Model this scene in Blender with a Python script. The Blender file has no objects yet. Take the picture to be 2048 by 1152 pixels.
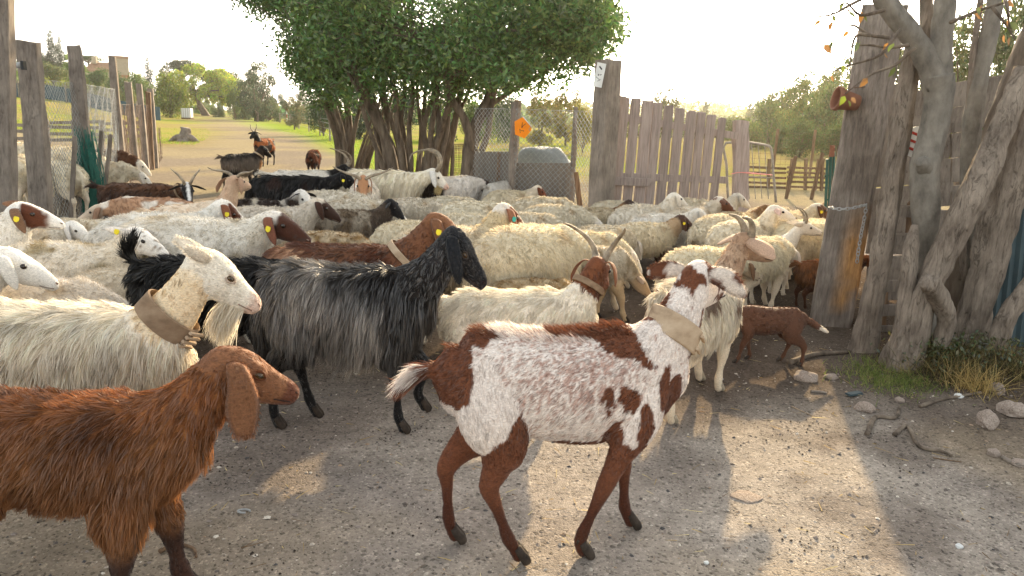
import bpy, math, random
import numpy as np
from mathutils import Vector, Matrix

# ------------------------------------------------------------------ camera, sky, sun, exposure
SC = bpy.context.scene
COL = SC.collection
W0, H0, FPX = 2048.0, 1152.0, 1518.0
CAM_H = 1.5
PITCH = math.radians(12.62)
ROLL = math.radians(2.0)
_f = Vector((0, math.cos(PITCH), -math.sin(PITCH)))
_r0 = Vector((1, 0, 0))
_u0 = Vector((0, math.sin(PITCH), math.cos(PITCH)))
_r = _r0 * math.cos(ROLL) + _u0 * math.sin(ROLL)
_u = _u0 * math.cos(ROLL) - _r0 * math.sin(ROLL)
CAM_P = Vector((0, 0, CAM_H))
cam_d = bpy.data.cameras.new('camera')
cam_d.sensor_width = 36
cam_d.lens = 36 * FPX / W0
cam_d.clip_start = 0.05
cam_d.clip_end = 3000
cam = bpy.data.objects.new('camera', cam_d)
COL.objects.link(cam)
cam.matrix_world = Matrix(((_r.x, _u.x, -_f.x, 0), (_r.y, _u.y, -_f.y, 0), (_r.z, _u.z, -_f.z, CAM_H), (0, 0, 0, 1)))
SC.camera = cam

SUN_EL = math.radians(20.5)
SUN_AZ = math.radians(16.3)          # to the right of straight ahead (+Y)
world = bpy.data.worlds.new('World')
SC.world = world
world.use_nodes = True
wn = world.node_tree
wn.nodes.clear()
w_out = wn.nodes.new('ShaderNodeOutputWorld')
w_bg = wn.nodes.new('ShaderNodeBackground')
w_sky = wn.nodes.new('ShaderNodeTexSky')
w_hs = wn.nodes.new('ShaderNodeHueSaturation')
w_sky.sky_type = 'NISHITA'
w_sky.sun_disc = False
w_sky.sun_elevation = SUN_EL
w_sky.sun_rotation = SUN_AZ
w_sky.altitude = 50
w_sky.air_density = 1.0
w_sky.dust_density = 2.2
w_sky.ozone_density = 1.0
w_hs.inputs['Saturation'].default_value = 0.30
w_bg.inputs['Strength'].default_value = 0.14
wn.links.new(w_sky.outputs[0], w_hs.inputs['Color'])
w_tint = wn.nodes.new('ShaderNodeVectorMath')          # creamy haze over the whole sky
w_tint.operation = 'MULTIPLY'
w_tint.inputs[1].default_value = (1.0, .965, .89)
wn.links.new(w_hs.outputs[0], w_tint.inputs[0])
wn.links.new(w_tint.outputs[0], w_bg.inputs[0])
wn.links.new(w_bg.outputs[0], w_out.inputs[0])

sun_d = bpy.data.lights.new('sun', 'SUN')
sun_d.energy = 2.9
sun_d.angle = math.radians(1.0)
sun_d.color = (1.0, 0.745, 0.42)
sun = bpy.data.objects.new('sun', sun_d)
COL.objects.link(sun)
_sd = Vector((math.sin(SUN_AZ) * math.cos(SUN_EL), math.cos(SUN_AZ) * math.cos(SUN_EL), math.sin(SUN_EL)))
sun.rotation_euler = _sd.to_track_quat('Z', 'Y').to_euler()
sun.location = (20, 60, 40)

SC.view_settings.view_transform = 'Standard'
SC.view_settings.look = 'None'
SC.view_settings.gamma = 1.0
SC.view_settings.exposure = 1.9
SC.render.engine = 'CYCLES'
SC.cycles.use_denoising = True
SC.cycles.max_bounces = 6
SC.cycles.diffuse_bounces = 3
SC.cycles.transmission_bounces = 3
SC.cycles.transparent_max_bounces = 8
SC.cycles.sample_clamp_indirect = 6.0

# ------------------------------------------------------------------ helpers
def ray(px, py):
    return (_f * FPX + _r * (px - W0 / 2) + _u * (H0 / 2 - py)).normalized()
def gp(px, py, z=0.0):
    """point of the horizontal plane z seen at a pixel"""
    d = ray(px, py)
    t = (z - CAM_H) / d.z
    return CAM_P + d * t
def at(px, py, Y):
    """point on the upright plane y = Y seen at a pixel"""
    d = ray(px, py)
    return CAM_P + d * (Y / d.y)
def horizon(px):
    return H0 / 2 - FPX * math.tan(PITCH) / math.cos(ROLL) + (px - W0 / 2) * math.tan(ROLL)

def lin(h):
    if isinstance(h, str):
        h = h.lstrip('#')
        c = [int(h[i:i + 2], 16) / 255 for i in (0, 2, 4)]
    else:
        c = list(h)
    return np.array([x / 12.92 if x <= 0.04045 else ((x + 0.055) / 1.055) ** 2.4 for x in c])

def tag(o, label=None, cat=None, group=None, kind=None):
    if label: o['label'] = label
    if cat: o['category'] = cat
    if group: o['group'] = group
    if kind: o['kind'] = kind
    return o
def empty(name, loc=(0, 0, 0), rz=0.0, s=1.0):
    o = bpy.data.objects.new(name, None)
    o.empty_display_size = 0.1
    COL.objects.link(o)
    o.location = loc
    o.rotation_euler = (0, 0, rz)
    o.scale = (s, s, s)
    return o

def np_mesh(name, V, F, smooth=False, cols=None):
    """V (n,3); F: list of index arrays of shape (m,3) or (m,4) ; cols per vertex"""
    me = bpy.data.meshes.new(name)
    V = np.asarray(V, dtype=np.float32)
    if not isinstance(F, list):
        F = [F]
    F = [np.asarray(f, dtype=np.int32) for f in F if len(f)]
    me.vertices.add(len(V))
    me.vertices.foreach_set('co', V.ravel())
    idx = np.concatenate([f.ravel() for f in F])
    sizes = np.concatenate([np.full(len(f), f.shape[1], dtype=np.int32) for f in F])
    starts = np.concatenate([[0], np.cumsum(sizes)[:-1]]).astype(np.int32)
    me.loops.add(len(idx))
    me.loops.foreach_set('vertex_index', idx)
    me.polygons.add(len(sizes))
    me.polygons.foreach_set('loop_start', starts)
    me.polygons.foreach_set('loop_total', sizes)
    me.polygons.foreach_set('use_smooth', np.full(len(sizes), smooth, dtype=bool))
    if cols is not None:
        a = me.attributes.new('Col', 'FLOAT_COLOR', 'POINT')
        c = np.ones((len(V), 4), dtype=np.float32)
        c[:, :3] = cols
        a.data.foreach_set('color', c.ravel())
    me.update(calc_edges=True)
    return me
def mobj(name, me, mat=None, parent=None):
    o = bpy.data.objects.new(name, me)
    COL.objects.link(o)
    if mat is not None:
        me.materials.append(mat) if len(me.materials) == 0 else None
    if parent is not None:
        o.parent = parent
    return o

class MB:
    """collects boxes, tubes and quads into one mesh"""
    def __init__(self):
        self.V = []; self.F3 = []; self.F4 = []; self.n = 0
    def add(self, V, F):
        V = np.asarray(V, float)
        for f in F:
            (self.F4 if len(f) == 4 else self.F3).append([i + self.n for i in f])
        self.V.append(V); self.n += len(V)
        return self
    def box(self, c, s, R=None, jit=0.0, rnd=None):
        s = np.array(s) / 2
        P = np.array([[x, y, z] for x in (-1, 1) for y in (-1, 1) for z in (-1, 1)], float) * s
        if jit:
            P += (rnd or random).uniform(-jit, jit) * np.array([[random.uniform(-1, 1) for _ in range(3)] for _ in range(8)])
        if R is not None:
            P = P @ np.array(R.to_3x3()).T
        P = P + np.array(c)
        return self.add(P, [(0, 1, 3, 2), (4, 6, 7, 5), (0, 4, 5, 1), (2, 3, 7, 6), (0, 2, 6, 4), (1, 5, 7, 3)])
    def bevbox(self, c, s, R=None, b=0.01, jit=0.0):
        """box with chamfered long edges (along z) and slightly uneven section"""
        sx, sy, sz = [v / 2 for v in s]
        ring = [(-sx + b, -sy), (sx - b, -sy), (sx, -sy + b), (sx, sy - b), (sx - b, sy), (-sx + b, sy), (-sx, sy - b), (-sx, -sy + b)]
        P = []
        for z, k in ((-sz, .96), (-sz + b, 1), (0, 1), (sz - b, 1), (sz, .96)):
            for x, y in ring:
                P.append((x * k + random.uniform(-jit, jit), y * k + random.uniform(-jit, jit), z))
        P = np.array(P)
        if R is not None:
            P = P @ np.array(R.to_3x3()).T
        P = P + np.array(c)
        F = []
        for k in range(4):
            for i in range(8):
                j = (i + 1) % 8
                F.append((k * 8 + i, k * 8 + j, k * 8 + 8 + j, k * 8 + 8 + i))
        self.add(P, F)
        m = self.n - 40
        for o in (0, 32):
            for i in range(1, 7):
                f = (o, o + i, o + i + 1)
                self.F3.append([m + q for q in (f if o else f[::-1])])
        return self
    def tube(self, pts, rad, n=8, noise=0.0, seed=0, ridges=0, ridge_amp=0.0, sub=1, cap=True):
        V, F = tube_geo(pts, rad, n, noise, seed, ridges, ridge_amp, sub, cap)
        return self.add(V, F)
    def mesh(self, name, smooth=False, cols=None):
        V = np.concatenate(self.V)
        return np_mesh(name, V, [np.array(f) for f in (self.F4, self.F3) if len(f)], smooth, cols)
    def build(self, name, mat, parent=None, smooth=False):
        return mobj(name, self.mesh(name, smooth), mat, parent)

def catmull(P, sub):
    P = np.asarray(P, float)
    if sub <= 1 or len(P) < 3:
        return P
    E = np.vstack([2 * P[0] - P[1], P, 2 * P[-1] - P[-2]])
    out = []
    for i in range(1, len(E) - 2):
        p0, p1, p2, p3 = E[i - 1], E[i], E[i + 1], E[i + 2]
        for k in range(sub):
            t = k / sub
            out.append(0.5 * (2 * p1 + (p2 - p0) * t + (2 * p0 - 5 * p1 + 4 * p2 - p3) * t * t + (3 * p1 - p0 - 3 * p2 + p3) * t ** 3))
    out.append(E[-2])
    return np.array(out)

def _hash(i, j, k, seed):
    h = (i * 374761393 + j * 668265263 + k * 2147483647 + seed * 974634777) & 0xFFFFFFFF
    h = ((h ^ (h >> 13)) * 1274126177) & 0xFFFFFFFF
    h = (h ^ (h >> 16)) & 0xFFFFFFFF
    return h / 4294967295.0
def vnoise(P, scale=1.0, seed=0, octaves=1):
    """value noise in 0..1"""
    P = np.asarray(P, float) * scale
    if P.shape[1] == 2:
        P = np.column_stack([P, np.zeros(len(P))])
    tot = np.zeros(len(P)); amp = 1.0; s = 0.0
    for o in range(octaves):
        fl = np.floor(P).astype(np.int64)
        fr = P - fl
        fr = fr * fr * (3 - 2 * fr)
        i, j, k = fl[:, 0], fl[:, 1], fl[:, 2]
        x, y, z = fr[:, 0], fr[:, 1], fr[:, 2]
        def h(a, b, c):
            return _hash(i + a, j + b, k + c, seed + o * 17)
        n = ((h(0, 0, 0) * (1 - x) + h(1, 0, 0) * x) * (1 - y) + (h(0, 1, 0) * (1 - x) + h(1, 1, 0) * x) * y) * (1 - z) + \
            ((h(0, 0, 1) * (1 - x) + h(1, 0, 1) * x) * (1 - y) + (h(0, 1, 1) * (1 - x) + h(1, 1, 1) * x) * y) * z
        tot += n * amp; s += amp; amp *= 0.5; P = P * 2.03
    return tot / s
def smooth01(a, b, x):
    t = np.clip((np.asarray(x, float) - a) / (b - a), 0, 1)
    return t * t * (3 - 2 * t)
def unit(A):
    return A / np.maximum(np.linalg.norm(A, axis=-1, keepdims=True), 1e-9)

def tube_geo(pts, rad, n=8, noise=0.0, seed=0, ridges=0, ridge_amp=0.0, sub=1, cap=True):
    pts = np.asarray([tuple(p) for p in pts], float)
    rad = np.asarray(rad, float)
    if rad.ndim == 0:
        rad = np.full(len(pts), float(rad))
    PR = catmull(np.column_stack([pts, rad]), sub)
    pts, rad = PR[:, :3], np.maximum(PR[:, 3], 1e-4)
    T = unit(np.gradient(pts, axis=0))
    ref = np.array([0.0, 1.0, 0.0]) if abs(T[0][1]) < 0.9 else np.array([1.0, 0, 0])
    A = np.cross(T[0], ref); A /= np.linalg.norm(A)
    V = []
    ang = np.linspace(0, 2 * np.pi, n, endpoint=False)
    rs = np.random.RandomState(seed)
    ph = rs.rand() * 6
    arc = np.concatenate([[0], np.cumsum(np.linalg.norm(np.diff(pts, axis=0), axis=1))]); rm = max(rad.mean(), 1e-3)
    for i in range(len(pts)):
        A = A - T[i] * np.dot(A, T[i]); A /= np.linalg.norm(A)
        B = np.cross(T[i], A)
        rr = np.full(n, rad[i])
        if ridges:
            rr = rr * (1 + ridge_amp * np.sin(ang * ridges + ph + arc[i] / rm * .12))
            if n >= 14:
                q = np.column_stack([np.cos(ang + .1 * arc[i] / rm) * 2.6, np.sin(ang + .1 * arc[i] / rm) * 2.6, np.full(n, arc[i] / rm * .33)])
                rr = rr * (1 - 1.8 * ridge_amp * (1 - smooth01(0, .16, np.abs(vnoise(q, 1.0, seed + 2, 2) - .5))))
        V.append(pts[i] + np.outer(np.cos(ang) * rr, A) + np.outer(np.sin(ang) * rr, B))
    V = np.concatenate(V)
    if noise:
        C = np.repeat(pts, n, axis=0); Rr = np.repeat(rad, n)
        o = unit(V - C)
        V = V + o * ((vnoise(V / np.maximum(Rr.mean(), 1e-4), 1.1, seed, 3) - 0.5) * 2 * noise * Rr)[:, None]
    F = []
    m = len(pts)
    for k in range(m - 1):
        for i in range(n):
            j = (i + 1) % n
            F.append((k * n + i, k * n + j, k * n + n + j, k * n + n + i))
    if cap:
        V = np.vstack([V, pts[0], pts[-1]])
        a, b = m * n, m * n + 1
        for i in range(n):
            j = (i + 1) % n
            F.append((j, i, a)); F.append(((m - 1) * n + i, (m - 1) * n + j, b))
    return V, F

# ------------------------------------------------------------------ materials
def nmat(name):
    m = bpy.data.materials.new(name)
    m.use_nodes = True
    nt = m.node_tree
    nt.nodes.clear()
    out = nt.nodes.new('ShaderNodeOutputMaterial')
    return m, nt, out
def nd(nt, typ, **kw):
    n = nt.nodes.new(typ)
    for k, v in kw.items():
        if k.startswith('i_'):
            n.inputs[k[2:].replace('_', ' ')].default_value = v
        else:
            setattr(n, k, v)
    return n
def ramp(nt, stops):
    r = nt.nodes.new('ShaderNodeValToRGB')
    e = r.color_ramp.elements
    while len(e) < len(stops):
        e.new(0.5)
    for i, (p, c) in enumerate(stops):
        e[i].position = p
        e[i].color = (c[0], c[1], c[2], 1)
    return r

def mat_mottled(name, stops, scale=6.0, rough=0.85, bump=0.3, stretch=(1, 1, 1), detail=8.0, spec=0.2, bdist=0.01, rnd=0.0, metallic=0.0):
    m, nt, out = nmat(name)
    tc = nd(nt, 'ShaderNodeTexCoord')
    mp = nd(nt, 'ShaderNodeMapping')
    mp.inputs['Scale'].default_value = stretch
    nz = nd(nt, 'ShaderNodeTexNoise')
    nz.inputs['Scale'].default_value = scale
    nz.inputs['Detail'].default_value = detail
    nz.inputs['Roughness'].default_value = 0.65
    r = ramp(nt, stops)
    b = nd(nt, 'ShaderNodeBsdfPrincipled')
    b.inputs['Roughness'].default_value = rough
    b.inputs['Specular IOR Level'].default_value = spec
    b.inputs['Metallic'].default_value = metallic
    nt.links.new(tc.outputs['Object'], mp.inputs['Vector'])
    nt.links.new(mp.outputs[0], nz.inputs['Vector'])
    nt.links.new(nz.outputs['Fac'], r.inputs[0])
    csock = r.outputs[0]
    if rnd:
        oi = nd(nt, 'ShaderNodeObjectInfo')
        hs = nd(nt, 'ShaderNodeHueSaturation')
        mr = nd(nt, 'ShaderNodeMapRange')
        mr.inputs['To Min'].default_value = 1 - rnd
        mr.inputs['To Max'].default_value = 1 + rnd
        nt.links.new(oi.outputs['Random'], mr.inputs['Value'])
        nt.links.new(mr.outputs[0], hs.inputs['Value'])
        nt.links.new(csock, hs.inputs['Color'])
        csock = hs.outputs[0]
    nt.links.new(csock, b.inputs['Base Color'])
    if bump:
        bp = nd(nt, 'ShaderNodeBump')
        bp.inputs['Strength'].default_value = bump
        bp.inputs['Distance'].default_value = bdist
        nt.links.new(nz.outputs['Fac'], bp.inputs['Height'])
        nt.links.new(bp.outputs[0], b.inputs['Normal'])
    nt.links.new(b.outputs[0], out.inputs[0])
    return m
def L3(h):
    return tuple(lin(h))
M = {}
M['wood_gray'] = mat_mottled('weathered_wood', [(.25, L3('#4a443f')), (.5, L3('#857a70')), (.75, L3('#a2968a'))], 7, .9, .6, (6, 6, .6), rnd=.18)
M['wood_plank'] = mat_mottled('grey_plank', [(.25, L3('#6a5f5c')), (.5, L3('#948883')), (.8, L3('#aea29b'))], 6, .9, .5, (7, 7, .5), rnd=.15)
M['wood_brown'] = mat_mottled('brown_wood', [(.25, L3('#43352b')), (.5, L3('#77604c')), (.8, L3('#97806a'))], 6, .9, .5, (6, 6, .6), rnd=.2)
M['bark_rough'] = mat_mottled('rough_bark', [(.28, L3('#3b342e')), (.45, L3('#75695c')), (.62, L3('#9b8d7d')), (.8, L3('#b9ab99'))], 9, .95, 1.0, (1.6, 1.6, .35), bdist=.03)
def mat_bark(name, c0, c1, c2, crack=.035, scale=4.5):
    m, nt, out = nmat(name)
    tc = nd(nt, 'ShaderNodeTexCoord'); mp = nd(nt, 'ShaderNodeMapping'); mp.inputs['Scale'].default_value = (3.2, 3.2, .55); mp.inputs['Rotation'].default_value = (0, .25, 0)
    n1 = nd(nt, 'ShaderNodeTexNoise'); n1.inputs['Scale'].default_value = scale; n1.inputs['Detail'].default_value = 7; n1.inputs['Roughness'].default_value = .6; n1.inputs['Distortion'].default_value = .6
    n2 = nd(nt, 'ShaderNodeTexNoise'); n2.inputs['Scale'].default_value = 5; n2.inputs['Detail'].default_value = 8
    n3 = nd(nt, 'ShaderNodeTexNoise'); n3.inputs['Scale'].default_value = 16; n3.inputs['Detail'].default_value = 8; n3.inputs['Roughness'].default_value = .7
    nt.links.new(tc.outputs['Object'], mp.inputs[0])
    nt.links.new(mp.outputs[0], n1.inputs[0]); nt.links.new(tc.outputs['Object'], n2.inputs[0]); nt.links.new(mp.outputs[0], n3.inputs[0])
    r = ramp(nt, [(.3, c0), (.48, c1), (.7, c2)])
    mixf = nd(nt, 'ShaderNodeMath', operation='MULTIPLY_ADD'); mixf.inputs[1].default_value = .5
    hf = nd(nt, 'ShaderNodeMath', operation='MULTIPLY'); hf.inputs[1].default_value = .5
    nt.links.new(n3.outputs[0], hf.inputs[0]); nt.links.new(n2.outputs[0], mixf.inputs[0]); nt.links.new(hf.outputs[0], mixf.inputs[2])
    nt.links.new(mixf.outputs[0], r.inputs[0])
    ck = ramp(nt, [(.5 - crack * 1.6, (1, 1, 1)), (.5 - crack * .3, (.82, .82, .82)), (.5 + crack * .3, (.82, .82, .82)), (.5 + crack * 1.6, (1, 1, 1))])
    nt.links.new(n1.outputs[0], ck.inputs[0])
    mx = nd(nt, 'ShaderNodeMix', data_type='RGBA'); mx.inputs[6].default_value = (c0[0] * .5, c0[1] * .47, c0[2] * .44, 1)
    nt.links.new(ck.outputs[0], mx.inputs[0]); nt.links.new(r.outputs[0], mx.inputs[7])
    b = nd(nt, 'ShaderNodeBsdfPrincipled'); b.inputs['Roughness'].default_value = .92; b.inputs['Specular IOR Level'].default_value = .15
    nt.links.new(mx.outputs[2], b.inputs['Base Color'])
    ad = nd(nt, 'ShaderNodeMath', operation='MULTIPLY_ADD'); ad.inputs[1].default_value = .5
    nt.links.new(n3.outputs[0], ad.inputs[0]); nt.links.new(ck.outputs[0], ad.inputs[2])
    bp = nd(nt, 'ShaderNodeBump'); bp.inputs['Strength'].default_value = 1.0; bp.inputs['Distance'].default_value = .025
    nt.links.new(ad.outputs[0], bp.inputs['Height']); nt.links.new(bp.outputs[0], b.inputs['Normal'])
    nt.links.new(b.outputs[0], out.inputs[0])
    return m
M['bark_rough'] = mat_bark('fissured_bark', L3('#4e453d'), L3('#7f7469'), L3('#a89c8e'), .006)
M['wood_gray'] = mat_bark('cracked_grey_wood', L3('#5a524c'), L3('#81786f'), L3('#a0968b'), .004, 3.2)
M['bark_smooth'] = mat_mottled('smooth_bark', [(.3, L3('#58544e')), (.5, L3('#77726a')), (.75, L3('#928d83'))], 8, .85, .35, (1.4, 1.4, .8), bdist=.01)
M['bark_dark'] = mat_mottled('laurel_bark', [(.3, L3('#3c352e')), (.5, L3('#6b6055')), (.75, L3('#8d8172'))], 6, .9, .7, (2, 2, .4), bdist=.02)
M['wire'] = mat_mottled('galvanised_wire', [(.3, L3('#6d7070')), (.7, L3('#a0a3a0'))], 20, .5, 0, spec=.5)
M['wire_rust'] = mat_mottled('rusty_wire', [(.3, L3('#5a463a')), (.7, L3('#87705e'))], 20, .7, 0)
M['net_green'] = mat_mottled('green_netting', [(.3, L3('#25564c')), (.7, L3('#3f7a6c'))], 10, .8, 0)
M['rock'] = mat_mottled('pale_stone', [(.3, L3('#77695e')), (.5, L3('#a3958a')), (.75, L3('#bcafa3'))], 9, .95, .7, bdist=.02)
M['metal_blue'] = mat_mottled('blue_grey_sheet', [(.3, L3('#2c383d')), (.55, L3('#3f5055')), (.8, L3('#526266'))], 3, .7, .1, (1, 1, .5), spec=.4)
M['horn'] = mat_mottled('horn', [(.3, L3('#4f4639')), (.5, L3('#8c7f6c')), (.8, L3('#b5a78f'))], 18, .55, .5, (1, 1, 1), spec=.35, bdist=.004)
M['iris'] = mat_mottled('amber_iris', [(.3, L3('#3c2c18')), (.7, L3('#5f4826'))], 60, .15, 0, spec=.6)
M['hoof'] = mat_mottled('hoof', [(.3, L3('#1d1815')), (.7, L3('#4a4038'))], 20, .7, .3)
M['hoof_pale'] = mat_mottled('pale_hoof', [(.3, L3('#7d7264')), (.7, L3('#b5a994'))], 20, .7, .3)
M['eye'] = mat_mottled('dark_eye', [(.3, L3('#120c08')), (.7, L3('#2a1c10'))], 4, .12, 0, spec=.6)
M['tag_yellow'] = mat_mottled('yellow_tag', [(.3, L3('#e5d01c')), (.7, L3('#f2e23a'))], 4, .5, 0, spec=.4)
M['collar'] = mat_mottled('worn_wood_collar', [(.3, L3('#7d6a56')), (.5, L3('#ab967e')), (.8, L3('#c4b199'))], 9, .85, .12, (1, 1, 2), bdist=.003)
M['collar_dark'] = mat_mottled('worn_leather_collar', [(.3, L3('#5c4a3a')), (.5, L3('#826d58')), (.8, L3('#9c8871'))], 9, .85, .12, (1, 1, 2), bdist=.003)

def mat_fur(name, trans=0.3, gloss=0.05):
    m, nt, out = nmat(name)
    at_ = nd(nt, 'ShaderNodeAttribute', attribute_name='Col')
    d = nd(nt, 'ShaderNodeBsdfDiffuse')
    t = nd(nt, 'ShaderNodeBsdfTranslucent')
    g = nd(nt, 'ShaderNodeBsdfGlossy')
    g.inputs['Roughness'].default_value = 0.45
    g.inputs['Color'].default_value = (.8, .8, .8, 1)
    m1 = nd(nt, 'ShaderNodeMixShader'); m1.inputs[0].default_value = trans
    m2 = nd(nt, 'ShaderNodeMixShader'); m2.inputs[0].default_value = gloss
    nt.links.new(at_.outputs['Color'], d.inputs[0]); nt.links.new(at_.outputs['Color'], t.inputs[0])
    nt.links.new(d.outputs[0], m1.inputs[1]); nt.links.new(t.outputs[0], m1.inputs[2])
    nt.links.new(m1.outputs[0], m2.inputs[1]); nt.links.new(g.outputs[0], m2.inputs[2])
    nt.links.new(m2.outputs[0], out.inputs[0])
    return m
M['fur'] = mat_fur('fur', 0.42, 0.05)
M['fur_gloss'] = mat_fur('glossy_fur', 0.35, 0.13)
def mat_skin(name, trans=0.0):
    m, nt, out = nmat(name)
    a = nd(nt, 'ShaderNodeAttribute', attribute_name='Col')
    tc = nd(nt, 'ShaderNodeTexCoord')
    mp = nd(nt, 'ShaderNodeMapping'); mp.inputs['Scale'].default_value = (1, 1.6, 2.6)
    nz = nd(nt, 'ShaderNodeTexNoise'); nz.inputs['Scale'].default_value = 90; nz.inputs['Detail'].default_value = 6; nz.inputs['Roughness'].default_value = .7
    nt.links.new(tc.outputs['Object'], mp.inputs[0]); nt.links.new(mp.outputs[0], nz.inputs[0])
    mr = nd(nt, 'ShaderNodeMapRange'); mr.inputs['From Min'].default_value = .3; mr.inputs['From Max'].default_value = .7; mr.inputs['To Min'].default_value = .62; mr.inputs['To Max'].default_value = 1.3
    nt.links.new(nz.outputs[0], mr.inputs[0])
    mx = nd(nt, 'ShaderNodeVectorMath', operation='SCALE')
    nt.links.new(a.outputs[0], mx.inputs[0]); nt.links.new(mr.outputs[0], mx.inputs['Scale'])
    b = nd(nt, 'ShaderNodeBsdfPrincipled'); b.inputs['Roughness'].default_value = .75; b.inputs['Specular IOR Level'].default_value = .2
    b.inputs['Sheen Weight'].default_value = .15; b.inputs['Sheen Roughness'].default_value = .4
    nt.links.new(mx.outputs[0], b.inputs['Base Color'])
    bp = nd(nt, 'ShaderNodeBump'); bp.inputs['Strength'].default_value = .5; bp.inputs['Distance'].default_value = .004
    nt.links.new(nz.outputs[0], bp.inputs['Height']); nt.links.new(bp.outputs[0], b.inputs['Normal'])
    if trans:
        t = nd(nt, 'ShaderNodeBsdfTranslucent'); nt.links.new(mx.outputs[0], t.inputs[0])
        m1 = nd(nt, 'ShaderNodeMixShader'); m1.inputs[0].default_value = trans
        nt.links.new(b.outputs[0], m1.inputs[1]); nt.links.new(t.outputs[0], m1.inputs[2]); nt.links.new(m1.outputs[0], out.inputs[0])
    else:
        nt.links.new(b.outputs[0], out.inputs[0])
    return m
M['skin'] = mat_skin('short_coat')
M['ear'] = mat_skin('ear_skin', .2)
M['leaf'] = mat_fur('leaf', 0.4, 0.08)
M['grassblade'] = mat_fur('grass_blade', 0.4, 0.02)
# ------------------------------------------------------------------ terrain
def hz(x, y):
    x = np.asarray(x, float); y = np.asarray(y, float)
    left = smooth01(0, 1, (-x - (.44 * y + 1.0)) / (7 + .08 * y))
    z = left * .027 * np.clip(y - 8, 0, 90)
    z = z + left * smooth01(74, 165, y) * 5.0
    z = z + smooth01(170, 420, y) * smooth01(-120, 120, x) * 7.5          # wooded hill behind the gate
    bank = smooth01(1.9, 2.9, x - .06 * (y - 4)) * smooth01(1.5, 3.0, y) * smooth01(9, 7, y)
    z = z + bank * .07
    return z
def gt(px, py, z0=0.0):
    """walk along the pixel's ray until it meets the terrain"""
    d = ray(px, py)
    p = CAM_P.copy(); t = 1.0
    while t < 900:
        q = CAM_P + d * t
        if q.z < float(hz(q.x, q.y)) + z0:
            break
        t *= 1.01
    return q
def on_ground(px, Y):
    p = at(px, 300, Y)
    return Vector((p.x, Y, float(hz(p.x, Y))))

def axis_lines(a, b, step, far, grow):
    mid = list(np.arange(a, b + 1e-6, step))
    hi = []; v = b; s = step
    while v < far[1]:
        s *= grow; v += s; hi.append(v)
    lo = []; v = a; s = step
    while v > far[0]:
        s *= grow; v -= s; lo.append(v)
    return np.array(lo[::-1] + mid + hi)
xs = axis_lines(-4.5, 5.5, .085, (-420, 420), 1.10)
ys = axis_lines(.6, 7.5, .085, (-40, 520), 1.07)
X, Yg = np.meshgrid(xs, ys)
gx, gy = X.ravel(), Yg.ravel()
P2 = np.column_stack([gx, gy])
near = smooth01(40, 15, np.hypot(gx, gy))
gz = hz(gx, gy) + near * ((vnoise(P2, 1.3, 1, 3) - .5) * .035 + (vnoise(P2, 7, 5, 3) - .5) * .018)
bankz = smooth01(2.0, 3.0, gx - .06 * (gy - 4)) * smooth01(9, 7, gy)
gz += bankz * (vnoise(P2, 3.5, 9, 3) - .5) * .10 + smooth01(60, 300, gy) * (vnoise(P2, .02, 3, 2) - .5) * 2
# base colours of the soil and the grass
def mixc(c, k, col):
    k = k[:, None]
    return c * (1 - k) + lin(col) * k
gc = np.tile(lin('#827a73'), (len(gx), 1))
n1 = vnoise(P2, .9, 12, 4); n2 = vnoise(P2, 2.6, 15, 4); n3 = vnoise(P2, .15, 22, 3)
gc = mixc(gc, smooth01(.42, .60, n1) * .95, '#9c948a')
gc = mixc(gc, smooth01(.52, .7, n2) * .7, '#645b54')
gc = mixc(gc, smooth01(.56, .66, vnoise(P2, .55, 77, 4)) * .5, '#9c8d76')
path = np.exp(-((gx - (.15 + .0 * gy)) / 1.1) ** 2) * smooth01(5.5, 3.5, gy)
gc = mixc(gc, path * .6, '#978f87')
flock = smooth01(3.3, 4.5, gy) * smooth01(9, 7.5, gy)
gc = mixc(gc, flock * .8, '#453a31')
gc = mixc(gc, bankz * .8, '#5c5045')
rd = -gy * (.325 + .05 * smooth01(35, 75, gy))                                     # centre of the dirt road
rw = 2.3 + (n3 - .5) * 1.2
road = smooth01(rw + .9, rw - .5, np.abs(gx - rd))
far = smooth01(9, 13, gy)
gr = mixc(np.tile(lin('#83883c'), (len(gx), 1)), smooth01(.40, .62, vnoise(P2, .12, 31, 4)), '#8d8550')
gr = mixc(gr, smooth01(.5, .65, vnoise(P2, .5, 41, 3)) * .8, '#728236')
gr = mixc(gr, smooth01(.56, .7, vnoise(P2, .22, 43, 3)) * .7, '#857556')
gr = mixc(gr, smooth01(0, 6, gx - .05 * gy) * .75, '#837750')
verge = np.exp(-((gx - rd - 3.9) / 1.5) ** 2) * smooth01(14, 18, gy)
gr = mixc(gr, verge, '#7f9a38')
dirt2 = mixc(np.tile(lin('#90856c'), (len(gx), 1)), smooth01(.45, .6, vnoise(P2, .5, 51, 3)), '#82786a')
yard = np.where(gx < rd, smooth01(33, 27, gy + (n3 - .5) * 6), smooth01(23, 17, gy + (n3 - .5) * 4))        # trampled earth before the road begins
gfar = gr * (1 - np.maximum(road, yard)[:, None]) + dirt2 * np.maximum(road, yard)[:, None]
field = smooth01(1.0, 3.0, gx - .05 * gy) * smooth01(16, 12, gy)
gfar = mixc(gfar, field * .8, '#746655')
gc = gc * (1 - far[:, None]) + gfar * far[:, None]
ny, nx = X.shape
ii = (np.arange(ny - 1)[:, None] * nx + np.arange(nx - 1)[None]).ravel()
gF = np.column_stack([ii, ii + 1, ii + nx + 1, ii + nx])
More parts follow.
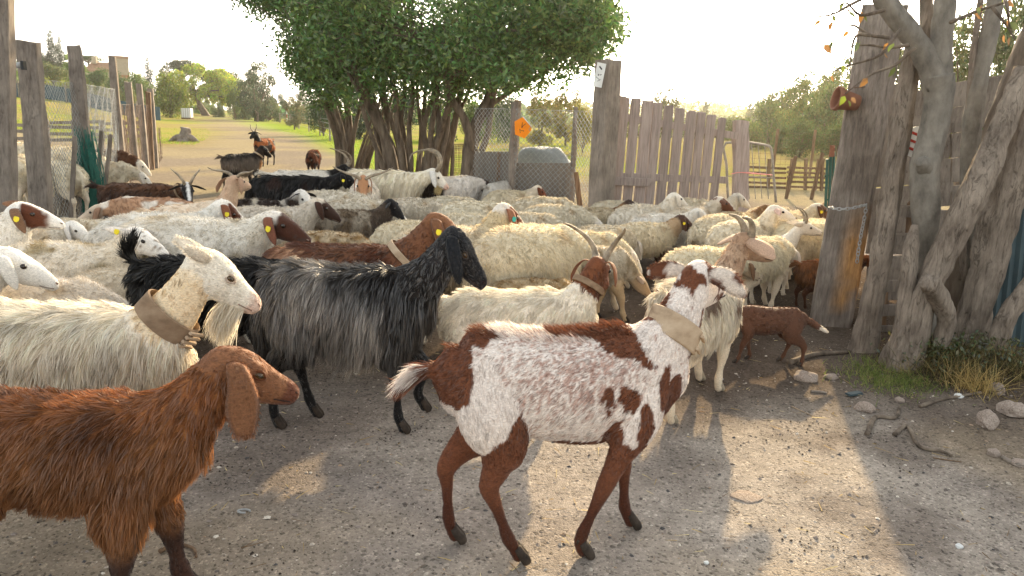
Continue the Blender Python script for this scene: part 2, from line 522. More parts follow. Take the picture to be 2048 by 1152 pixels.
def ground_material():
    m, nt, out = nmat('earth')
    a = nd(nt, 'ShaderNodeAttribute', attribute_name='Col')
    geo = nd(nt, 'ShaderNodeNewGeometry')
    n1 = nd(nt, 'ShaderNodeTexNoise'); n1.inputs['Scale'].default_value = 7; n1.inputs['Detail'].default_value = 10; n1.inputs['Roughness'].default_value = .7
    n2 = nd(nt, 'ShaderNodeTexNoise'); n2.inputs['Scale'].default_value = 60; n2.inputs['Detail'].default_value = 4
    v1 = nd(nt, 'ShaderNodeTexVoronoi'); v1.inputs['Scale'].default_value = 75
    v2 = nd(nt, 'ShaderNodeTexVoronoi'); v2.inputs['Scale'].default_value = 160
    for n in (n1, n2, v1, v2):
        nt.links.new(geo.outputs['Position'], n.inputs['Vector'])
    def math_(op, x, y, clamp=False):
        q = nd(nt, 'ShaderNodeMath', operation=op); q.use_clamp = clamp
        for i, s in enumerate((x, y)):
            if isinstance(s, (int, float)): q.inputs[i].default_value = s
            else: nt.links.new(s, q.inputs[i])
        return q.outputs[0]
    # brightness = noise + per-stone value
    sep = nd(nt, 'ShaderNodeSeparateColor'); nt.links.new(v1.outputs['Color'], sep.inputs[0])
    sep2 = nd(nt, 'ShaderNodeSeparateColor'); nt.links.new(v2.outputs['Color'], sep2.inputs[0])
    k = math_('ADD', math_('MULTIPLY', n1.outputs['Fac'], 1.1), .45)
    k = math_('MULTIPLY', k, math_('ADD', math_('MULTIPLY', n2.outputs['Fac'], .6), .7))
    st = math_('GREATER_THAN', sep.outputs[0], .76)
    sv = math_('ADD', math_('MULTIPLY', sep.outputs[1], .9), .5)
    k = math_('MULTIPLY', k, math_('ADD', 1.0, math_('MULTIPLY', st, math_('SUBTRACT', sv, 1.0))))
    st2 = math_('GREATER_THAN', sep2.outputs[0], .8)
    k = math_('MULTIPLY', k, math_('ADD', 1.0, math_('MULTIPLY', st2, math_('SUBTRACT', math_('MULTIPLY', sep2.outputs[1], 1.1), .6))))
    mx = nd(nt, 'ShaderNodeVectorMath', operation='SCALE')
    nt.links.new(a.outputs['Color'], mx.inputs[0]); nt.links.new(k, mx.inputs['Scale'])
    b = nd(nt, 'ShaderNodeBsdfPrincipled'); b.inputs['Roughness'].default_value = 1.0; b.inputs['Specular IOR Level'].default_value = .0
    nt.links.new(mx.outputs[0], b.inputs['Base Color'])
    hgt = math_('ADD', math_('MULTIPLY', st, math_('SUBTRACT', .6, v1.outputs['Distance'])), math_('MULTIPLY', n1.outputs['Fac'], 1.6))
    hgt = math_('ADD', hgt, math_('MULTIPLY', math_('SUBTRACT', .5, v2.outputs['Distance']), .5))
    bp = nd(nt, 'ShaderNodeBump'); bp.inputs['Strength'].default_value = .6; bp.inputs['Distance'].default_value = .010
    nt.links.new(hgt, bp.inputs['Height']); nt.links.new(bp.outputs[0], b.inputs['Normal'])
    nt.links.new(b.outputs[0], out.inputs[0])
    return m
M['earth'] = ground_material()
ground = mobj('ground', np_mesh('ground', np.column_stack([gx, gy, gz]), gF, True, gc), M['earth'])
tag(ground, kind='structure')

# ------------------------------------------------------------------ trees
def mat_leaf_tint():
    m, nt, out = nmat('tinted_leaf')
    a = nd(nt, 'ShaderNodeAttribute', attribute_name='Col')
    oi = nd(nt, 'ShaderNodeObjectInfo')
    mx = nd(nt, 'ShaderNodeVectorMath', operation='MULTIPLY')
    nt.links.new(a.outputs['Color'], mx.inputs[0]); nt.links.new(oi.outputs['Color'], mx.inputs[1])
    d = nd(nt, 'ShaderNodeBsdfDiffuse'); t = nd(nt, 'ShaderNodeBsdfTranslucent')
    g = nd(nt, 'ShaderNodeBsdfGlossy'); g.inputs['Roughness'].default_value = .4
    m1 = nd(nt, 'ShaderNodeMixShader'); m1.inputs[0].default_value = .42
    m2 = nd(nt, 'ShaderNodeMixShader'); m2.inputs[0].default_value = .05
    nt.links.new(mx.outputs[0], d.inputs[0]); nt.links.new(mx.outputs[0], t.inputs[0])
    nt.links.new(d.outputs[0], m1.inputs[1]); nt.links.new(t.outputs[0], m1.inputs[2])
    nt.links.new(m1.outputs[0], m2.inputs[1]); nt.links.new(g.outputs[0], m2.inputs[2])
    nt.links.new(m2.outputs[0], out.inputs[0])
    return m
M['leaf_tint'] = mat_leaf_tint()
def leaf_mesh(P, size, rs, col=(1, 1, 1), var=.35, asp=.42, D=None, name='crown', hue=.22):
    n = len(P)
    d = unit(rs.normal(size=(n, 3)) if D is None else D + rs.normal(size=(n, 3)) * .45)
    s = unit(np.cross(d, rs.normal(size=(n, 3))))
    nn = np.cross(d, s)
    L = size * (.6 + .8 * rs.rand(n))[:, None]
    V = np.stack([P - d * L * .5, P + s * L * asp * .5 + nn * L * .06, P + d * L * .5, P - s * L * asp * .5 + nn * L * .06], axis=1).reshape(-1, 3)
    F = (np.arange(n) * 4)[:, None] + np.array([0, 1, 2, 3])
    c = np.tile(np.asarray(col, float), (n, 1)) * (1 + var * rs.normal(size=n)).clip(.35, 2)[:, None]
    c[:, 0] *= (1 + hue * rs.normal(size=n)).clip(.5, 1.8)
    return np_mesh(name, V, F, False, np.repeat(np.clip(c, .003, 2.0), 4, axis=0))
def blob_points(blobs, n, rs, shell=.75):
    """points spread through soft blobs (cx,cy,cz,r), mostly near their skins"""
    B = np.array(blobs); w = B[:, 3] ** 2
    i = rs.choice(len(B), n, p=w / w.sum())
    d = unit(rs.normal(size=(n, 3)))
    r = B[i, 3] * (shell + (1 - shell) * rs.rand(n) + rs.normal(size=n) * .16)
    return B[i, :3] + d * r[:, None] * np.array([1, 1, .85])
def crown_unit(kind, seed, n):
    rs = np.random.RandomState(seed)
    bl = []
    if kind == 'round':
        for _ in range(34):
            p = unit(rs.normal(size=(1, 3)))[0] * (.35 + .5 * rs.rand()); p[2] = p[2] * .85
            bl.append((p[0], p[1], p[2] + 1.05, .17 + .2 * rs.rand()))
    elif kind == 'airy':
        for _ in range(42):
            z = rs.rand(); a = rs.rand() * 6.28; r = (.25 + .65 * math.sin(math.pi * (z * .85 + .1))) * math.sqrt(rs.rand())
            bl.append((r * math.cos(a), r * math.sin(a), .35 + 1.9 * z, .09 + .16 * rs.rand()))
    elif kind == 'umbrella':
        for _ in range(36):
            a = rs.rand() * 6.28; r = math.sqrt(rs.rand())
            bl.append((r * math.cos(a), r * math.sin(a), 1.55 + .35 * (1 - r * r) + .1 * rs.rand(), .14 + .12 * rs.rand()))
    elif kind == 'cypress':
        for k in range(30):
            z = k / 29; r = .26 * (math.sin(math.pi * min(1, z * .9 + .12)) ** .7) * (1 - z * .35)
            a = rs.rand() * 6.28
            bl.append((r * .5 * math.cos(a), r * .5 * math.sin(a), .08 + 1.9 * z, .05 + r * .75))
    elif kind == 'bush':
        for _ in range(26):
            a = rs.rand() * 6.28; r = math.sqrt(rs.rand()) * .85
            bl.append((r * math.cos(a), r * math.sin(a), .15 + .6 * rs.rand() * (1.1 - r), .16 + .16 * rs.rand()))
    P = blob_points(bl, n, rs)
    me = leaf_mesh(P, .085 if kind != 'cypress' else .06, rs, (1, 1, 1), .3)
    me.materials.append(M['leaf_tint'])
    # trunk and limbs
    m = MB()
    th = {'round': .5, 'airy': .5, 'umbrella': 1.5, 'cypress': .3, 'bush': .12}[kind]
    m.tube([(0, 0, -.08), (.015, .01, th * .5), (0, 0, th), (.02, 0, th + .3)], np.array([.085, .06, .05, .03]) * (1.0 if kind != 'bush' else .5), n=7, noise=.2, seed=seed)
    if kind != 'cypress':
        for b in bl[:10]:
            m.tube([(0, 0, th * .9), (b[0] * .45, b[1] * .45, th + (b[2] - th) * .6), b[:3]], [.035, .022, .008], n=5)
    tm = m.mesh('trunk', True)
    tm.materials.append(M['bark_dark'])
    return me, tm, float(np.percentile(P[:, 2], 98.5)), float(np.percentile(np.hypot(P[:, 0], P[:, 1]), 96))
CROWN = {}
for kind, n in (('round', 6000), ('airy', 6500), ('umbrella', 4200), ('cypress', 3600), ('bush', 3600)):
    CROWN[kind] = [crown_unit(kind, 100 + i * 13 + len(kind), n) for i in range(2)]
_tn = [0]
def tree(kind, label, base, rx, h, col, group=None, name=None, cat='tree', rz=None):
    """base on the ground; rx half width, h height of the whole tree"""
    _tn[0] += 1
    cm, tm, Hn, Rn = CROWN[kind][_tn[0] % 2]
    root = empty(name or {'cypress': 'cypress_tree', 'umbrella': 'umbrella_pine', 'bush': 'shrub'}.get(kind, 'broadleaf_tree'), base, _tn[0] * 1.7 if rz is None else rz)
    tag(root, label, cat, group)
    for nme, me in (('crown', cm), ('trunk', tm)):
        o = mobj(nme, me, None, root)
        o.scale = (rx / Rn, rx / Rn, h / Hn)
        if nme == 'crown':
            c = lin(col) * .78; o.color = (c[0], c[1], c[2], 1)
    return root
def tree_px(kind, label, px, ytop, halfw, Y, col, group=None, cat='tree', sink=None):
    b = on_ground(px, Y)
    top = at(px, ytop, Y)
    if sink is None:
        sink = (top.z - b.z) * {'round': .28, 'airy': .10, 'bush': .12, 'cypress': .05, 'umbrella': .0}[kind]
    e = at(px + halfw, ytop, Y)
    return tree(kind, label, (b.x, b.y, b.z - sink), abs(e.x - top.x), max(top.z - b.z + sink, .5), col, group, cat=cat)

def build_far_trees():
    HG = 'trees on the hill behind the pen'
    tree_px('cypress', 'tall pointed double cypress rising above the hill', 122, 66, 13, 150, '#3a4a38', HG)
    tree_px('cypress', 'slimmer cypress grown against the tall double cypress', 138, 76, 9, 152, '#3a4a38', HG)
    tree_px('cypress', 'short dark cypress left of the tall double cypress', 114, 104, 7, 150, '#37483a', HG)
    tree_px('cypress', 'squat conifer behind the thick fence post', 92, 104, 14, 145, '#42533c', HG)
    tree_px('cypress', 'second squat conifer behind the thick fence post', 104, 108, 10, 149, '#42533c', HG)
    tree_px('umbrella', 'flat topped umbrella pine beside the brick tower', 192, 112, 36, 160, '#4b5f35', HG)
    tree_px('cypress', 'blunt dark cypress standing alone right of the brick tower', 307, 122, 12, 138, '#2f3f36', HG)
    for i, (px, yt, hw, Y, c, lb) in enumerate((
        (20, 92, 34, 120, '#5f7a35', 'big rounded green tree at the top of the hill'),
        (30, 138, 22, 92, '#5f7b3a', 'small round tree below the big rounded hill tree'),
        (75, 128, 30, 110, '#6d7a42', 'olive green tree behind the thick fence post'),
        (120, 128, 30, 105, '#6a7548', 'grey green tree seen through the wire netting'),
        (165, 122, 26, 112, '#66803c', 'bright green tree right of the twisted post'),
        (205, 140, 26, 104, '#5e7340', 'middling green tree below the farmhouse'),
        (245, 150, 26, 100, '#5a6e44', 'grey leaved tree in front of the brick tower'),
        (290, 148, 24, 106, '#6c8244', 'fresh green tree at the foot of the blunt cypress'))):
        tree_px('round', lb, px, yt, hw, Y, c, HG)
    for i, (px, yt, hw, Y) in enumerate(((95, 166, 24, 88), (150, 168, 26, 86), (205, 172, 24, 84), (262, 172, 22, 88))):
        tree_px('bush', ['pale hedge bush above the blue screen', 'feathery hedge bush above the blue screen', 'low hedge bush above the blue screen', 'dull hedge bush next to the grey panel'][i], px, yt, hw, Y, '#7a7f4e', HG, cat='shrub')
    RG = 'trees around the dirt road'
    tree_px('umbrella', 'dark pine crown rising behind the yellow green tree', 372, 122, 46, 150, '#3c4c34', RG)
    tree_px('umbrella', 'spreading umbrella pine right of the yellow green tree', 448, 140, 42, 155, '#45543c', RG)
    tree_px('round', 'dull green tree left of the yellow green tree', 345, 152, 34, 96, '#6d7a2c', RG)
    tree_px('round', 'small green tree right of the yellow green tree', 474, 180, 16, 105, '#63763a', RG)
    tree_px('airy', 'hazy grey green tree beside the bend of the road', 518, 128, 36, 95, '#5f6c50', RG)
    tree_px('round', 'shadowy bushy tree under the hazy grey green tree', 512, 162, 34, 100, '#4a5a42', RG)
    tree_px('airy', 'thin branched pale tree in the paddock', 590, 196, 24, 62, '#82805f', RG)
    tree_px('round', 'dark green tree behind the paddock fence', 648, 192, 30, 48, '#3f5432', RG)
    tree_px('airy', 'misty tree behind the pale paddock tree', 560, 190, 22, 120, '#6a7560', RG)
    tree_px('airy', 'second misty tree behind the pale paddock tree', 612, 178, 24, 125, '#6a7560', RG)
    MG = 'trees behind the laurel stems'
    for i, (px, yt, hw, Y, c, k, lb) in enumerate((
        (720, 190, 40, 44, '#3a4d33', 'round', 'deep green tree behind the left laurel stems'),
        (800, 180, 46, 50, '#3a4d34', 'round', 'deep green tree behind the middle laurel stems'),
        (880, 186, 40, 46, '#435638', 'round', 'deep green tree behind the right laurel stems'),
        (955, 205, 34, 40, '#5b7038', 'round', 'sunlit green tree left of the wire fence post'),
        (1010, 196, 36, 48, '#4d5f40', 'round', 'dark leafy tree behind the orange plate'),
        (1080, 188, 38, 42, '#837a3c', 'airy', 'yellow brown leafed tree above the white heap'),
        (1130, 176, 34, 46, '#8a8240', 'airy', 'tawny tree left of the tall sleeper post'),
        (1165, 212, 26, 36, '#8f8a3c', 'round', 'yellow green shrub against the tall sleeper post'))):
        tree_px(k, lb, px, yt, hw, Y, c, MG)
    GG = 'trees beyond the plank gate'
    tree_px('airy', 'small rounded tree peeping over the plank gate', 1322, 178, 28, 75, '#6f7540', GG)
    tree_px('cypress', 'lone cypress over the right half of the plank gate', 1405, 196, 10, 150, '#4a5a3c', GG)
    for px, yt, hw, lb in ((1492, 196, 9, 'first cypress of the row beyond the gate'), (1506, 188, 9, 'second cypress of the row beyond the gate'), (1517, 176, 9, 'tallest cypress of the row beyond the gate'), (1530, 186, 9, 'last cypress of the row beyond the gate')):
        tree_px('cypress', lb, px, yt, hw, 130, '#46563a', GG)
    for i, (px, yt, hw, Y, c, k, lb) in enumerate((
        (1535, 205, 48, 58, '#5c6f34', 'round', 'broad green tree behind the tubular hurdle'),
        (1590, 160, 42, 52, '#6d7a3c', 'airy', 'tall feathery tree in the sun haze'),
        (1645, 170, 50, 46, '#5f7038', 'round', 'full green tree left of the leaning post'),
        (1668, 128, 46, 58, '#6d7838', 'airy', 'tall lacy tree behind the leaning post'),
        (1600, 240, 42, 40, '#5a6c36', 'round', 'low green tree under the feathery tree'),
        (1680, 245, 38, 38, '#5a6c36', 'round', 'low green tree beside the leaning post'),
        (1560, 250, 30, 46, '#5c6c38', 'bush', 'bushy scrub behind the rail fence'),
        (1500, 246, 26, 52, '#6b7a3a', 'bush', 'yellowish scrub behind the end plank'))):
        tree_px(k, lb, px, yt, hw, Y, c, GG, cat='shrub' if k == 'bush' else 'tree')
    for i, (px, yt, hw, Y, c, k, lb) in enumerate((
        (1560, 178, 52, 74, '#626f3c', 'round', 'rounded tree standing behind the feathery tree'),
        (1625, 150, 60, 70, '#66733c', 'airy', 'wide airy tree behind the full green tree'),
        (1715, 130, 64, 64, '#66733a', 'round', 'large tree right behind the leaning post top'),
        (1450, 236, 40, 95, '#66753c', 'round', 'low tree behind the end of the plank gate'),
        (1300, 232, 46, 110, '#6a7740', 'round', 'low tree behind the start of the plank gate'),
        (1375, 226, 44, 120, '#66753c', 'round', 'low tree behind the middle of the plank gate'),
        (1240, 226, 36, 90, '#7a8040', 'round', 'low yellowish tree right behind the sleeper post'),
        (1480, 236, 40, 70, '#5f6f38', 'round', 'shady tree behind the tubular hurdle frame'), (1420, 244, 44, 80, '#66753c', 'bush', 'wide scrub seen between the last planks'), (1340, 240, 50, 85, '#6a7740', 'bush', 'wide scrub seen between the middle planks'), (1270, 240, 46, 80, '#727c40', 'bush', 'wide scrub seen between the first planks'))):
        tree_px(k, lb, px, yt, hw, Y, c, GG)
    for i, (px, yt, hw, Y, lb) in enumerate(((488, 205, 22, 110, 'first dusky bush past the bend of the road'), (540, 206, 24, 100, 'second dusky bush past the bend of the road'), (600, 212, 24, 90, 'third dusky bush past the bend of the road'), (655, 214, 26, 75, 'last dusky bush past the bend of the road'), (440, 206, 14, 125, 'small bush where the road disappears'))):
        tree_px('bush', lb, px, yt, hw, Y, '#5a6a44', RG, cat='shrub')
    SG = 'trees behind the board fence'
    for i, (px, yt, hw, Y, c, k, lb) in enumerate((
        (1800, 60, 70, 34, '#6f7a3c', 'airy', 'lacy tree showing left of the smooth forked trunk'),
        (1910, 20, 80, 30, '#6a7640', 'airy', 'lacy tree showing right of the smooth forked trunk'),
        (2010, -10, 80, 28, '#5f6f38', 'airy', 'lacy tree over the slanting beam'),
        (1870, 150, 70, 36, '#5f6e3c', 'round', 'dense tree low behind the board fence'),
        (1980, 130, 80, 33, '#5a6a38', 'round', 'dense tree behind the far end of the board fence'))):
        tree_px(k, lb, px, yt, hw, Y, c, SG)
    # woods on the hill behind the gate and along the skyline: a mass nobody could count
    rs = np.random.RandomState(5)
    bl = []
    for _ in range(240):
        x = rs.uniform(-20, 330); y = rs.uniform(250, 430)
        bl.append((x, y, float(hz(x, y)) + 1.5 * rs.rand(), 4 + 3 * rs.rand()))
    for _ in range(170):
        y = rs.uniform(150, 235); x = rs.uniform(-.62, -.40) * y
        bl.append((x, y, float(hz(x, y)) + .8 * rs.rand(), 1.5 + 1.5 * rs.rand()))
    for _ in range(110):
        y = rs.uniform(130, 220); x = rs.uniform(-.36, .1) * y
        bl.append((x, y, float(hz(x, y)) + 1.0 * rs.rand(), 1.5 + 2.0 * rs.rand()))
    P = blob_points(bl, 34000, rs)
    o = mobj('woodland', leaf_mesh(P, 1.7, rs, lin('#64753a'), .2, .6), M['leaf'])
    tag(o, 'far green woods covering the low hills', 'woodland', kind='stuff')

def big_tree(name, label, cat, stems, blobs, n, leaf, col, seed, bark='bark_dark', group=None, var=.4):
    """stems: list of (points, radii)"""
    base = stems[0][0][0]
    root = empty(name, base)
    tag(root, label, cat, group)
    off = np.array(base)
    for i, (pts, rad) in enumerate(stems):
        m = MB()
        m.tube(np.array([tuple(p) for p in pts]) - off, rad, n=9, noise=.22, seed=seed + i, ridges=4, ridge_amp=.07, sub=4)
        m.build('trunk', M[bark], root, True)
    rs = np.random.RandomState(seed)
    B = [(b[0] - off[0], b[1] - off[1], b[2] - off[2], b[3]) for b in blobs]
    P = blob_points(B, n, rs)
    mobj('crown', leaf_mesh(P, leaf, rs, lin(col), var, .40), M['leaf'], root)
    m = MB()
    for b in B[::2]:
        s = stems[rs.randint(len(stems))]
        e = np.array(tuple(s[0][-1])) - off
        mid = (e + np.array(b[:3])) / 2 + rs.normal(size=3) * .15
        m.tube([e, mid, b[:3]], [s[1][-1] * .7, s[1][-1] * .45, .008], n=5, sub=2)
    m.build('branch', M[bark], root, True)
    return root

def build_laurels():
    rs = np.random.RandomState(11)
    GR = 'laurel trees at the yard entrance'
    def blobs(pix, Y, dep, n, r):
        out = []
        for (x0, x1, y0, y1) in pix:
            for _ in range(n):
                p = at(rs.uniform(x0, x1), rs.uniform(y0, y1), Y + rs.uniform(-dep, dep))
                out.append((p.x, p.y, p.z, r * (.6 + .8 * rs.rand())))
        for k in rs.randint(len(out), size=len(out) // 2):          # loose sprays that break the outline
            b = out[k]; dv = unit(rs.normal(size=(1, 3)))[0] * b[3] * (1.0 + .5 * rs.rand())
            out.append((b[0] + dv[0], b[1] + dv[1], b[2] + dv[2], b[3] * (.2 + .25 * rs.rand())))
        return out
    def stem(pix, Y, r0, r1, dY=0.0):
        pts = []
        for i, (x, y) in enumerate(pix):
            p = at(x, y, Y + dY * i / (len(pix) - 1))
            pts.append((p.x, p.y, p.z))
        b = Vector(pts[0]); 
        pts[0] = (b.x, b.y, -.05)
        return pts, list(np.linspace(r0, r1, len(pts)))
    # centre: many stems from one stool
    Y = 13.6
    st = []
    for i in range(23):
        x0 = 765 + 130 * (i / 22) + rs.uniform(-8, 8)
        sp = (x0 - 832) * rs.uniform(.2, 1.7) + rs.uniform(-25, 25)
        dY = rs.uniform(-1.2, 1.0)
        st.append(stem([(x0, 372), (x0 + sp * .15 + rs.uniform(-10, 10), 320), (x0 + sp * .45 + rs.uniform(-10, 10), 255), (x0 + sp * .9 + rs.uniform(-14, 14), 180), (x0 + sp * 1.5 + rs.uniform(-20, 20), 90)], Y + rs.uniform(-.35, .35), rs.uniform(.035, .07), .025, dY))
    st.append(stem([(795, 365), (778, 300), (752, 235), (728, 190), (705, 120)], Y - .3, .105, .06, -.3))
    big_tree('laurel_tree', 'dense dark green laurel on a broad stool of many stems', 'tree', st,
             blobs([(660, 1000, -90, 140), (710, 950, 110, 170), (600, 760, -80, 110), (630, 800, -90, 60), (900, 1030, -70, 130)], Y, 2.1, 34, .52), 46000, .088, '#567435', 21, group=GR)
    st = []
    for i in range(10):
        x0 = 678 + 26 * (i / 9); sp = rs.uniform(-60, 40)
        st.append(stem([(x0, 350), (x0 + sp * .1, 290), (x0 + sp * .5, 225), (x0 + sp * 1.3, 150)], 15.2 + rs.uniform(-.3, .3), .06, .025, rs.uniform(-.8, .8)))
    for i in range(5):
        st.append(stem([(700 + i * 6, 350), (722 + i * 6, 300), (740 + i * 9, 250), (750 + i * 12, 190)], 15.2, .035, .02, rs.uniform(-.8, .8)))
    big_tree('laurel_tree', 'slimmer laurel with twisted thin stems next to the grass verge', 'tree', st,
             blobs([(515, 720, -70, 50), (585, 720, 40, 140), (620, 720, 110, 185), (490, 580, -60, 0)], 15.2, 1.9, 24, .46), 28000, .085, '#536e32', 33, group=GR)
    Y = 12.4
    st = [stem([(938, 380), (940, 320), (948, 260), (985, 180), (1000, 80)], Y, .14, .07, .2),
          stem([(950, 300), (930, 240), (905, 200), (890, 150)], Y, .075, .04, -.2),
          stem([(930, 382), (952, 330), (975, 270), (985, 200), (1010, 120)], Y - .15, .07, .035, .3),
          stem([(965, 240), (1010, 190), (1075, 150), (1140, 110)], Y, .05, .02, .3)]
    st[1][0][0] = tuple(at(946, 300, Y)); st[3][0][0] = tuple(at(970, 215, Y + .1))
    big_tree('laurel_tree', 'laurel with single leaning trunk whose crown reaches the tall sleeper post', 'tree', st,
             blobs([(930, 1140, -60, 120), (1080, 1185, -60, 120), (980, 1110, 110, 162), (1150, 1200, 20, 100)], Y, 1.7, 28, .42), 32000, .085, '#5a7838', 47, group=GR)
    # yellow-green tree by the road
    rs2 = np.random.RandomState(3)
    b = gt(412, 231); Yt = b.y
    bl = []
    for _ in range(70):
        px = 398 + 78 * rs2.uniform(-1, 1); t_ = abs(px - 398) / 80
        p = at(px, rs2.uniform(132 + 40 * t_ * t_, 205), Yt + rs2.uniform(-4.5, 4.5))
        bl.append((p.x, p.y, p.z, 1.15 * (.6 + .7 * rs2.rand())))
    p1 = at(400, 212, Yt); p2 = at(392, 185, Yt)
    big_tree('broadleaf_tree', 'yellow green spreading tree with leaning trunk at the bend of the road', 'tree',
             [([(b.x, b.y, b.z - .2), tuple((Vector(b) + p1) / 2), tuple(p1), tuple(p2)], [.75, .6, .5, .3])], bl, 15000, .55, '#96a528', 9, var=.3)

build_far_trees()
build_laurels()
# ------------------------------------------------------------------ posts, gate, fences
def uvs(c, r, n=10, m=6, axes=None):
    V = []; F = []
    for i in range(m + 1):
        th = math.pi * i / m
        for j in range(n):
            ph = 2 * math.pi * j / n
            V.append((r * math.sin(th) * math.cos(ph), r * math.sin(th) * math.sin(ph), r * math.cos(th)))
    for i in range(m):
        for j in range(n):
            k = (j + 1) % n
            F.append((i * n + j, (i + 1) * n + j, (i + 1) * n + k, i * n + k))
    V = np.array(V)
    if axes is not None:
        V = V @ np.array(axes)
    return V + np.array(c), F
def flat_col(V, c):
    return np.tile(np.asarray(c), (len(V), 1))
def ext_to(P1, P2, z):
    t = (z - P1.z) / (P2.z - P1.z)
    return P1 + (P2 - P1) * t
def rough_post(name, bot, top, w, d, mat, rz=0.0, seed=0, noise=.02, parent=None, bev=.15, seg=14, cols=None, taper=1.0):
    """square timber with eroded edges between two points, as one mesh"""
    bot, top = np.array(bot, float), np.array(top, float)
    T = unit((top - bot)[None])[0]
    A = np.array([math.cos(rz), math.sin(rz), 0]); A = unit((A - T * (A @ T))[None])[0]
    B = np.cross(T, A)
    sec = []
    n = 4
    for (a, b) in ((-1, -1), (1, -1), (1, 1), (-1, 1)):
        pass
    c = 1 - bev
    ring = [(-1, -c), (-c, -1), (-.3, -1.0), (.35, -1), (c, -1), (1, -c), (1, -.3), (1, .3), (1, c), (c, 1), (.3, 1), (-.35, 1), (-c, 1), (-1, c), (-1, .3), (-1, -.3)]
    V = []
    for k in range(seg + 1):
        t = k / seg
        P = bot + (top - bot) * t
        kk = 1 - (1 - taper) * t
        for a, b in ring:
            V.append(P + A * a * w / 2 * kk + B * b * d / 2 * kk)
    V = np.array(V); m = len(ring)
    C = np.repeat(np.array([bot + (top - bot) * k / seg for k in range(seg + 1)]), m, axis=0)
    st = V.copy(); st = np.column_stack([(V - bot) @ A, (V - bot) @ B, ((V - bot) @ T) * .25])
    V = V + unit(V - C) * ((vnoise(st, 22, seed, 3) - .5) * 2 * noise)[:, None]
    V[-m:] += T * ((vnoise(V[-m:], 14, seed + 3, 2) - .5) * .06)[:, None]
    F = [(k * m + i, k * m + (i + 1) % m, (k + 1) * m + (i + 1) % m, (k + 1) * m + i) for k in range(seg) for i in range(m)]
    V = np.vstack([V, top + T * .005, bot])
    for i in range(m):
        F.append((seg * m + i, seg * m + (i + 1) % m, len(V) - 2)); F.append(((i + 1) % m, i, len(V) - 1))
    mb = MB(); mb.add(V, F)
    return mobj(name, mb.mesh(name, False, cols(V, bot, T, A, B) if cols else None), M[mat], parent)
def post_px(name, label, cat, p1, p2, Y, w, d, mat, rz=0.0, seed=0, group=None, noise=.02, taper=1.0, Y2=None):
    a, b = at(p1[0], p1[1], Y), at(p2[0], p2[1], Y if Y2 is None else Y2)
    gz_ = float(hz(a.x, a.y))
    a = ext_to(a, b, gz_ - .15)
    return tag(rough_post(name, a, b, w, d, mat, rz, seed, noise, taper=taper), label, cat, group)
def mat_post():
    m, nt, out = nmat('stained_sleeper')
    a = nd(nt, 'ShaderNodeAttribute', attribute_name='Col')
    tc = nd(nt, 'ShaderNodeTexCoord'); mp = nd(nt, 'ShaderNodeMapping'); mp.inputs['Scale'].default_value = (9, 9, .8)
    nz = nd(nt, 'ShaderNodeTexNoise'); nz.inputs['Scale'].default_value = 5; nz.inputs['Detail'].default_value = 9; nz.inputs['Roughness'].default_value = .7
    nt.links.new(tc.outputs['Object'], mp.inputs[0]); nt.links.new(mp.outputs[0], nz.inputs[0])
    mr = nd(nt, 'ShaderNodeMapRange'); mr.inputs['From Min'].default_value = .3; mr.inputs['From Max'].default_value = .7; mr.inputs['To Min'].default_value = .45; mr.inputs['To Max'].default_value = 1.4
    nt.links.new(nz.outputs[0], mr.inputs[0])
    mx = nd(nt, 'ShaderNodeVectorMath', operation='SCALE')
    nt.links.new(a.outputs[0], mx.inputs[0]); nt.links.new(mr.outputs[0], mx.inputs['Scale'])
    b = nd(nt, 'ShaderNodeBsdfPrincipled'); b.inputs['Roughness'].default_value = .9; b.inputs['Specular IOR Level'].default_value = .2
    nt.links.new(mx.outputs[0], b.inputs['Base Color'])
    bp = nd(nt, 'ShaderNodeBump'); bp.inputs['Strength'].default_value = .7; bp.inputs['Distance'].default_value = .015
    nt.links.new(nz.outputs[0], bp.inputs['Height']); nt.links.new(bp.outputs[0], b.inputs['Normal'])
    nt.links.new(b.outputs[0], out.inputs[0])
    return m
M['post_col'] = mat_post()
def plain(name, col, rough=.8, spec=.3, var=.12, scale=8, trans=0.0):
    c = lin(col)
    return mat_mottled(name, [(.3, tuple(c * (1 - var))), (.7, tuple(np.minimum(c * (1 + var), .95)))], scale, rough, .1, spec=spec)
M['orange'] = plain('orange_plastic', '#f08a0a', .5)
M['white_sign'] = plain('white_enamel', '#d6d8d6', .5)
M['ink'] = plain('black_ink', '#2a2c2e', .6)
M['red'] = plain('red_paint', '#a83a32', .5)
M['terracotta'] = plain('terracotta', '#7d5644', .85, var=.2, scale=14)
M['green_tube'] = plain('green_painted_tube', '#2f5148', .5, var=.25)
M['grey_tube'] = plain('rusty_grey_tube', '#8d8880', .6, var=.3, scale=20)
M['pink'] = plain('pink_twine', '#d88a86', .9)
M['grey_sheet'] = plain('grey_corrugated_sheet', '#756d64', .8, var=.15, scale=3)
M['white_tarp'] = plain('white_tarpaulin', '#7c8182', .7, var=.12, scale=4)
M['blue_screen'] = plain('blue_windbreak', '#3f5560', .8)
M['brick'] = plain('tower_brick', '#a5765c', .9, var=.12, scale=2)
M['stucco'] = plain('tower_stucco', '#a89a88', .9, var=.1, scale=2)
M['rooftile'] = plain('roof_tile', '#9a7a62', .9, var=.2, scale=6)
M['window_dark'] = plain('dark_window', '#2b2c2e', .3)
M['white_tank'] = plain('white_plastic', '#d5d8d8', .5)
M['steel'] = plain('chain_steel', '#9a9c9c', .35, .6, var=.2, scale=40)
M['foil'] = plain('white_scrap', '#d0d2d2', .5)
M['teal'] = plain('teal_bucket', '#5f8a8a', .6)

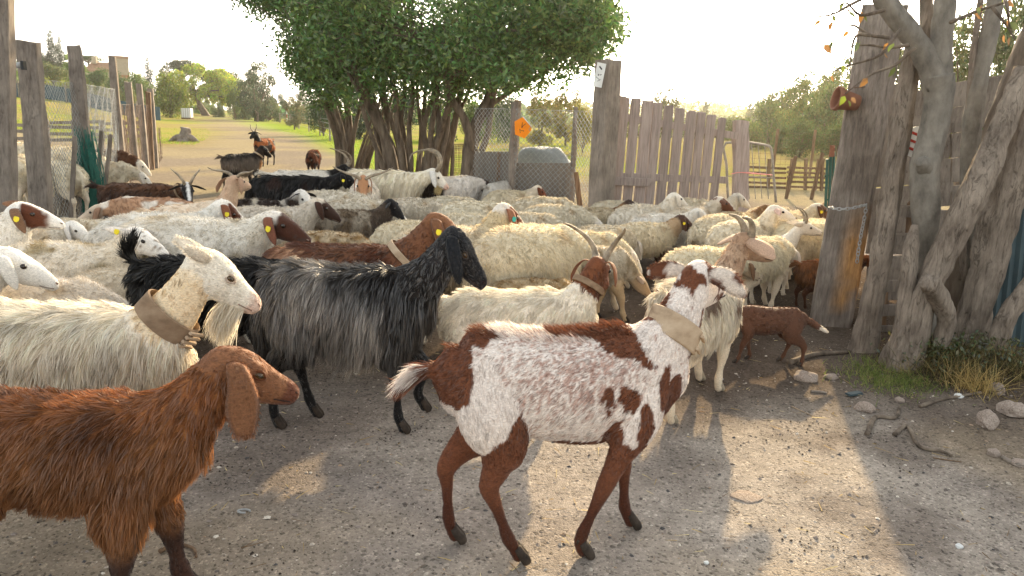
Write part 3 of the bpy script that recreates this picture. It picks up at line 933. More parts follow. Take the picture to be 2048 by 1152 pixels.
def netting(name, parent, A, B, z0, z1, step=.06, r=.0016, mat='wire', sag=.0, seed=0, square=False):
    """wire mesh between two ground points"""
    rs = np.random.RandomState(seed)
    A, B = np.array(A, float), np.array(B, float)
    Ld = np.linalg.norm((B - A)[:2]); H = z1 - z0
    U = np.array([(B - A)[0], (B - A)[1], 0]) / Ld
    Nn = np.array([-U[1], U[0], 0])
    V, F = [], []
    def P(u, v):
        w = .03 * math.sin(u * 3.1 + seed) * math.sin(v * 2.3) + .015 * math.sin(u * 11 + v * 7)
        zg = A[2] + (B[2] - A[2]) * u / Ld
        return A * [1, 1, 0] + U * u + Nn * w + np.array([0, 0, zg + z0 + v])
    def line(u0, v0, u1, v1):
        n = max(2, int(math.hypot(u1 - u0, v1 - v0) / .35))
        pts = [P(u0 + (u1 - u0) * i / n, v0 + (v1 - v0) * i / n) for i in range(n + 1)]
        b = len(V)
        for p in pts:
            for k in range(3):
                a = k * 2.094
                V.append(p + Nn * r * math.cos(a) + (np.cross(Nn, unit((pts[-1] - pts[0])[None])[0])) * r * math.sin(a))
        for i in range(n):
            for k in range(3):
                F.append((b + i * 3 + k, b + i * 3 + (k + 1) % 3, b + i * 3 + 3 + (k + 1) % 3, b + i * 3 + 3 + k))
    if square:
        u = 0
        while u <= Ld: line(u, 0, u, H); u += step
        v = 0
        while v <= H + 1e-6: line(0, v, Ld, v); v += step
    else:
        u = -H
        while u < Ld:
            a0, a1 = max(0, -u), min(H, Ld - u)
            if a1 > a0 + .01:
                line(u + a0, a0, u + a1, a1); line(u + a0, H - a0, u + a1, H - a1)
            u += step
        line(0, 0, Ld, 0); line(0, H, Ld, H)
    o = mobj(name, np_mesh(name, np.array(V), np.array(F)), M[mat], parent)
    tag(o, kind='stuff')
    return o

def build_gate():
    Y = 9.3
    # tall sleeper post with a sign
    a, b = at(1203, 390, Y), at(1217, 121, Y)
    post = rough_post('gate_post', ext_to(a, b, -.15), b, .235, .235, 'wood_gray', math.radians(38), 4, .012, bev=.1)
    tag(post, 'tall grey sleeper post at the hinge side of the plank gate', 'post')
    s0 = at(1199, 150, Y - .19)
    sg = empty('sign', s0, 0)
    R = Matrix.Rotation(math.radians(-40), 3, 'Z') @ Matrix.Rotation(math.radians(10), 3, 'Y')
    q = MB(); q.bevbox((0, 0, 0), (.125, .006, .27), R, b=.002); q.build('plate', M['white_sign'], sg)
    for (x, z, w, h, an) in ((.0, .08, .05, .016, 35), (-.01, .0, .016, .016, 20), (.02, .005, .02, .008, -20), (-.01, -.04, .07, .004, 25), (.01, -.06, .05, .004, -30)):
        q = MB(); q.box(R @ Vector((x, -.005, z)), (w, .004, h), R @ Matrix.Rotation(math.radians(an), 3, 'Y')); q.build('mark', M['ink'], sg)
    tag(sg, 'small white slanted sign nailed high on the sleeper post', 'sign')
    g = empty('plank_gate', at(1340, 395, Y + .4) * 1)
    g.location.z = 0
    off = Vector(g.location)
    pl = [(1240, 1259, 193), (1263, 1281, 197), (1285, 1306, 202), (1307, 1325, 207), (1329, 1347, 213), (1351, 1369, 217), (1374, 1393, 222), (1395, 1412, 224), (1414, 1432, 230), (1437, 1452, 236)]
    def YY(px): return Y + .15 + (px - 1240) * .0026
    random.seed(4)
    for i, (l, r, t) in enumerate(pl):
        xm = (l + r) / 2; yy = YY(xm)
        top = at(xm, t, yy); bt = at(xm - 17, 392, yy)
        bt = ext_to(bt, top, .06 + random.uniform(-.02, .02))
        w = (r - l) / 1557 * yy
        o = rough_post('plank', bt - off, top - off, w * 1.05, .028, 'wood_plank', random.uniform(-.06, .06) + .12, 30 + i, .004, g, bev=.12, seg=8)
    for (pa, pb, mat, w, dy) in (((1226, 352), (1452, 360), 'wood_plank', .09, .045), ((1232, 232), (1475, 272), 'wood_plank', .09, .045), ((1227, 362), (1299, 365), 'wood_plank', .10, -.04)):
        A = at(pa[0], pa[1], YY(pa[0]) + dy); B = at(pb[0], pb[1], YY(pb[0]) + dy)
        rough_post('rail', A - off, B - off, .03, w, mat, math.pi / 2, 60, .004, g, seg=6)
    tag(g, 'weathered grey plank gate with uneven board tops', 'gate')
    post_px('fence_post', 'short wide grey post at the free end of the plank gate', 'post', (1480, 395), (1482, 241), 10.2, .19, .12, 'wood_plank', .1, 77)
    # tubular hurdle behind
    h = empty('metal_hurdle', (0, 0, 0)); Yh = 11.2
    A, B, C_, D = at(1452, 286, Yh), at(1530, 290, Yh), at(1543, 303, Yh), at(1552, 405, Yh)
    bl = at(1462, 402, Yh); h.location = (bl.x, bl.y, 0); off = Vector(h.location)
    q = MB(); q.tube([at(1456, 405, Yh) - off, at(1453, 330, Yh) - off, A - off, B - off, C_ - off, at(1546, 340, Yh) - off, D - off], .019, n=7, sub=3); q.build('frame', M['grey_tube'], h, True)
    for x in (1476, 1491, 1503, 1516, 1529):
        q = MB(); q.tube([at(x, 289, Yh) - off, at(x + 8, 398, Yh) - off], .006, n=5); q.build('bar', M['grey_tube'], h)
    q = MB(); q.tube([at(1455, 352, Yh) - off, at(1549, 356, Yh) - off], .008, n=5); q.build('bar', M['grey_tube'], h)
    tag(h, 'rounded grey tube hurdle with thin upright bars', 'gate')
    tw = MB(); tw.tube([at(1462, 348, 10.0), at(1480, 345, 10.05), at(1508, 347, 10.2), at(1545, 350, 10.6)], [.006, .006, .010, .005], n=5, sub=4)
    tag(tw.build('twine', M['pink'], None, True), 'faded pink twine tied across the end post', 'twine')
    # rails of the yard beyond
    rf = empty('rail_fence', on_ground(1580, 19)); off = Vector(rf.location)
    for i, yy in enumerate((334, 344, 354, 363, 372, 381)):
        for (x0, x1) in ((1488, 1572), (1574, 1664)):
            A, B = at(x0, yy + random.uniform(-1.5, 1.5), 19.0), at(x1, yy + 3 + random.uniform(-1.5, 1.5), 19.2)
            rough_post('rail', A - off, B - off, .025, .055, 'wood_brown', math.pi / 2, i, .004, rf, seg=3)
    for x, lean in ((1492, -3), (1535, 4), (1573, 12), (1610, 2), (1628, 10), (1642, 4), (1662, 2)):
        a, b = at(x, 392, 19.1), at(x + lean, 318, 19.1)
        rough_post('stake', a - off, b - off, .07, .06, 'wood_brown', .3, int(x), .008, rf, seg=4)
    tag(rf, 'low fence of crooked brown rails in the yard beyond the gate', 'fence')
    for (x0, y0, x1, y1, s) in ((1575, 385, 1592, 312, 1), (1625, 388, 1645, 306, 2)):
        post_px('stake', ['', 'leaning thin stake left in the rail fence yard', 'leaning thin stake right in the rail fence yard'][s], 'stake', (x0, y0), (x1, y1), 16.5, .06, .06, 'wood_brown', .2, s + 80)
    wf = empty('wire_fence', on_ground(1575, 24)); off = np.array(wf.location)
    A, B = on_ground(1470, 24), on_ground(1700, 24)
    netting('wire_mesh', wf, np.array(A) - off, np.array(B) - off, .05, 1.35, .16, .003, 'wire_rust', square=True)
    for x in (1480, 1550, 1625, 1690):
        p = on_ground(x, 24)
        rough_post('post', Vector(p) - Vector(off) - Vector((0, 0, .1)), Vector(p) - Vector(off) + Vector((.02, 0, 1.45)), .07, .07, 'wood_brown', 0, x, .01, wf, seg=4)
    tag(wf, 'square mesh wire fence along the far side of the yard', 'fence')
    # narrow green gate leaf next to the leaning post
    gg = empty('green_gate', at(1656, 395, 8.2)); gg.location.z = 0; off = Vector(gg.location)
    for (x0, x1, t, r) in ((1652, 1655, 318, .016), (1659, 1662, 298, .016), (1666, 1668, 305, .014)):
        a, b = at(x0, 390, 8.2), at(x1, t, 8.2)
        a = ext_to(a, b, .05)
        q = MB(); q.tube([a - off, b - off], r, n=7); q.build('tube', M['green_tube'], gg, True)
    for y in (352, 400, 445):
        q = MB(); q.tube([at(1650, y, 8.19) - off, at(1690, y - 5, 8.3) - off], .012, n=6); q.build('cross_tube', M['green_tube'], gg, True)
    q = MB(); q.bevbox(at(1664, 302, 8.15) - off, (.05, .02, .12), b=.005, jit=.006); q.build('latch', M['terracotta'], gg)
    tag(gg, 'narrow green tube gate edge tied beside the leaning post', 'gate')

def build_right_side():
    # leaning sleeper with rubbed orange patch
    b = gp(1662, 655); Yp = b.y
    t = at(1768, 18, Yp + .25)
    def cols(V, bot, T, A, B):
        h = (V - bot) @ T; a = (V - bot) @ A; d = (V - bot) @ B
        c = np.tile(lin('#857c74'), (len(V), 1))
        k = smooth01(.42, .6, vnoise(np.column_stack([a * 3, d * 3, h]), 3, 5, 3))[:, None]
        c = c * (1 - k) + lin('#6c635b') * k
        n = (vnoise(np.column_stack([a * 4, d * 4, h * .6]), 9, 8, 2) - .5)
        k = (smooth01(.33, .5, h + n * .3) * smooth01(1.15, .8, h + n * .5) * smooth01(-.05, .04, a + n * .08) * (d < .05))[:, None]
        c = c * (1 - k * .85) + lin('#a87c48') * k * .85
        return c
    post = rough_post('gate_post', (b.x - .02, b.y, -.15), t, .30, .26, 'post_col', math.radians(-22), 15, .014, bev=.12, seg=40, cols=cols)
    tag(post, 'thick leaning grey sleeper post with rubbed orange patch', 'post')
    # pot fixed to it
    c = at(1693, 201, Yp + .05); pr = empty('flower_pot', c)
    R = Matrix.Rotation(math.radians(-80), 3, 'Y')
    q = MB(); n = 18; prof = [(-.085, .055), (-.02, .066), (.05, .076), (.052, .086), (.082, .088), (.084, .076), (.05, .068), (-.07, .046)]
    V = []
    for z, r in prof:
        for i in range(n):
            a = 2 * math.pi * i / n
            V.append(R @ Vector((r * math.cos(a), r * math.sin(a), z)))
    V = [tuple(v) for v in V]
    F = [(k * n + i, k * n + (i + 1) % n, (k + 1) * n + (i + 1) % n, (k + 1) * n + i) for k in range(len(prof) - 1) for i in range(n)]
    V.append(tuple(R @ Vector((0, 0, -.085)))); V.append(tuple(R @ Vector((0, 0, -.07))))
    for i in range(n):
        F.append(((i + 1) % n, i, len(V) - 2)); F.append(((len(prof) - 1) * n + i, (len(prof) - 1) * n + (i + 1) % n, len(V) - 1))
    q.add(np.array(V), F); q.build('pot_body', M['terracotta'], pr, True)
    q = MB(); q.tube([(.03, .0, .09), (.12, .03, .1), (.2, .05, .11)], .004, n=5); q.build('wire', M['wire_rust'], pr)
    tag(pr, 'terracotta pot wired sideways to the leaning post', 'pot')
    # chain round the post
    ch = empty('chain', at(1690, 416, Yp - .2)); off = Vector(ch.location)
    path = [at(x, y, Yy) for x, y, Yy in ((1659, 414, Yp - .12), (1675, 418, Yp - .20), (1700, 417, Yp - .22), (1722, 412, Yp - .19), (1733, 410, Yp - .1))]
    path2 = [at(x, y, Yy) for x, y, Yy in ((1733, 411, Yp - .1), (1728, 440, Yp - .1), (1722, 470, Yp - .11), (1717, 500, Yp - .12), (1714, 525, Yp - .12))]
    lk = None
    for pth in (path, path2):
        P = catmull([tuple(p) for p in pth], 12)
        d = np.concatenate([[0], np.cumsum(np.linalg.norm(np.diff(P, axis=0), axis=1))])
        nn = int(d[-1] / .026)
        for i in range(nn):
            s = (i + .5) * d[-1] / nn
            p = np.array([np.interp(s, d, P[:, k]) for k in range(3)])
            k = min(np.searchsorted(d, s), len(P) - 1)
            tdir = Vector(P[k] - P[k - 1]).normalized()
            if lk is None:
                q = MB(); ang = np.linspace(0, 2 * np.pi, 12, endpoint=False)
                pts = [(.019 * math.cos(a), .011 * math.sin(a), 0) for a in ang]; pts.append(pts[0])
                q.tube(pts, .0034, n=6, cap=False)
                lk = q.mesh('link', True); lk.materials.append(M['steel'])
            o = mobj('link', lk, None, ch)
            o.location = Vector(p) - off
            o.rotation_mode = 'QUATERNION'
            o.rotation_quaternion = tdir.to_track_quat('X', 'Z') @ Matrix.Rotation(math.pi / 2 * (i % 2) + .3, 3, 'X').to_quaternion()
    tag(ch, 'steel chain looped round the leaning post with its end hanging', 'chain')
    # rough trunk pole
    def P(x, y, Y): return at(x, y, Y)
    def wood(name, label, cat, pix, rad, mat, seed, Y, noise=.16, n=14, sub=6, group=None, ridges=5, ra=.07, stubs=(), ground=True):
        pts = []
        for q in pix:
            x, y = q[0], q[1]; dy = q[2] if len(q) > 2 else 0
            pts.append(at(x, y, Y + dy))
        if ground:
            g0 = float(hz(pts[0].x, pts[0].y))
            if pts[0].z > g0 - .05: pts[0].z = g0 - .08
        root = empty(name, (pts[0].x, pts[0].y, float(hz(pts[0].x, pts[0].y))))
        off = Vector(root.location)
        rr = np.array(rad) / 1557 * Y * .80
        rr[0] *= 1.4
        m = MB(); m.tube([p - off for p in pts], rr, n=max(n, 26), noise=noise * .7, seed=seed, ridges=ridges, ridge_amp=ra, sub=sub * 2)
        m.build('trunk', M[mat], root, True)
        for (pix2, rad2, mat2, nm) in stubs:
            m = MB(); p2 = [at(q[0], q[1], Y + (q[2] if len(q) > 2 else 0)) - off for q in pix2]
            m.tube(p2, np.array(rad2) / 1557 * Y * .76, n=20, noise=noise * .6, seed=seed + 9, ridges=4, ridge_amp=.06, sub=8)
            m.build(nm, M[mat2 or mat], root, True)
        tag(root, label, cat, group)
        return root
    YB = gp(1728, 722).y
    wood('wooden_pole', 'rough split pole leaning beside the gate post', 'pole', [(1722, 730), (1745, 610), (1768, 480), (1790, 330), (1812, 180), (1828, 95)], [30, 29, 27, 26, 25, 22], 'bark_rough', 3, YB + .15, .14)
    Yt = gp(1800, 745).y
    wood('old_tree', 'smooth grey forked tree trunk with swollen knot and hollow slit', 'tree',
         [(1862, 690, .12), (1862, 600, .1), (1852, 500, .05), (1852, 420), (1850, 340), (1866, 270), (1878, 200), (1876, 150)], [30, 26, 26, 34, 36, 33, 35, 42], 'bark_smooth', 7, Yt + .2, .10, n=20, ridges=3, ra=.05,
         stubs=[([(1876, 170), (1840, 95), (1790, 30), (1750, -30)], [36, 28, 26, 24], None, 'limb'), ([(1880, 170), (1882, 90), (1890, 10), (1895, -60)], [32, 27, 26, 24], None, 'limb'), ([(1876, 150, .1), (1856, 70, .15), (1852, 0, .2), (1850, -60, .2)], [24, 17, 16, 14], 'bark_rough', 'limb'),
                ([(1852, 345, .0), (1848, 330, -.06), (1842, 322, -.085)], [26, 22, 15], 'bark_smooth', 'knot')])
    wood('old_tree', 'gnarled split trunk leaning right with a sawn stub', 'tree',
         [(1802, 735), (1830, 640), (1862, 560), (1905, 470), (1955, 370), (2000, 260, .1), (2048, 140, .2)], [44, 40, 34, 36, 36, 30, 26], 'bark_rough', 13, Yt - .02, .16, n=20, ridges=5, ra=.09,
         stubs=[([(1880, 690, -.02), (1894, 640, -.05), (1880, 600, -.1), (1856, 562, -.2)], [24, 25, 27, 24], None, 'sawn_stub'), ([(1800, 715, -.02), (1812, 600, .02), (1822, 500, .05), (1830, 450, .08)], [30, 24, 20, 9], None, 'split_wood')])
    Y3 = gp(1925, 735).y
    wood('old_tree', 'thick fissured trunk beside the blue grey sheet', 'tree',
         [(1915, 735), (1945, 640), (1975, 530), (2010, 400), (2040, 280), (2075, 150)], [40, 42, 44, 46, 42, 36], 'bark_rough', 17, Y3 + .1, .18, n=20, ridges=6, ra=.10,
         stubs=[([(1900, 760, -.25), (1918, 715, -.2), (1935, 672, -.1)], [7, 10, 12], None, 'root')])
    wood('fallen_branch', 'grey branch propped against the blue grey sheet', 'branch', [(1985, 690), (2010, 640), (2045, 590), (2090, 530)], [24, 25, 26, 24], 'bark_rough', 19, Y3 - .12, .12)
    wood('old_tree', 'slender grey trunk behind the smooth forked tree', 'tree', [(1962, 640), (1955, 520), (1945, 420), (1940, 300), (1952, 190), (1975, 80), (1998, -30)], [22, 22, 24, 22, 22, 21, 20], 'bark_smooth', 23, Yt + .55, .12,
         stubs=[([(1925, 560), (1932, 330), (1942, 150), (1965, -30)], [9, 8, 8, 7], 'bark_rough', 'stem')])
    wood('wooden_beam', 'dark slanting beam leaning over the old trunks', 'beam', [(1900, 700, .3), (1935, 470, .2), (1985, 290), (2040, 130), (2090, 10)], [30, 30, 30, 28, 26], 'bark_dark', 27, Yt + .75, .10)
    # board fence behind
    Yw = 6.35
    bf = empty('board_fence', on_ground(1880, Yw)); off = Vector(bf.location)
    random.seed(8)
    for i in range(11):
        y0 = 205 + i * 47
        for (x0, x1, s) in ((1735, 1900, 0), (1902, 2110, 1)):
            sl = -.20
            A = at(x0, y0 + (x0 - 1850) * sl * max(0, 1 - i / 5) + random.uniform(-4, 4), Yw + random.uniform(0, .02)); B = at(x1, y0 + (x1 - 1850) * sl * max(0, 1 - i / 5) + random.uniform(-4, 4), Yw + random.uniform(0, .02))
            if A.z < .02 or B.z < .02: continue
            rough_post('board', A - off, B - off, .025, .195, 'wood_gray', math.pi / 2, i * 3 + s, .004, bf, seg=4)
    for x in (1760, 1905, 2060):
        a, b_ = at(x, 640, Yw + .09), at(x + 30, 170, Yw + .09)
        rough_post('upright', ext_to(a, b_, -.1) - off, b_ - off, .09, .08, 'wood_gray', 0, x, .008, bf, seg=6)
    tag(bf, 'brown horizontal board fence behind the old trunks', 'fence')
    # pallet
    pa = empty('pallet', on_ground(1790, YB + .55)); off = Vector(pa.location)
    for i, y in enumerate((420, 478, 526, 572, 620, 660)):
        A, B = at(1752 - i * 2, y + 2, YB + .55), at(1835 - i * 2, y + random.uniform(-4, 8), YB + .5)
        rough_post('slat', A - off, B - off, .02, .085, 'wood_gray', math.pi / 2, 90 + i, .003, pa, seg=4)
    for x in (1770, 1822):
        a, b_ = at(x - 10, 640, YB + .6), at(x + 6, 405, YB + .6)
        rough_post('bearer', ext_to(a, b_, 0.0) - off, b_ - off, .07, .06, 'wood_brown', 0, x, .004, pa, seg=4)
    tag(pa, 'pale slatted pallet stood on edge behind the split pole', 'pallet')
    q = MB()
    for k in range(26):
        x = k / 25
        A = at(1950 + x * 150, 720, Y3 + .35); B = at(1985 + x * 150, 380, Y3 + .35)
        w = .012 * math.sin(k * 2.1)
        for t_ in (0, 1):
            p = ext_to(A, B, -.05) if t_ == 0 else B
            q.V.append(np.array([[p.x, p.y + w, p.z], [p.x, p.y + w + .004, p.z]])); q.n += 2
    for k in range(25):
        i = k * 4
        q.F4 += [[i, i + 4, i + 6, i + 2], [i + 1, i + 3, i + 7, i + 5], [i + 2, i + 6, i + 7, i + 3]]
    o = q.build('metal_sheet', M['metal_blue'])
    tag(o, 'blue grey ribbed metal sheet behind the fissured trunk', 'metal sheet')
    sgn = empty('round_sign', at(1834, 284, Yt + .42)); q = MB()
    n = 28
    def disc(r, y, m_, nm, par):
        q = MB(); V = [(r * math.cos(2 * math.pi * i / n), yy, r * math.sin(2 * math.pi * i / n)) for yy in (y, y + .004) for i in range(n)] + [(0, y, 0), (0, y + .004, 0)]
        F = [(i, (i + 1) % n, n + (i + 1) % n, n + i) for i in range(n)] + [((i + 1) % n, i, 2 * n) for i in range(n)] + [(n + i, n + (i + 1) % n, 2 * n + 1) for i in range(n)]
        q.add(np.array(V), F); return q.build(nm, M[m_], par)
    disc(.10, 0, 'white_sign', 'disc', sgn)
    for z in (.055, .005, -.045):
        q = MB(); q.box((-.03, -.003, z), (.10, .004, .016), Matrix.Rotation(.35, 3, 'Y')); q.build('stripe', M['red'], sgn)
    tag(sgn, 'round white sign with red bars half hidden by the smooth trunk', 'sign')
    # hanging twigs and the few leaves at the top
    tw = empty('twig_spray', at(1790, 80, Yt - .1)); off = Vector(tw.location)
    rs = np.random.RandomState(4)
    tips = []
    for k, pth in enumerate((((1800, 60), (1760, 110), (1700, 130), (1652, 148)), ((1780, 75), (1740, 70), (1700, 50), (1660, 85)), ((1770, 20), (1720, 30), (1690, 5), (1655, 35)), ((1820, 90), (1775, 95), (1735, 90), (1672, 95)), ((1740, 70), (1712, 72), (1702, 110), (1700, 145)), ((1760, -20), (1700, 10), (1660, 30), (1600, 36)), ((1900, 45), (1960, 20), (2010, 5), (2060, -20)), ((1985, 15), (2005, 40), (2020, 62), (2030, 80)), ((2010, 0), (2016, 22), (2018, 48), (2024, 60)), ((1830, 95), (1790, 130), (1740, 150), (1690, 188)))):
        m = MB(); m.tube([at(x, y, Yt - .15 + rs.uniform(-.1, .1)) - off for x, y in pth], np.linspace(.011, .003, 4), n=6, noise=.2, seed=k, sub=4); m.build('twig', M['bark_dark'], tw, True)
        for x, y in pth[1:]:
            for _ in range(4):
                tips.append(tuple(at(x + rs.uniform(-14, 14), y + rs.uniform(-10, 14), Yt - .15 + rs.uniform(-.1, .1)) - off))
    lm = None
    for i in rs.choice(len(tips), 44, replace=False):
        if lm is None:
            lm = []
            for c_ in ('#7a8a30', '#a8783a', '#8a6434', '#626e34'):
                me = np_mesh('leaf', np.array([(0, 0, 0), (.016, .004, -.018), (.012, .006, -.042), (0, 0, -.062), (-.012, .006, -.042), (-.016, .004, -.018), (0, -.003, -.03)]), np.array([(0, 1, 6), (1, 2, 6), (2, 3, 6), (3, 4, 6), (4, 5, 6), (5, 0, 6)]), True, flat_col(np.zeros((7, 3)), lin(c_)))
                me.materials.append(M['leaf']); lm.append(me)
        o = mobj('leaf', lm[i % 4], None, tw); o.location = tips[i]
        o.rotation_euler = (rs.uniform(-.7, .7), rs.uniform(-.7, .7), rs.uniform(0, 6.28)); k_ = rs.uniform(.7, 1.2); o.scale = (k_, k_, k_)
    tag(tw, 'bare drooping twigs with a few autumn leaves from the forked tree', 'twigs')
    # crown of the old trees above the yard
    bl = []
    rs = np.random.RandomState(14)
    for _ in range(46):
        bl.append((rs.uniform(2.6, 6.0), rs.uniform(4.6, 7.5), rs.uniform(3.3, 5.0), .35 + .3 * rs.rand()))
    # (part of the smooth forked tree)
    ft = [o for o in bpy.data.objects if o.get('label', '').startswith('smooth grey forked')][0]
    offv = np.array(ft.location)
    Pc = blob_points([(b_[0] - offv[0], b_[1] - offv[1], b_[2] - offv[2], b_[3]) for b_ in bl], 9000, rs)
    mobj('crown', leaf_mesh(Pc, .085, rs, lin('#6d7a34'), .35, .5), M['leaf'], ft)

def build_middle_fence():
    f = empty('netting_fence', on_ground(1060, 10.6)); off = np.array(f.location)
    A, B = np.array(on_ground(948, 11.2)) - off, np.array(on_ground(1030, 10.6)) - off
    C, D = np.array(on_ground(1148, 10.3)) - off, np.array(on_ground(1190, 9.9)) - off
    for i, (p, q) in enumerate(((A, B), (B, C), (C, D))):
        netting('wire_netting', f, p, q, .05, 1.62, .075, .0034, 'wire', seed=i)
    o0 = Vector(off)
    for (x0, y0, x1, y1, w, Yp, m_, s) in ((1022, 390, 1030, 205, .105, 10.65, 'wood_gray', 1), (1143, 392, 1152, 214, .10, 10.35, 'wood_gray', 2), (996, 380, 998, 305, .05, 10.9, 'wood_brown', 3), (1158, 395, 1152, 345, .07, 10.1, 'wood_brown', 4)):
        a, b = at(x0, y0, Yp), at(x1, y1, Yp)
        rough_post('post', ext_to(a, b, -.1) - o0, b - o0, w, w * .8, m_, .3, s, .014, f, seg=10, taper=.8 if s != 2 else .45)
    for (x0, x1, y0, Ya, Yb) in ((950, 1022, 303, 11.25, 10.75), (1028, 1142, 326, 10.75, 10.45)):
        a, b = at(x0, y0, Ya), at(x1, y0, Yb)
        q = MB(); n = 24
        V = []
        for k in range(n + 1):
            t = k / n
            x, y = a.x + (b.x - a.x) * t, a.y + (b.y - a.y) * t + .012 * math.sin(k * 1.9)
            zt = a.z + (b.z - a.z) * t
            V += [(x - off[0], y - off[1], .02 - off[2]), (x - off[0], y - off[1], zt - off[2]), (x - off[0], y + .006 - off[1], .02 - off[2]), (x - off[0], y + .006 - off[1], zt - off[2])]
        F = []
        for k in range(n):
            i = k * 4
            F += [(i, i + 4, i + 5, i + 1), (i + 6, i + 2, i + 3, i + 7), (i + 1, i + 5, i + 7, i + 3)]
        q.add(np.array(V), F); q.build('sheet', M['grey_sheet'], f)
    tag(f, 'wire netting fence with grey sheets along its foot under the laurel', 'fence')
    # orange plate
    op = empty('orange_plate', at(1046, 256, 10.5)); q = MB()
    pix = [(1029, 243), (1046, 234), (1063, 254), (1062, 262), (1049, 277), (1030, 269)]
    V = [tuple(at(x, y, 10.5 + (x - 1046) * .002) - Vector(op.location)) for x, y in pix]
    V2 = [(x, y + .012, z) for x, y, z in V]
    q.add(np.array(V + V2), [(i, (i + 1) % 6, 6 + (i + 1) % 6, 6 + i) for i in range(6)] + [(0, 2, 1), (0, 3, 2), (0, 4, 3), (0, 5, 4), (6, 7, 8), (6, 8, 9), (6, 9, 10), (6, 10, 11)])
    q.build('plate', M['orange'], op)
    rs = np.random.RandomState(3)
    for k in range(5):
        p0 = np.array([rs.uniform(-.06, .04), -.012, rs.uniform(-.08, .05)])
        q = MB(); q.tube([p0, p0 + (rs.uniform(-.03, .03), 0, rs.uniform(-.04, .04)), p0 + (rs.uniform(-.04, .05), 0, rs.uniform(-.06, .06))], .0035, n=4); q.build('crack', M['ink'], op)
    q = MB(); e0, e1 = np.array(V[1]), np.array(V[2])
    q.tube([e0 + (0, -.004, .004), e1 + (0, -.004, .004)], .007, n=6); q.build('rim', M['white_sign'], op)
    tag(op, 'bright orange plastic plate hung on the netting fence post', 'plate')
    # pale post, tarpaulin heap, bucket
    a, b = at(1030, 300, 13.5), at(1036, 200, 13.5)
    tag(rough_post('concrete_post', ext_to(a, b, -.1), b, .11, .10, 'rock', .2, 3, .003, seg=6), 'pale concrete post standing behind the orange plate', 'post')
    h0 = on_ground(1086, 15.5)
    n, m_ = 30, 14
    V = []
    for j in range(m_ + 1):
        th = j / m_ * math.pi / 2
        for i in range(n):
            ph = 2 * math.pi * i / n
            r = math.cos(th) ** .6
            V.append((.50 * r * math.cos(ph), .5 * r * math.sin(ph), 1.20 * math.sin(th)))
    V = np.array(V) * np.array([1.35, 1, .80]); V = V * (1 + .30 * (vnoise(V, 2.6, 4, 3) - .5))[:, None]
    F = [(j * n + i, j * n + (i + 1) % n, (j + 1) * n + (i + 1) % n, (j + 1) * n + i) for j in range(m_) for i in range(n)]
    q = MB(); q.add(V, F); o = q.build('tarpaulin_heap', M['white_tarp'], None, True); o.location = h0
    tag(o, 'rounded heap under pale tarpaulin seen through the wire netting', 'heap')
    # wire basket between trunks
    wb = empty('wire_crate', on_ground(905, 14.6)); netting('wire_side', wb, (-.35, 0, 0), (.35, 0, 0), .1, .95, .07, .004, 'wire_rust', square=True); netting('wire_side', wb, (-.35, .6, 0), (.35, .6, 0), .1, .95, .07, .004, 'wire_rust', square=True)
    q = MB(); q.tube([(-.35, 0, .0), (-.35, 0, .98), (.35, 0, .98), (.35, 0, 0)], .014, n=6); q.build('frame', M['wire_rust'], wb)
    tag(wb, 'rusty wire crate standing between the laurel trunks', 'crate')

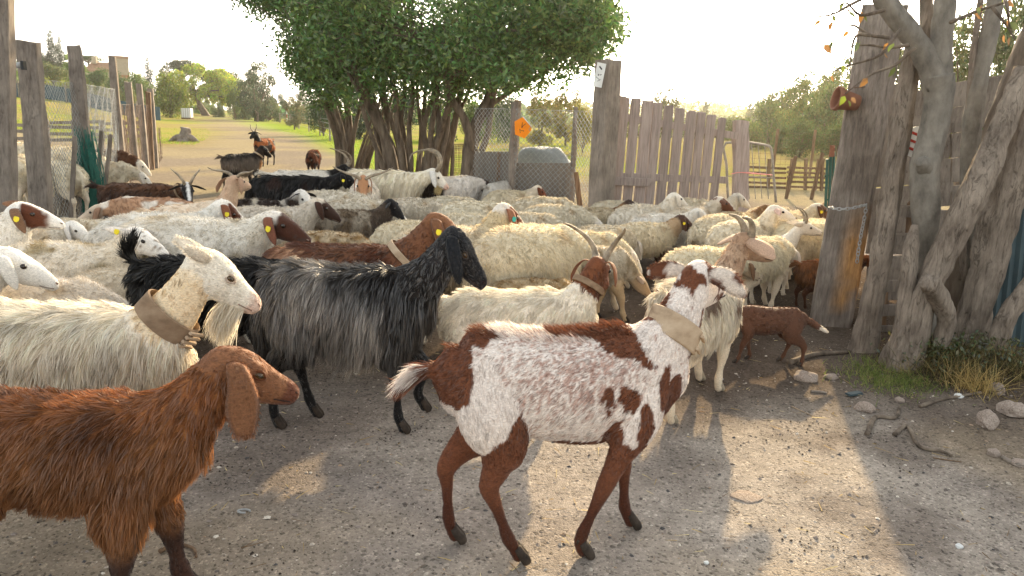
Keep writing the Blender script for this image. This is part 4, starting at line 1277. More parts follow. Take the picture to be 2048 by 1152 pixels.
def build_left_fence():
    G = 'posts of the pen fence'
    specs = [((6, 400), (-2, -40), 7.3, .20, .20, 'wood_gray', 'grey squared post at the picture edge', 1.0),
             ((82, 400), (57, 84), 8.9, .205, .20, 'wood_gray', 'thick cracked fence post with sawn top', 1.0),
             ((178, 420), (149, 92), 10.2, .20, .18, 'wood_gray', 'twisted fence post with peeling bark', .75),
             ((244, 350), (224, 112), 13.6, .19, .17, 'wood_gray', 'mossy fence post with pointed top', .55),
             ((272, 345), (256, 165), 15.6, .15, .15, 'wood_gray', 'fence post with a torn stub on top', .8),
             ((292, 330), (278, 168), 17.2, .13, .13, 'wood_gray', 'thin straight fence post near the netting end', .9),
             ((310, 322), (300, 178), 18.8, .15, .14, 'wood_gray', 'last fence post where the netting turns', .9),
             ((303, 325), (296, 184), 18.3, .12, .10, 'wood_brown', 'pale split post leaning on the last fence post', .9)]
    bases = []
    for i, (p1, p2, Y, w, d, m_, lb, tp) in enumerate(specs):
        o = post_px('fence_post', lb, 'post', p1, p2, Y, w, d, m_, .25, 200 + i, G, .022 if i in (2, 3, 4) else .014, tp)
        a, b = at(p1[0], p1[1], Y), at(p2[0], p2[1], Y)
        bases.append(ext_to(a, b, float(hz(a.x, a.y))))
    f = empty('pen_netting', bases[1]); off = np.array(bases[1])
    for i in range(6):
        if i == 0: continue
        netting('wire_netting', f, np.array(bases[i]) - off, np.array(bases[i + 1]) - off, .02, 1.75 if i < 3 else 1.5, .07, .0026 if i < 3 else .0018, 'wire' if i < 3 else 'wire_rust', seed=i)
    b0 = np.array(bases[6]) - off; b1 = np.array(gt(326, 316)) - off
    netting('wire_netting', f, b0, b1, .0, .9, .16, .004, 'wire_rust', square=True, seed=9)
    # gathered green net on the twisted post
    rs = np.random.RandomState(6)
    m = MB()
    for k in range(150):
        x = rs.uniform(168, 205); y0 = rs.uniform(250, 330)
        Y = 10.05 + rs.uniform(-.05, .1)
        P = [at(x - 18 + rs.uniform(-4, 4), y0, Y) - bases[1], at(x - 4 + rs.uniform(-9, 9), (y0 + 420) / 2, Y - .05) - bases[1], at(x + 6 + rs.uniform(-16, 16), 425, Y - .1) - bases[1]]
        m.tube(P, .0035, n=3)
    g = m.build('green_net', M['net_green'], f); g['kind'] = 'stuff'
    m = MB()
    for k in range(220):
        x = rs.uniform(100, 235); y0 = rs.uniform(325, 345)
        Y = 9.5 + (x - 100) / 135 * 3
        P = [at(x, y0, Y) - bases[1], at(x + rs.uniform(-14, 14), (y0 + 425) / 2, Y) - bases[1], at(x + rs.uniform(-25, 25), 430, Y) - bases[1]]
        m.tube(P, .003, n=3)
    g = m.build('brushwood', M['bark_dark'], f, False); g['kind'] = 'stuff'
    for i, (x0, y0, x1, y1, Y) in enumerate(((97, 420, 96, 285, 9.2), (143, 420, 150, 272, 9.6), (192, 425, 203, 262, 10.4), (205, 420, 222, 268, 10.8))):
        a, b = at(x0, y0, Y), at(x1, y1, Y)
        rough_post('batten', ext_to(a, b, 0.0) - bases[1], b - bases[1], .05, .03, 'wood_gray', .2, 230 + i, .005, f, seg=6)
    tag(f, 'wire netting of the pen with bunched green net and brushwood', 'netting')
    # board rails at the back of the pen
    r = empty('pen_rails', gt(170, 300)); off = Vector(r.location); Y = r.location.y
    for i, (x0, x1, y) in enumerate(((15, 100, 250), (15, 100, 262), (100, 208, 244), (100, 210, 256), (100, 210, 268), (100, 210, 279), (200, 300, 246), (200, 300, 259), (200, 300, 272), (15, 100, 275))):
        A, B = at(x0, y + random.uniform(-2, 2), Y), at(x1, y + random.uniform(-1, 3), Y + .05)
        rough_post('rail', A - off, B - off, .03, .10, 'wood_gray', math.pi / 2, 240 + i, .006, r, seg=4)
    for x in (22, 98, 150, 206, 250, 298):
        a, b = at(x, 300, Y + .06), at(x - 4, 240, Y + .06)
        rough_post('upright', ext_to(a, b, off.z - .1) - off, b - off, .10, .08, 'wood_gray', 0, x, .008, r, seg=4)
    tag(r, 'grey board rails at the back of the sheep pen', 'fence')
    # clamp between the first two posts
    c = empty('gate_clamp', at(26, 130, 8.2)); off = Vector(c.location)
    q = MB(); q.bevbox((-.04, 0, 0), (.05, .08, .2), b=.006); q.build('bracket', M['wire_rust'], c)
    q = MB(); q.tube([(-.01, 0, 0), (.04, 0, 0), (.09, 0, .0)], [.035, .03, .035], n=12); q.build('drum', M['steel'], c, True)
    q = MB(); q.bevbox((.11, 0, 0), (.03, .06, .09), b=.004); q.build('bracket', M['ink'], c)
    tag(c, 'metal fitting with small drum between the first two fence posts', 'fitting')

def build_far_things():
    # farmhouse with tower
    b = on_ground(252, 150); Y = 150
    hs = empty('farmhouse', b); k = Y / 1557
    def w(px): return px * k
    zt = at(257, 117, Y).z - b.z
    q = MB(); q.box((w(3), 0, zt / 2 - 1.0), (w(26), w(22), zt + 1.9), Matrix.Rotation(.5, 3, 'Z')); t = q.build('tower_wall', M['stucco'], hs)
    q = MB(); q.box((w(3), 0, zt + .12), (w(28.5), w(24.5), .45), Matrix.Rotation(.5, 3, 'Z')); q.build('tower_roof', M['rooftile'], hs)
    q = MB(); q.box((w(3), 0, zt * .28), (w(26.6), w(22.6), zt * .5), Matrix.Rotation(.5, 3, 'Z')); q.build('brick_base', M['brick'], hs)
    q = MB(); q.box((w(3), 0, zt * .58), (w(27), w(23), .5), Matrix.Rotation(.5, 3, 'Z')); q.build('string_course', M['stucco'], hs)
    hh = at(205, 142, Y).z - b.z
    q = MB(); L_, D_ = w(50), w(26)
    q.add(np.array([(-w(62), -D_ / 2, -2), (-w(12), -D_ / 2, -2), (-w(12), D_ / 2, -2), (-w(62), D_ / 2, -2), (-w(62), -D_ / 2, hh), (-w(12), -D_ / 2, hh), (-w(12), D_ / 2, hh), (-w(62), D_ / 2, hh)]), [(0, 1, 5, 4), (1, 2, 6, 5), (2, 3, 7, 6), (3, 0, 4, 7), (0, 3, 2, 1)])
    q.build('house_wall', M['stucco'], hs)
    q = MB(); q.add(np.array([(-w(65), -D_ * .6, hh - .2), (-w(10), -D_ * .6, hh - .2), (-w(10), D_ * .6, hh - .2), (-w(65), D_ * .6, hh - .2), (-w(55), 0, hh + 1.6), (-w(16), 0, hh + 1.6)]), [(0, 1, 5, 4), (2, 3, 4, 5), (1, 2, 5), (3, 0, 4), (0, 3, 2, 1)])
    rf = q.build('roof', M['rooftile'], hs)
    q = MB(); q.bevbox((-w(46), -.5, hh + 1.9), (.8, .7, 1.3), b=.05); q.build('chimney', M['stucco'], rf)
    for i in range(3):
        q = MB(); q.box((-w(52) + i * 1.7, -D_ / 2 - .03, hh * .55), (.7, .1, 1.0)); q.build('window', M['window_dark'], hs)
    tag(hs, 'farmhouse with square brick tower among the hill trees', 'house')
    # blue wind screen
    bs = empty('windbreak_fence', on_ground(150, 76)); off = Vector(bs.location)
    for i in range(7):
        x0 = 5 + i * 46
        A, B = on_ground(x0, 76), on_ground(x0 + 44, 76)
        q = MB()
        q.add(np.array([tuple(A - off), tuple(B - off), tuple(B - off + Vector((0, 0, 1.35))), tuple(A - off + Vector((0, 0, 1.35))), tuple(A - off + Vector((0, .05, 0))), tuple(B - off + Vector((0, .05, 0))), tuple(B - off + Vector((0, .05, 1.35))), tuple(A - off + Vector((0, .05, 1.35)))]), [(0, 1, 2, 3), (5, 4, 7, 6), (3, 2, 6, 7), (0, 3, 7, 4), (1, 5, 6, 2)])
        q.build('panel', M['blue_screen'], bs)
        rough_post('post', A - off - Vector((.0, .1, .2)), A - off + Vector((0, -.1, 1.6)), .12, .1, 'wood_gray', 0, i, .01, bs, seg=3)
    tag(bs, 'long dark blue windbreak screen at the top of the pasture', 'fence')
    # stump
    s0 = gt(372, 284)
    st = empty('tree_stump', s0, 0, .62); m = MB()
    m.tube([(0, 0, -.1), (-.05, 0, .35), (-.02, 0, .75), (.02, 0, 1.0)], [.62, .45, .42, .38], n=16, noise=.3, seed=3, ridges=5, ridge_amp=.15, sub=3); m.build('trunk', M['wood_gray'], st, True)
    for k, (dx, dz, r) in enumerate(((-.9, .12, .2), (.85, .1, .22), (-.5, .05, .2), (.5, .3, .16))):
        m = MB(); m.tube([(0, -.1, .35), (dx * .6, -.2, .28 + dz * .3), (dx * 1.2, -.25, -.02)], [.25, r, r * .5], n=9, noise=.25, seed=k, sub=3); m.build('root', M['bark_rough'], st, True)
    tag(st, 'grey hollow tree stump with spread roots beside the road', 'stump')
    # tank
    t0 = gt(379, 226); t0 = t0 if t0.y < 120 else on_ground(379, 95)
    tk = empty('water_tank', t0); k = t0.y / 1557
    q = MB(); q.bevbox((0, 0, .75), (1.1, 1.0, 1.1), b=.1); q.build('bottle', M['white_tank'], tk)
    for i in range(5):
        q = MB(); q.tube([(-.56 + i * .28, -.53, .15), (-.56 + i * .28, -.53, 1.32)], .03, n=5); q.build('bar', M['grey_tube'], tk)
    q = MB(); q.bevbox((0, 0, .1), (1.2, 1.1, .16), b=.02); q.build('base', M['wood_brown'], tk)
    tag(tk, 'white caged water tank under the yellow green tree', 'tank')
    # paddock fence
    pf = empty('paddock_fence', gt(600, 262)); off = Vector(pf.location)
    pts = [gt(x, y) for x, y in ((541, 240), (560, 246), (580, 252), (598, 258), (618, 264), (640, 272), (660, 282), (690, 296))]
    for i, p in enumerate(pts):
        rough_post('post', Vector(p) - off - Vector((0, 0, .1)), Vector(p) - off + Vector((0, 0, 1.15)), .08, .08, 'wood_gray', 0, i, .006, pf, seg=3)
    for i in range(len(pts) - 1):
        m = MB()
        for z in (.3, .6, .9, 1.1):
            m.tube([Vector(pts[i]) - off + Vector((0, 0, z)), Vector(pts[i + 1]) - off + Vector((0, 0, z))], .008, n=3)
        w_ = m.build('wire', M['wire'], pf)
    tag(pf, 'paddock fence of thin posts and wires beside the road', 'fence')
    pf = empty('paddock_fence', gt(610, 236)); off = Vector(pf.location)
    pts = [gt(x, y) for x, y in ((556, 236), (584, 240), (608, 243), (632, 248), (660, 252))]
    for i, p in enumerate(pts):
        rough_post('post', Vector(p) - off - Vector((0, 0, .1)), Vector(p) - off + Vector((0, 0, 1.3)), .12, .12, 'wood_gray', 0, i, .006, pf, seg=3)
    for i in range(len(pts) - 1):
        m = MB()
        for z in (.4, .8, 1.2):
            m.tube([Vector(pts[i]) - off + Vector((0, 0, z)), Vector(pts[i + 1]) - off + Vector((0, 0, z))], .012, n=3)
        m.build('wire', M['wire'], pf)
    tag(pf, 'second paddock fence farther out across the dry grass', 'fence')
    p = gt(574, 243)
    mk = empty('marker_pole', p)
    for i in range(4):
        q = MB(); q.tube([(0, 0, i * .5 - .05), (0, 0, i * .5 + .45)], .08, n=8); q.build('band', M['white_sign' if i % 2 == 0 else 'red'], mk)
    tag(mk, 'red and white banded marker pole in the paddock', 'pole')

build_gate()
build_right_side()
build_middle_fence()
build_left_fence()
build_far_things()
# ------------------------------------------------------------------ animals: shapes
def rotz(P, a, o):
    c, s = math.cos(a), math.sin(a)
    d = np.asarray(P, float) - o
    return np.array([c * d[0] - s * d[1], s * d[0] + c * d[1], d[2]]) + o

def loft(C, ra, rb, lat, n=14, sub=4):
    """closed elliptical loft; returns verts, faces and fine centre line"""
    A = np.column_stack([np.asarray(C, float), ra, rb, np.asarray(lat, float)])
    A = catmull(A, sub)
    C, ra, rb, lat = A[:, :3], np.maximum(A[:, 3], .003), np.maximum(A[:, 4], .003), unit(A[:, 5:8])
    T = unit(np.gradient(C, axis=0))
    # rounded ends
    m0 = (ra[0] + rb[0]) / 2; m1 = (ra[-1] + rb[-1]) / 2
    Cx = np.vstack([C[0] - T[0] * m0 * .62, C[0] - T[0] * m0 * .4, C, C[-1] + T[-1] * m1 * .4, C[-1] + T[-1] * m1 * .62])
    rx = np.concatenate([[ra[0] * .35, ra[0] * .78], ra, [ra[-1] * .78, ra[-1] * .35]])
    ry = np.concatenate([[rb[0] * .35, rb[0] * .78], rb, [rb[-1] * .78, rb[-1] * .35]])
    lx = np.vstack([lat[0], lat[0], lat, lat[-1], lat[-1]])
    Tx = np.vstack([T[0], T[0], T, T[-1], T[-1]])
    up = unit(np.cross(Tx, lx))
    lx = unit(np.cross(up, Tx))
    ang = np.linspace(0, 2 * np.pi, n, endpoint=False)
    V = (Cx[:, None, :] + (np.cos(ang)[None, :, None] * ry[:, None, None]) * lx[:, None, :] + (np.sin(ang)[None, :, None] * rx[:, None, None]) * up[:, None, :]).reshape(-1, 3)
    m = len(Cx)
    F = []
    for k in range(m - 1):
        for i in range(n):
            j = (i + 1) % n
            F.append((k * n + i, k * n + j, k * n + n + j, k * n + n + i))
    V = np.vstack([V, Cx[0] - T[0] * m0 * .05, Cx[-1] + T[-1] * m1 * .05])
    for i in range(n):
        j = (i + 1) % n
        F.append((j, i, m * n)); F.append(((m - 1) * n + i, (m - 1) * n + j, m * n + 1))
    return V, F, C, (ra + rb) / 2, T

TORSO = {
 'goat': [(-.43, .635, .085, .075), (-.39, .615, .13, .115), (-.29, .59, .165, .145), (-.12, .56, .19, .175), (.05, .548, .2, .178), (.2, .56, .2, .155), (.31, .58, .18, .13), (.39, .59, .145, .105), (.45, .60, .095, .075)],
 'lean': [(-.43, .625, .085, .075), (-.39, .61, .13, .115), (-.29, .60, .155, .14), (-.12, .575, .17, .165), (.05, .558, .185, .17), (.2, .565, .19, .15), (.31, .58, .175, .125), (.39, .59, .14, .10), (.45, .595, .09, .07)],
 'sheep': [(-.42, .56, .09, .09), (-.38, .555, .145, .145), (-.27, .55, .19, .195), (-.12, .545, .215, .225), (.05, .54, .218, .225), (.18, .545, .205, .195), (.28, .555, .175, .155), (.36, .565, .14, .12), (.42, .57, .10, .09)],
}
HEAD = {
 'goat': [(-.03, 0, .058, .048), (.02, .0, .076, .058), (.075, -.012, .082, .062), (.13, -.016, .069, .050), (.182, -.018, .055, .041), (.226, -.02, .048, .038), (.256, -.022, .038, .033)],
 'sheep': [(-.03, 0, .06, .05), (.02, .0, .078, .06), (.08, -.01, .078, .060), (.14, -.012, .068, .047), (.195, -.018, .053, .038), (.245, -.026, .040, .034), (.275, -.036, .030, .028)],
}

class Animal:
    def __init__(self, sp='goat', neck=45, nlen=.36, pitch=35, yaw=0, legs=((0, 0), (0, 0), (0, 0), (0, 0)), tail='up', voxel=.014, thick=1.0, torso=None, hyaw=None, legth=1.1, neckw=1.0, roll=0):
        self.sp = sp
        lofts = []      # (V,F,C,R,T,part)
        Y = np.array([0, 1.0, 0])
        tor = TORSO[torso or sp]
        C = [(x, 0, z) for x, z, a, b in tor]
        self.add_loft(lofts, C, [a for x, z, a, b in tor], [b * thick for x, z, a, b in tor], [Y] * len(C), 0, n=18)
        # neck
        NB = np.array([.30, 0, .60 if sp == 'goat' else .585])
        yw = math.radians(yaw)
        base_r = [(.165, .105), (.135, .088), (.105, .072), (.083, .06), (.07, .052)] if sp == 'goat' else [(.17, .13), (.15, .115), (.12, .092), (.096, .075), (.08, .062)]
        fr = [0, .25, .52, .8, 1.0]
        P = NB.copy(); pts = [P.copy()]
        for i in range(1, 5):
            a = math.radians(neck + (-16 + 30 * fr[i] if neck > 20 else 8 - 20 * fr[i]))
            P = P + np.array([math.cos(a), 0, math.sin(a)]) * nlen * (fr[i] - fr[i - 1])
            pts.append(P.copy())
        na = [yw * .55 * f for f in fr]
        pts = [rotz(p, a, NB) for p, a in zip(pts, na)]
        lat = [rotz(Y, a, np.zeros(3)) for a in na]
        self.neck_i = len(lofts)
        self.add_loft(lofts, pts, [r[0] * neckw for r in base_r], [r[1] * neckw for r in base_r], lat, 1)
        self.neck_pts = np.array(pts); self.neck_lat = np.array(lat); self.neck_r = [(r[0] * neckw, r[1] * neckw) for r in base_r]
        # head
        hy = yw if hyaw is None else math.radians(hyaw)
        hp = math.radians(pitch)
        h = rotz(np.array([math.cos(hp), 0, -math.sin(hp)]), hy, np.zeros(3))
        l = rotz(Y, hy, np.zeros(3))
        u = np.cross(h, l)
        if roll:
            c, s = math.cos(math.radians(roll)), math.sin(math.radians(roll))
            l, u = l * c + u * s, u * c - l * s
        self.ho = np.array(pts[-1]); self.h, self.l, self.u = h, l, u
        HD = HEAD[sp]
        self.add_loft(lofts, [self.hd(a, 0, c) for a, c, _, _ in HD], [q[2] for q in HD], [q[3] for q in HD], [l] * len(HD), 2)
        # lower jaw / chin
        self.add_loft(lofts, [self.hd(.09, 0, -.06), self.hd(.155, 0, -.056), self.hd(.21, 0, -.052), self.hd(.236, 0, -.05)], [.03, .026, .02, .014], [.036, .03, .024, .018], [l] * 4, 2)
        # brow ridges
        for s in (-1, 1):
            self.add_loft(lofts, [self.hd(.055, s * .040, .036), self.hd(.085, s * .049, .034), self.hd(.115, s * .044, .022)], [.017, .02, .015], [.016, .018, .014], [l] * 3, 2, n=8)
        # legs
        k = legth
        self.feet = []
        for i, (s, front) in enumerate(((1, True), (-1, True), (1, False), (-1, False))):
            dx, lf = legs[i]
            yy = s * (.088 if sp == 'goat' else .10)
            if front:
                J = [(.29, yy * .85, .56), (.275, yy, .46), (.255 + .12 * dx, yy * 1.02, .385), (.27 + .55 * dx + (.09 if lf else 0), yy, .245 + lf * .5), (.264 + .9 * dx, yy * .97, .085 + lf), (.275 + dx, yy * .97, .045 + lf), (.292 + dx, yy * .97, .018 + lf)]
                ra = [.115, .085, .060, .035, .0225, .026, .027]
                rb = [.05, .055, .048, .031, .02, .024, .025]
            else:
                J = [(-.31, yy * .75, .60), (-.275, yy * 1.05, .50), (-.27 + .15 * dx, yy * 1.1, .405), (-.355 + .5 * dx, yy, .325 + lf * .3), (-.40 + .62 * dx, yy * .95, .27 + lf * .5), (-.375 + .92 * dx, yy * .95, .09 + lf), (-.36 + dx, yy * .95, .045 + lf), (-.342 + dx, yy * .95, .018 + lf)]
                ra = [.13, .13, .098, .062, .037, .0235, .027, .027]
                rb = [.07, .08, .066, .042, .028, .02, .024, .025]
            lp = lambda a, b, t_: tuple(np.array(a) * (1 - t_) + np.array(b) * t_)
            if front:
                J = [J[0], J[1], J[2], lp(J[2], J[3], .6), J[3], lp(J[3], J[4], .3), lp(J[3], J[4], .68), J[4], J[5], J[6]]
                ra = [.115, .085, .062, .042, .037, .028, .0215, .028, .024, .027]
                rb = [.05, .055, .047, .036, .034, .025, .0185, .025, .022, .025]
            else:
                J = [J[0], J[1], J[2], lp(J[2], J[3], .6), J[3], J[4], lp(J[4], J[5], .25), lp(J[4], J[5], .68), J[5], J[6], J[7]]
                ra = [.13, .13, .10, .074, .056, .042, .031, .0225, .028, .024, .027]
                rb = [.07, .08, .066, .05, .036, .030, .024, .0185, .025, .022, .025]
            f = np.array([1.0] * 2 + [k] * (len(ra) - 2))
            self.add_loft(lofts, J, np.array(ra) * f, np.array(rb) * f, [Y] * len(J), 3 if front else 4, n=12)
            self.feet.append(np.array(J[-1]))
        # tail
        tb = np.array([-.44, 0, .68 if sp == 'goat' else .62])
        if tail == 'up':
            tp = [tb + q for q in np.array([(.05, 0, 0), (-.03, 0, .02), (-.09, 0, .035), (-.15, 0, .03)])]
            tr = [.035, .028, .022, .012]
        elif tail == 'flag':
            tb = tb - np.array([0, 0, .06])
            tp = [tb + q for q in np.array([(.05, 0, .02), (-.03, 0, .01), (-.10, 0, .0), (-.16, 0, -.03)])]
            tr = [.035, .028, .020, .012]
        elif tail == 'kid':
            tp = [tb + q for q in np.array([(.05, 0, 0), (-.06, 0, -.03), (-.18, 0, -.1), (-.3, 0, -.16)])]
            tr = [.05, .045, .035, .02]
        elif tail == 'erect':
            tp = [tb + q for q in np.array([(.05, 0, 0), (-.02, 0, .05), (-.03, 0, .12), (-.01, 0, .17)])]
            tr = [.035, .026, .022, .014]
        else:
            tp = [tb + q for q in np.array([(.04, 0, .02), (-.03, 0, -.03), (-.06, 0, -.14), (-.055, 0, -.28)])]
            tr = [.035, .034, .03, .016]
        self.add_loft(lofts, tp, tr, tr, [Y] * 4, 5, n=10)
        # union
        Vs, Fs, n = [], [], 0
        for V, F, *_ in lofts:
            Vs.append(V); Fs += [tuple(i + n for i in f) for f in F]; n += len(V)
        raw = bpy.data.meshes.new('raw')
        raw.from_pydata([tuple(v) for v in np.concatenate(Vs)], [], Fs)
        ob = bpy.data.objects.new('raw', raw)
        COL.objects.link(ob)
        md = ob.modifiers.new('r', 'REMESH'); md.mode = 'VOXEL'; md.voxel_size = voxel
        ms = ob.modifiers.new('s', 'SMOOTH'); ms.factor = .5; ms.iterations = 4 if voxel < .013 else 3
        dg = bpy.context.evaluated_depsgraph_get()
        ev = ob.evaluated_get(dg)
        me = bpy.data.meshes.new_from_object(ev)
        bpy.data.objects.remove(ob); bpy.data.meshes.remove(raw)
        nv = len(me.vertices)
        V = np.empty(nv * 3); me.vertices.foreach_get('co', V); V = V.reshape(-1, 3)
        N = np.empty(nv * 3); me.vertices.foreach_get('normal', N); N = N.reshape(-1, 3)
        me.calc_loop_triangles()
        T = np.empty(len(me.loop_triangles) * 3, dtype=np.int32); me.loop_triangles.foreach_get('vertices', T)
        self.me, self.V, self.N, self.tris = me, V, N, T.reshape(-1, 3)
        me.polygons.foreach_set('use_smooth', np.ones(len(me.polygons), dtype=bool))
        # which part is each vertex on
        C = np.concatenate([q[2] for q in lofts]); R = np.concatenate([q[3] for q in lofts])
        TG = np.concatenate([q[4] for q in lofts])
        PT = np.concatenate([np.full(len(q[2]), q[5]) for q in lofts])
        TT = np.concatenate([np.linspace(0, 1, len(q[2])) for q in lofts])
        d = np.linalg.norm(V[:, None, :] - C[None], axis=2) - R[None]
        k = d.argmin(1)
        self.part, self.t, self.tan = PT[k], TT[k], TG[k]
    def add_loft(self, L, C, ra, rb, lat, part, n=14):
        V, F, Cf, R, T = loft(C, ra, rb, lat, n=n)
        L.append((V, F, Cf, R, T, part))
    def hd(self, a, b, c):
        return self.ho + self.h * a + self.l * b + self.u * c

# ------------------------------------------------------------------ fur
def blades(P, D0, D1, L, w, col, nseg=3, rs=None, wave=0.0, clump=0.0, nclump=600):
    n = len(P)
    tip = P + L[:, None] * (D0 * .5 + D1 * .5)
    ts = np.linspace(0, 1, nseg + 1)
    shift = np.zeros_like(P)
    cid = None
    if clump > 0 and n > nclump * 2:
        from mathutils.kdtree import KDTree
        gi = rs.choice(n, nclump, replace=False)
        kd = KDTree(nclump)
        for i, g in enumerate(gi):
            kd.insert(P[g], i)
        kd.balance()
        cid = np.array([kd.find(p)[1] for p in P])
        shift = (tip[gi][cid] - tip) * clump
    side = unit(np.cross(D0 + D1, rs.normal(size=(n, 3))))
    wv = unit(np.cross(D0 + D1, side)) if wave else None
    ph = rs.rand(n) * 6.28 if cid is None else (rs.rand(nclump)[cid] * 6.28 + rs.normal(size=n) * .4)
    pts = []
    for t in ts:
        p = P + L[:, None] * (D0 * (t - t * t / 2) + D1 * (t * t / 2)) + shift * t ** 1.6
        if wave:
            p = p + (side * np.sin(ph + t * 5)[:, None] + wv * np.cos(ph + t * 4)[:, None] * .6) * (wave * L * t)[:, None]
        pts.append(p)
    V, nv = [], 2 * nseg + 1
    out = np.empty((n, nv, 3))
    ww = np.asarray(w) * np.ones(n)
    for i in range(nseg):
        k = (1 - ts[i] ** 1.5 * .75) * .5
        out[:, 2 * i] = pts[i] - side * (ww * k)[:, None]
        out[:, 2 * i + 1] = pts[i] + side * (ww * k)[:, None]
    out[:, -1] = pts[-1]
    base = (np.arange(n) * nv)[:, None]
    quads = np.concatenate([base + np.array([2 * i, 2 * i + 1, 2 * i + 3, 2 * i + 2]) for i in range(nseg - 1)]) if nseg > 1 else np.empty((0, 4), int)
    tri = base + np.array([2 * nseg - 2, 2 * nseg - 1, 2 * nseg])
    cols = np.repeat(col, nv, axis=0)
    return out.reshape(-1, 3), [quads, tri], cols, cid

def grow(an, coat, colorfn, count, width, nseg=3, seed=0, clump=.5, nclump=700, wave=.03, bright=.13):
    """fur mesh for an Animal. coat: dict of lengths per part and flow settings"""
    rs = np.random.RandomState(seed)
    V, N, T = an.V, an.N, an.tris
    # per-vertex length
    z, x = V[:, 2], V[:, 0]
    L = np.zeros(len(V))
    p, t = an.part, an.t
    L[p == 0] = coat.get('torso', .05)
    hem = smooth01(.62, .40, z) * (p == 0)
    L += hem * coat.get('hem', 0)
    ridge = smooth01(.86, .97, N[:, 2]) * (p == 0)
    L += ridge * coat.get('ridge', 0)
    L = np.where(p == 1, coat.get('neck', .03) * (1 - t * .55) + coat.get('neck_up', 0) * t, L)
    L = np.where(p == 2, coat.get('head', .008), L)
    lu = coat.get('legup', .03); ll = coat.get('leglo', .008)
    L = np.where(p == 3, lu + (ll - lu) * smooth01(coat.get('fz', .42), coat.get('fz', .42) - .12, z), L)
    L = np.where(p == 4, lu + (ll - lu) * smooth01(coat.get('hz', .46), coat.get('hz', .46) - .14, z), L)
    L = np.where(p == 5, coat.get('tail', .05), L)
    L *= .75 + .5 * vnoise(V, 9, seed + 3, 2)
    # area weighted samples
    a, b, c = V[T[:, 0]], V[T[:, 1]], V[T[:, 2]]
    area = np.linalg.norm(np.cross(b - a, c - a), axis=1) / 2
    tp = p[T[:, 0]]
    wgt = area * np.select([tp == 2, (tp == 3) | (tp == 4), tp == 5], [coat.get('dhead', 2.6), coat.get('dleg', 1.0), coat.get('dtail', 3.0)], 1.0)
    wgt = wgt * (L[T[:, 0]] > .004)
    if 'cull' in coat:
        wgt = wgt * (1 - .85 * coat['cull'](a))
    ti = rs.choice(len(T), count, p=wgt / wgt.sum())
    r1, r2 = np.sqrt(rs.rand(count)), rs.rand(count)
    bc = np.column_stack([1 - r1, r1 * (1 - r2), r1 * r2])
    tv = T[ti]
    P = (V[tv] * bc[:, :, None]).sum(1)
    Nn = unit((N[tv] * bc[:, :, None]).sum(1))
    vi = tv[np.arange(count), bc.argmax(1)]
    pp, tt, tg, LL = p[vi], t[vi], an.tan[vi], L[vi] * (.7 + .6 * rs.rand(count))
    G = np.array([0, 0, -1.0]); B = np.array([-1.0, 0, 0])
    gb = coat.get('back', .5); gg = coat.get('grav', .8)
    D = np.tile(B * gb + G * gg, (count, 1))
    D = np.where((pp == 1)[:, None], -tg * coat.get('nback', .8) + G * gg * .8, D)
    D = np.where((pp == 2)[:, None], -tg + G * .1, D)
    D = np.where(((pp == 3) | (pp == 4))[:, None], tg + G * .3 + B * .15, D)
    D = np.where((pp == 5)[:, None], tg + Nn * .25 + G * coat.get('tgrav', .15), D)
    flow = (vnoise(P, 7, seed + 5, 2) - .5)[:, None] * np.array([1.0, 0, 0]) + (vnoise(P, 7, seed + 8, 2) - .5)[:, None] * np.array([0, 0, 1.0])
    D = D + flow * coat.get('swirl', .5)
    Dt = D - Nn * (D * Nn).sum(1, keepdims=True)
    Dt = unit(Dt + 1e-5)
    lift = coat.get('lift', .45)
    jit = rs.normal(size=(count, 3)) * coat.get('jit', .16)
    up = np.where((pp == 0) & (Nn[:, 2] > .8), coat.get('ridge_up', 0), 0)[:, None] * (G * -1)
    jit = jit * np.where(pp == 2, .6, 1.0)[:, None]
    hl = np.where(pp == 2, .25, 1.0)[:, None]
    D0 = unit(Dt + Nn * (lift + .35) * hl + jit + up)
    sag = coat.get('sag', .6)
    D1 = unit(Dt + Nn * max(lift - .35, .06) * hl + G * sag * np.minimum(1, LL / .05)[:, None] * (Nn[:, 2:3] < .85) + jit + up)
    col = colorfn(P, pp, tt, Nn, rs)
    fine = np.where(pp == 2, .40, np.where(((pp == 3) | (pp == 4)) & (P[:, 2] < .3), .55, 1.0))
    Vb, Fb, cols, cid = blades(P, D0, D1, LL, width * fine * (.7 + .6 * rs.rand(count)), col, nseg, rs, wave, clump, nclump)
    nv = 2 * nseg + 1
    bb = np.where(pp == 2, bright * .5, bright)
    k = 1 + bb * rs.normal(size=count)
    if cid is not None:
        k *= 1 + bright * .9 * rs.normal(size=nclump)[cid]
    cols = cols * np.repeat(np.clip(k, .45, 1.7), nv)[:, None]
    return np_mesh('coat', Vb, Fb, False, np.clip(cols, .002, .95))

def paint_body(an, colorfn, seed=0):
    rs = np.random.RandomState(seed)
    c = colorfn(an.V, an.part, an.t, an.N, rs)
    a = an.me.attributes.new('Col', 'FLOAT_COLOR', 'POINT')
    q = np.ones((len(c), 4), dtype=np.float32); q[:, :3] = c
    a.data.foreach_set('color', q.ravel())

def flat_col(V, c):
    return np.tile(np.asarray(c), (len(V), 1))

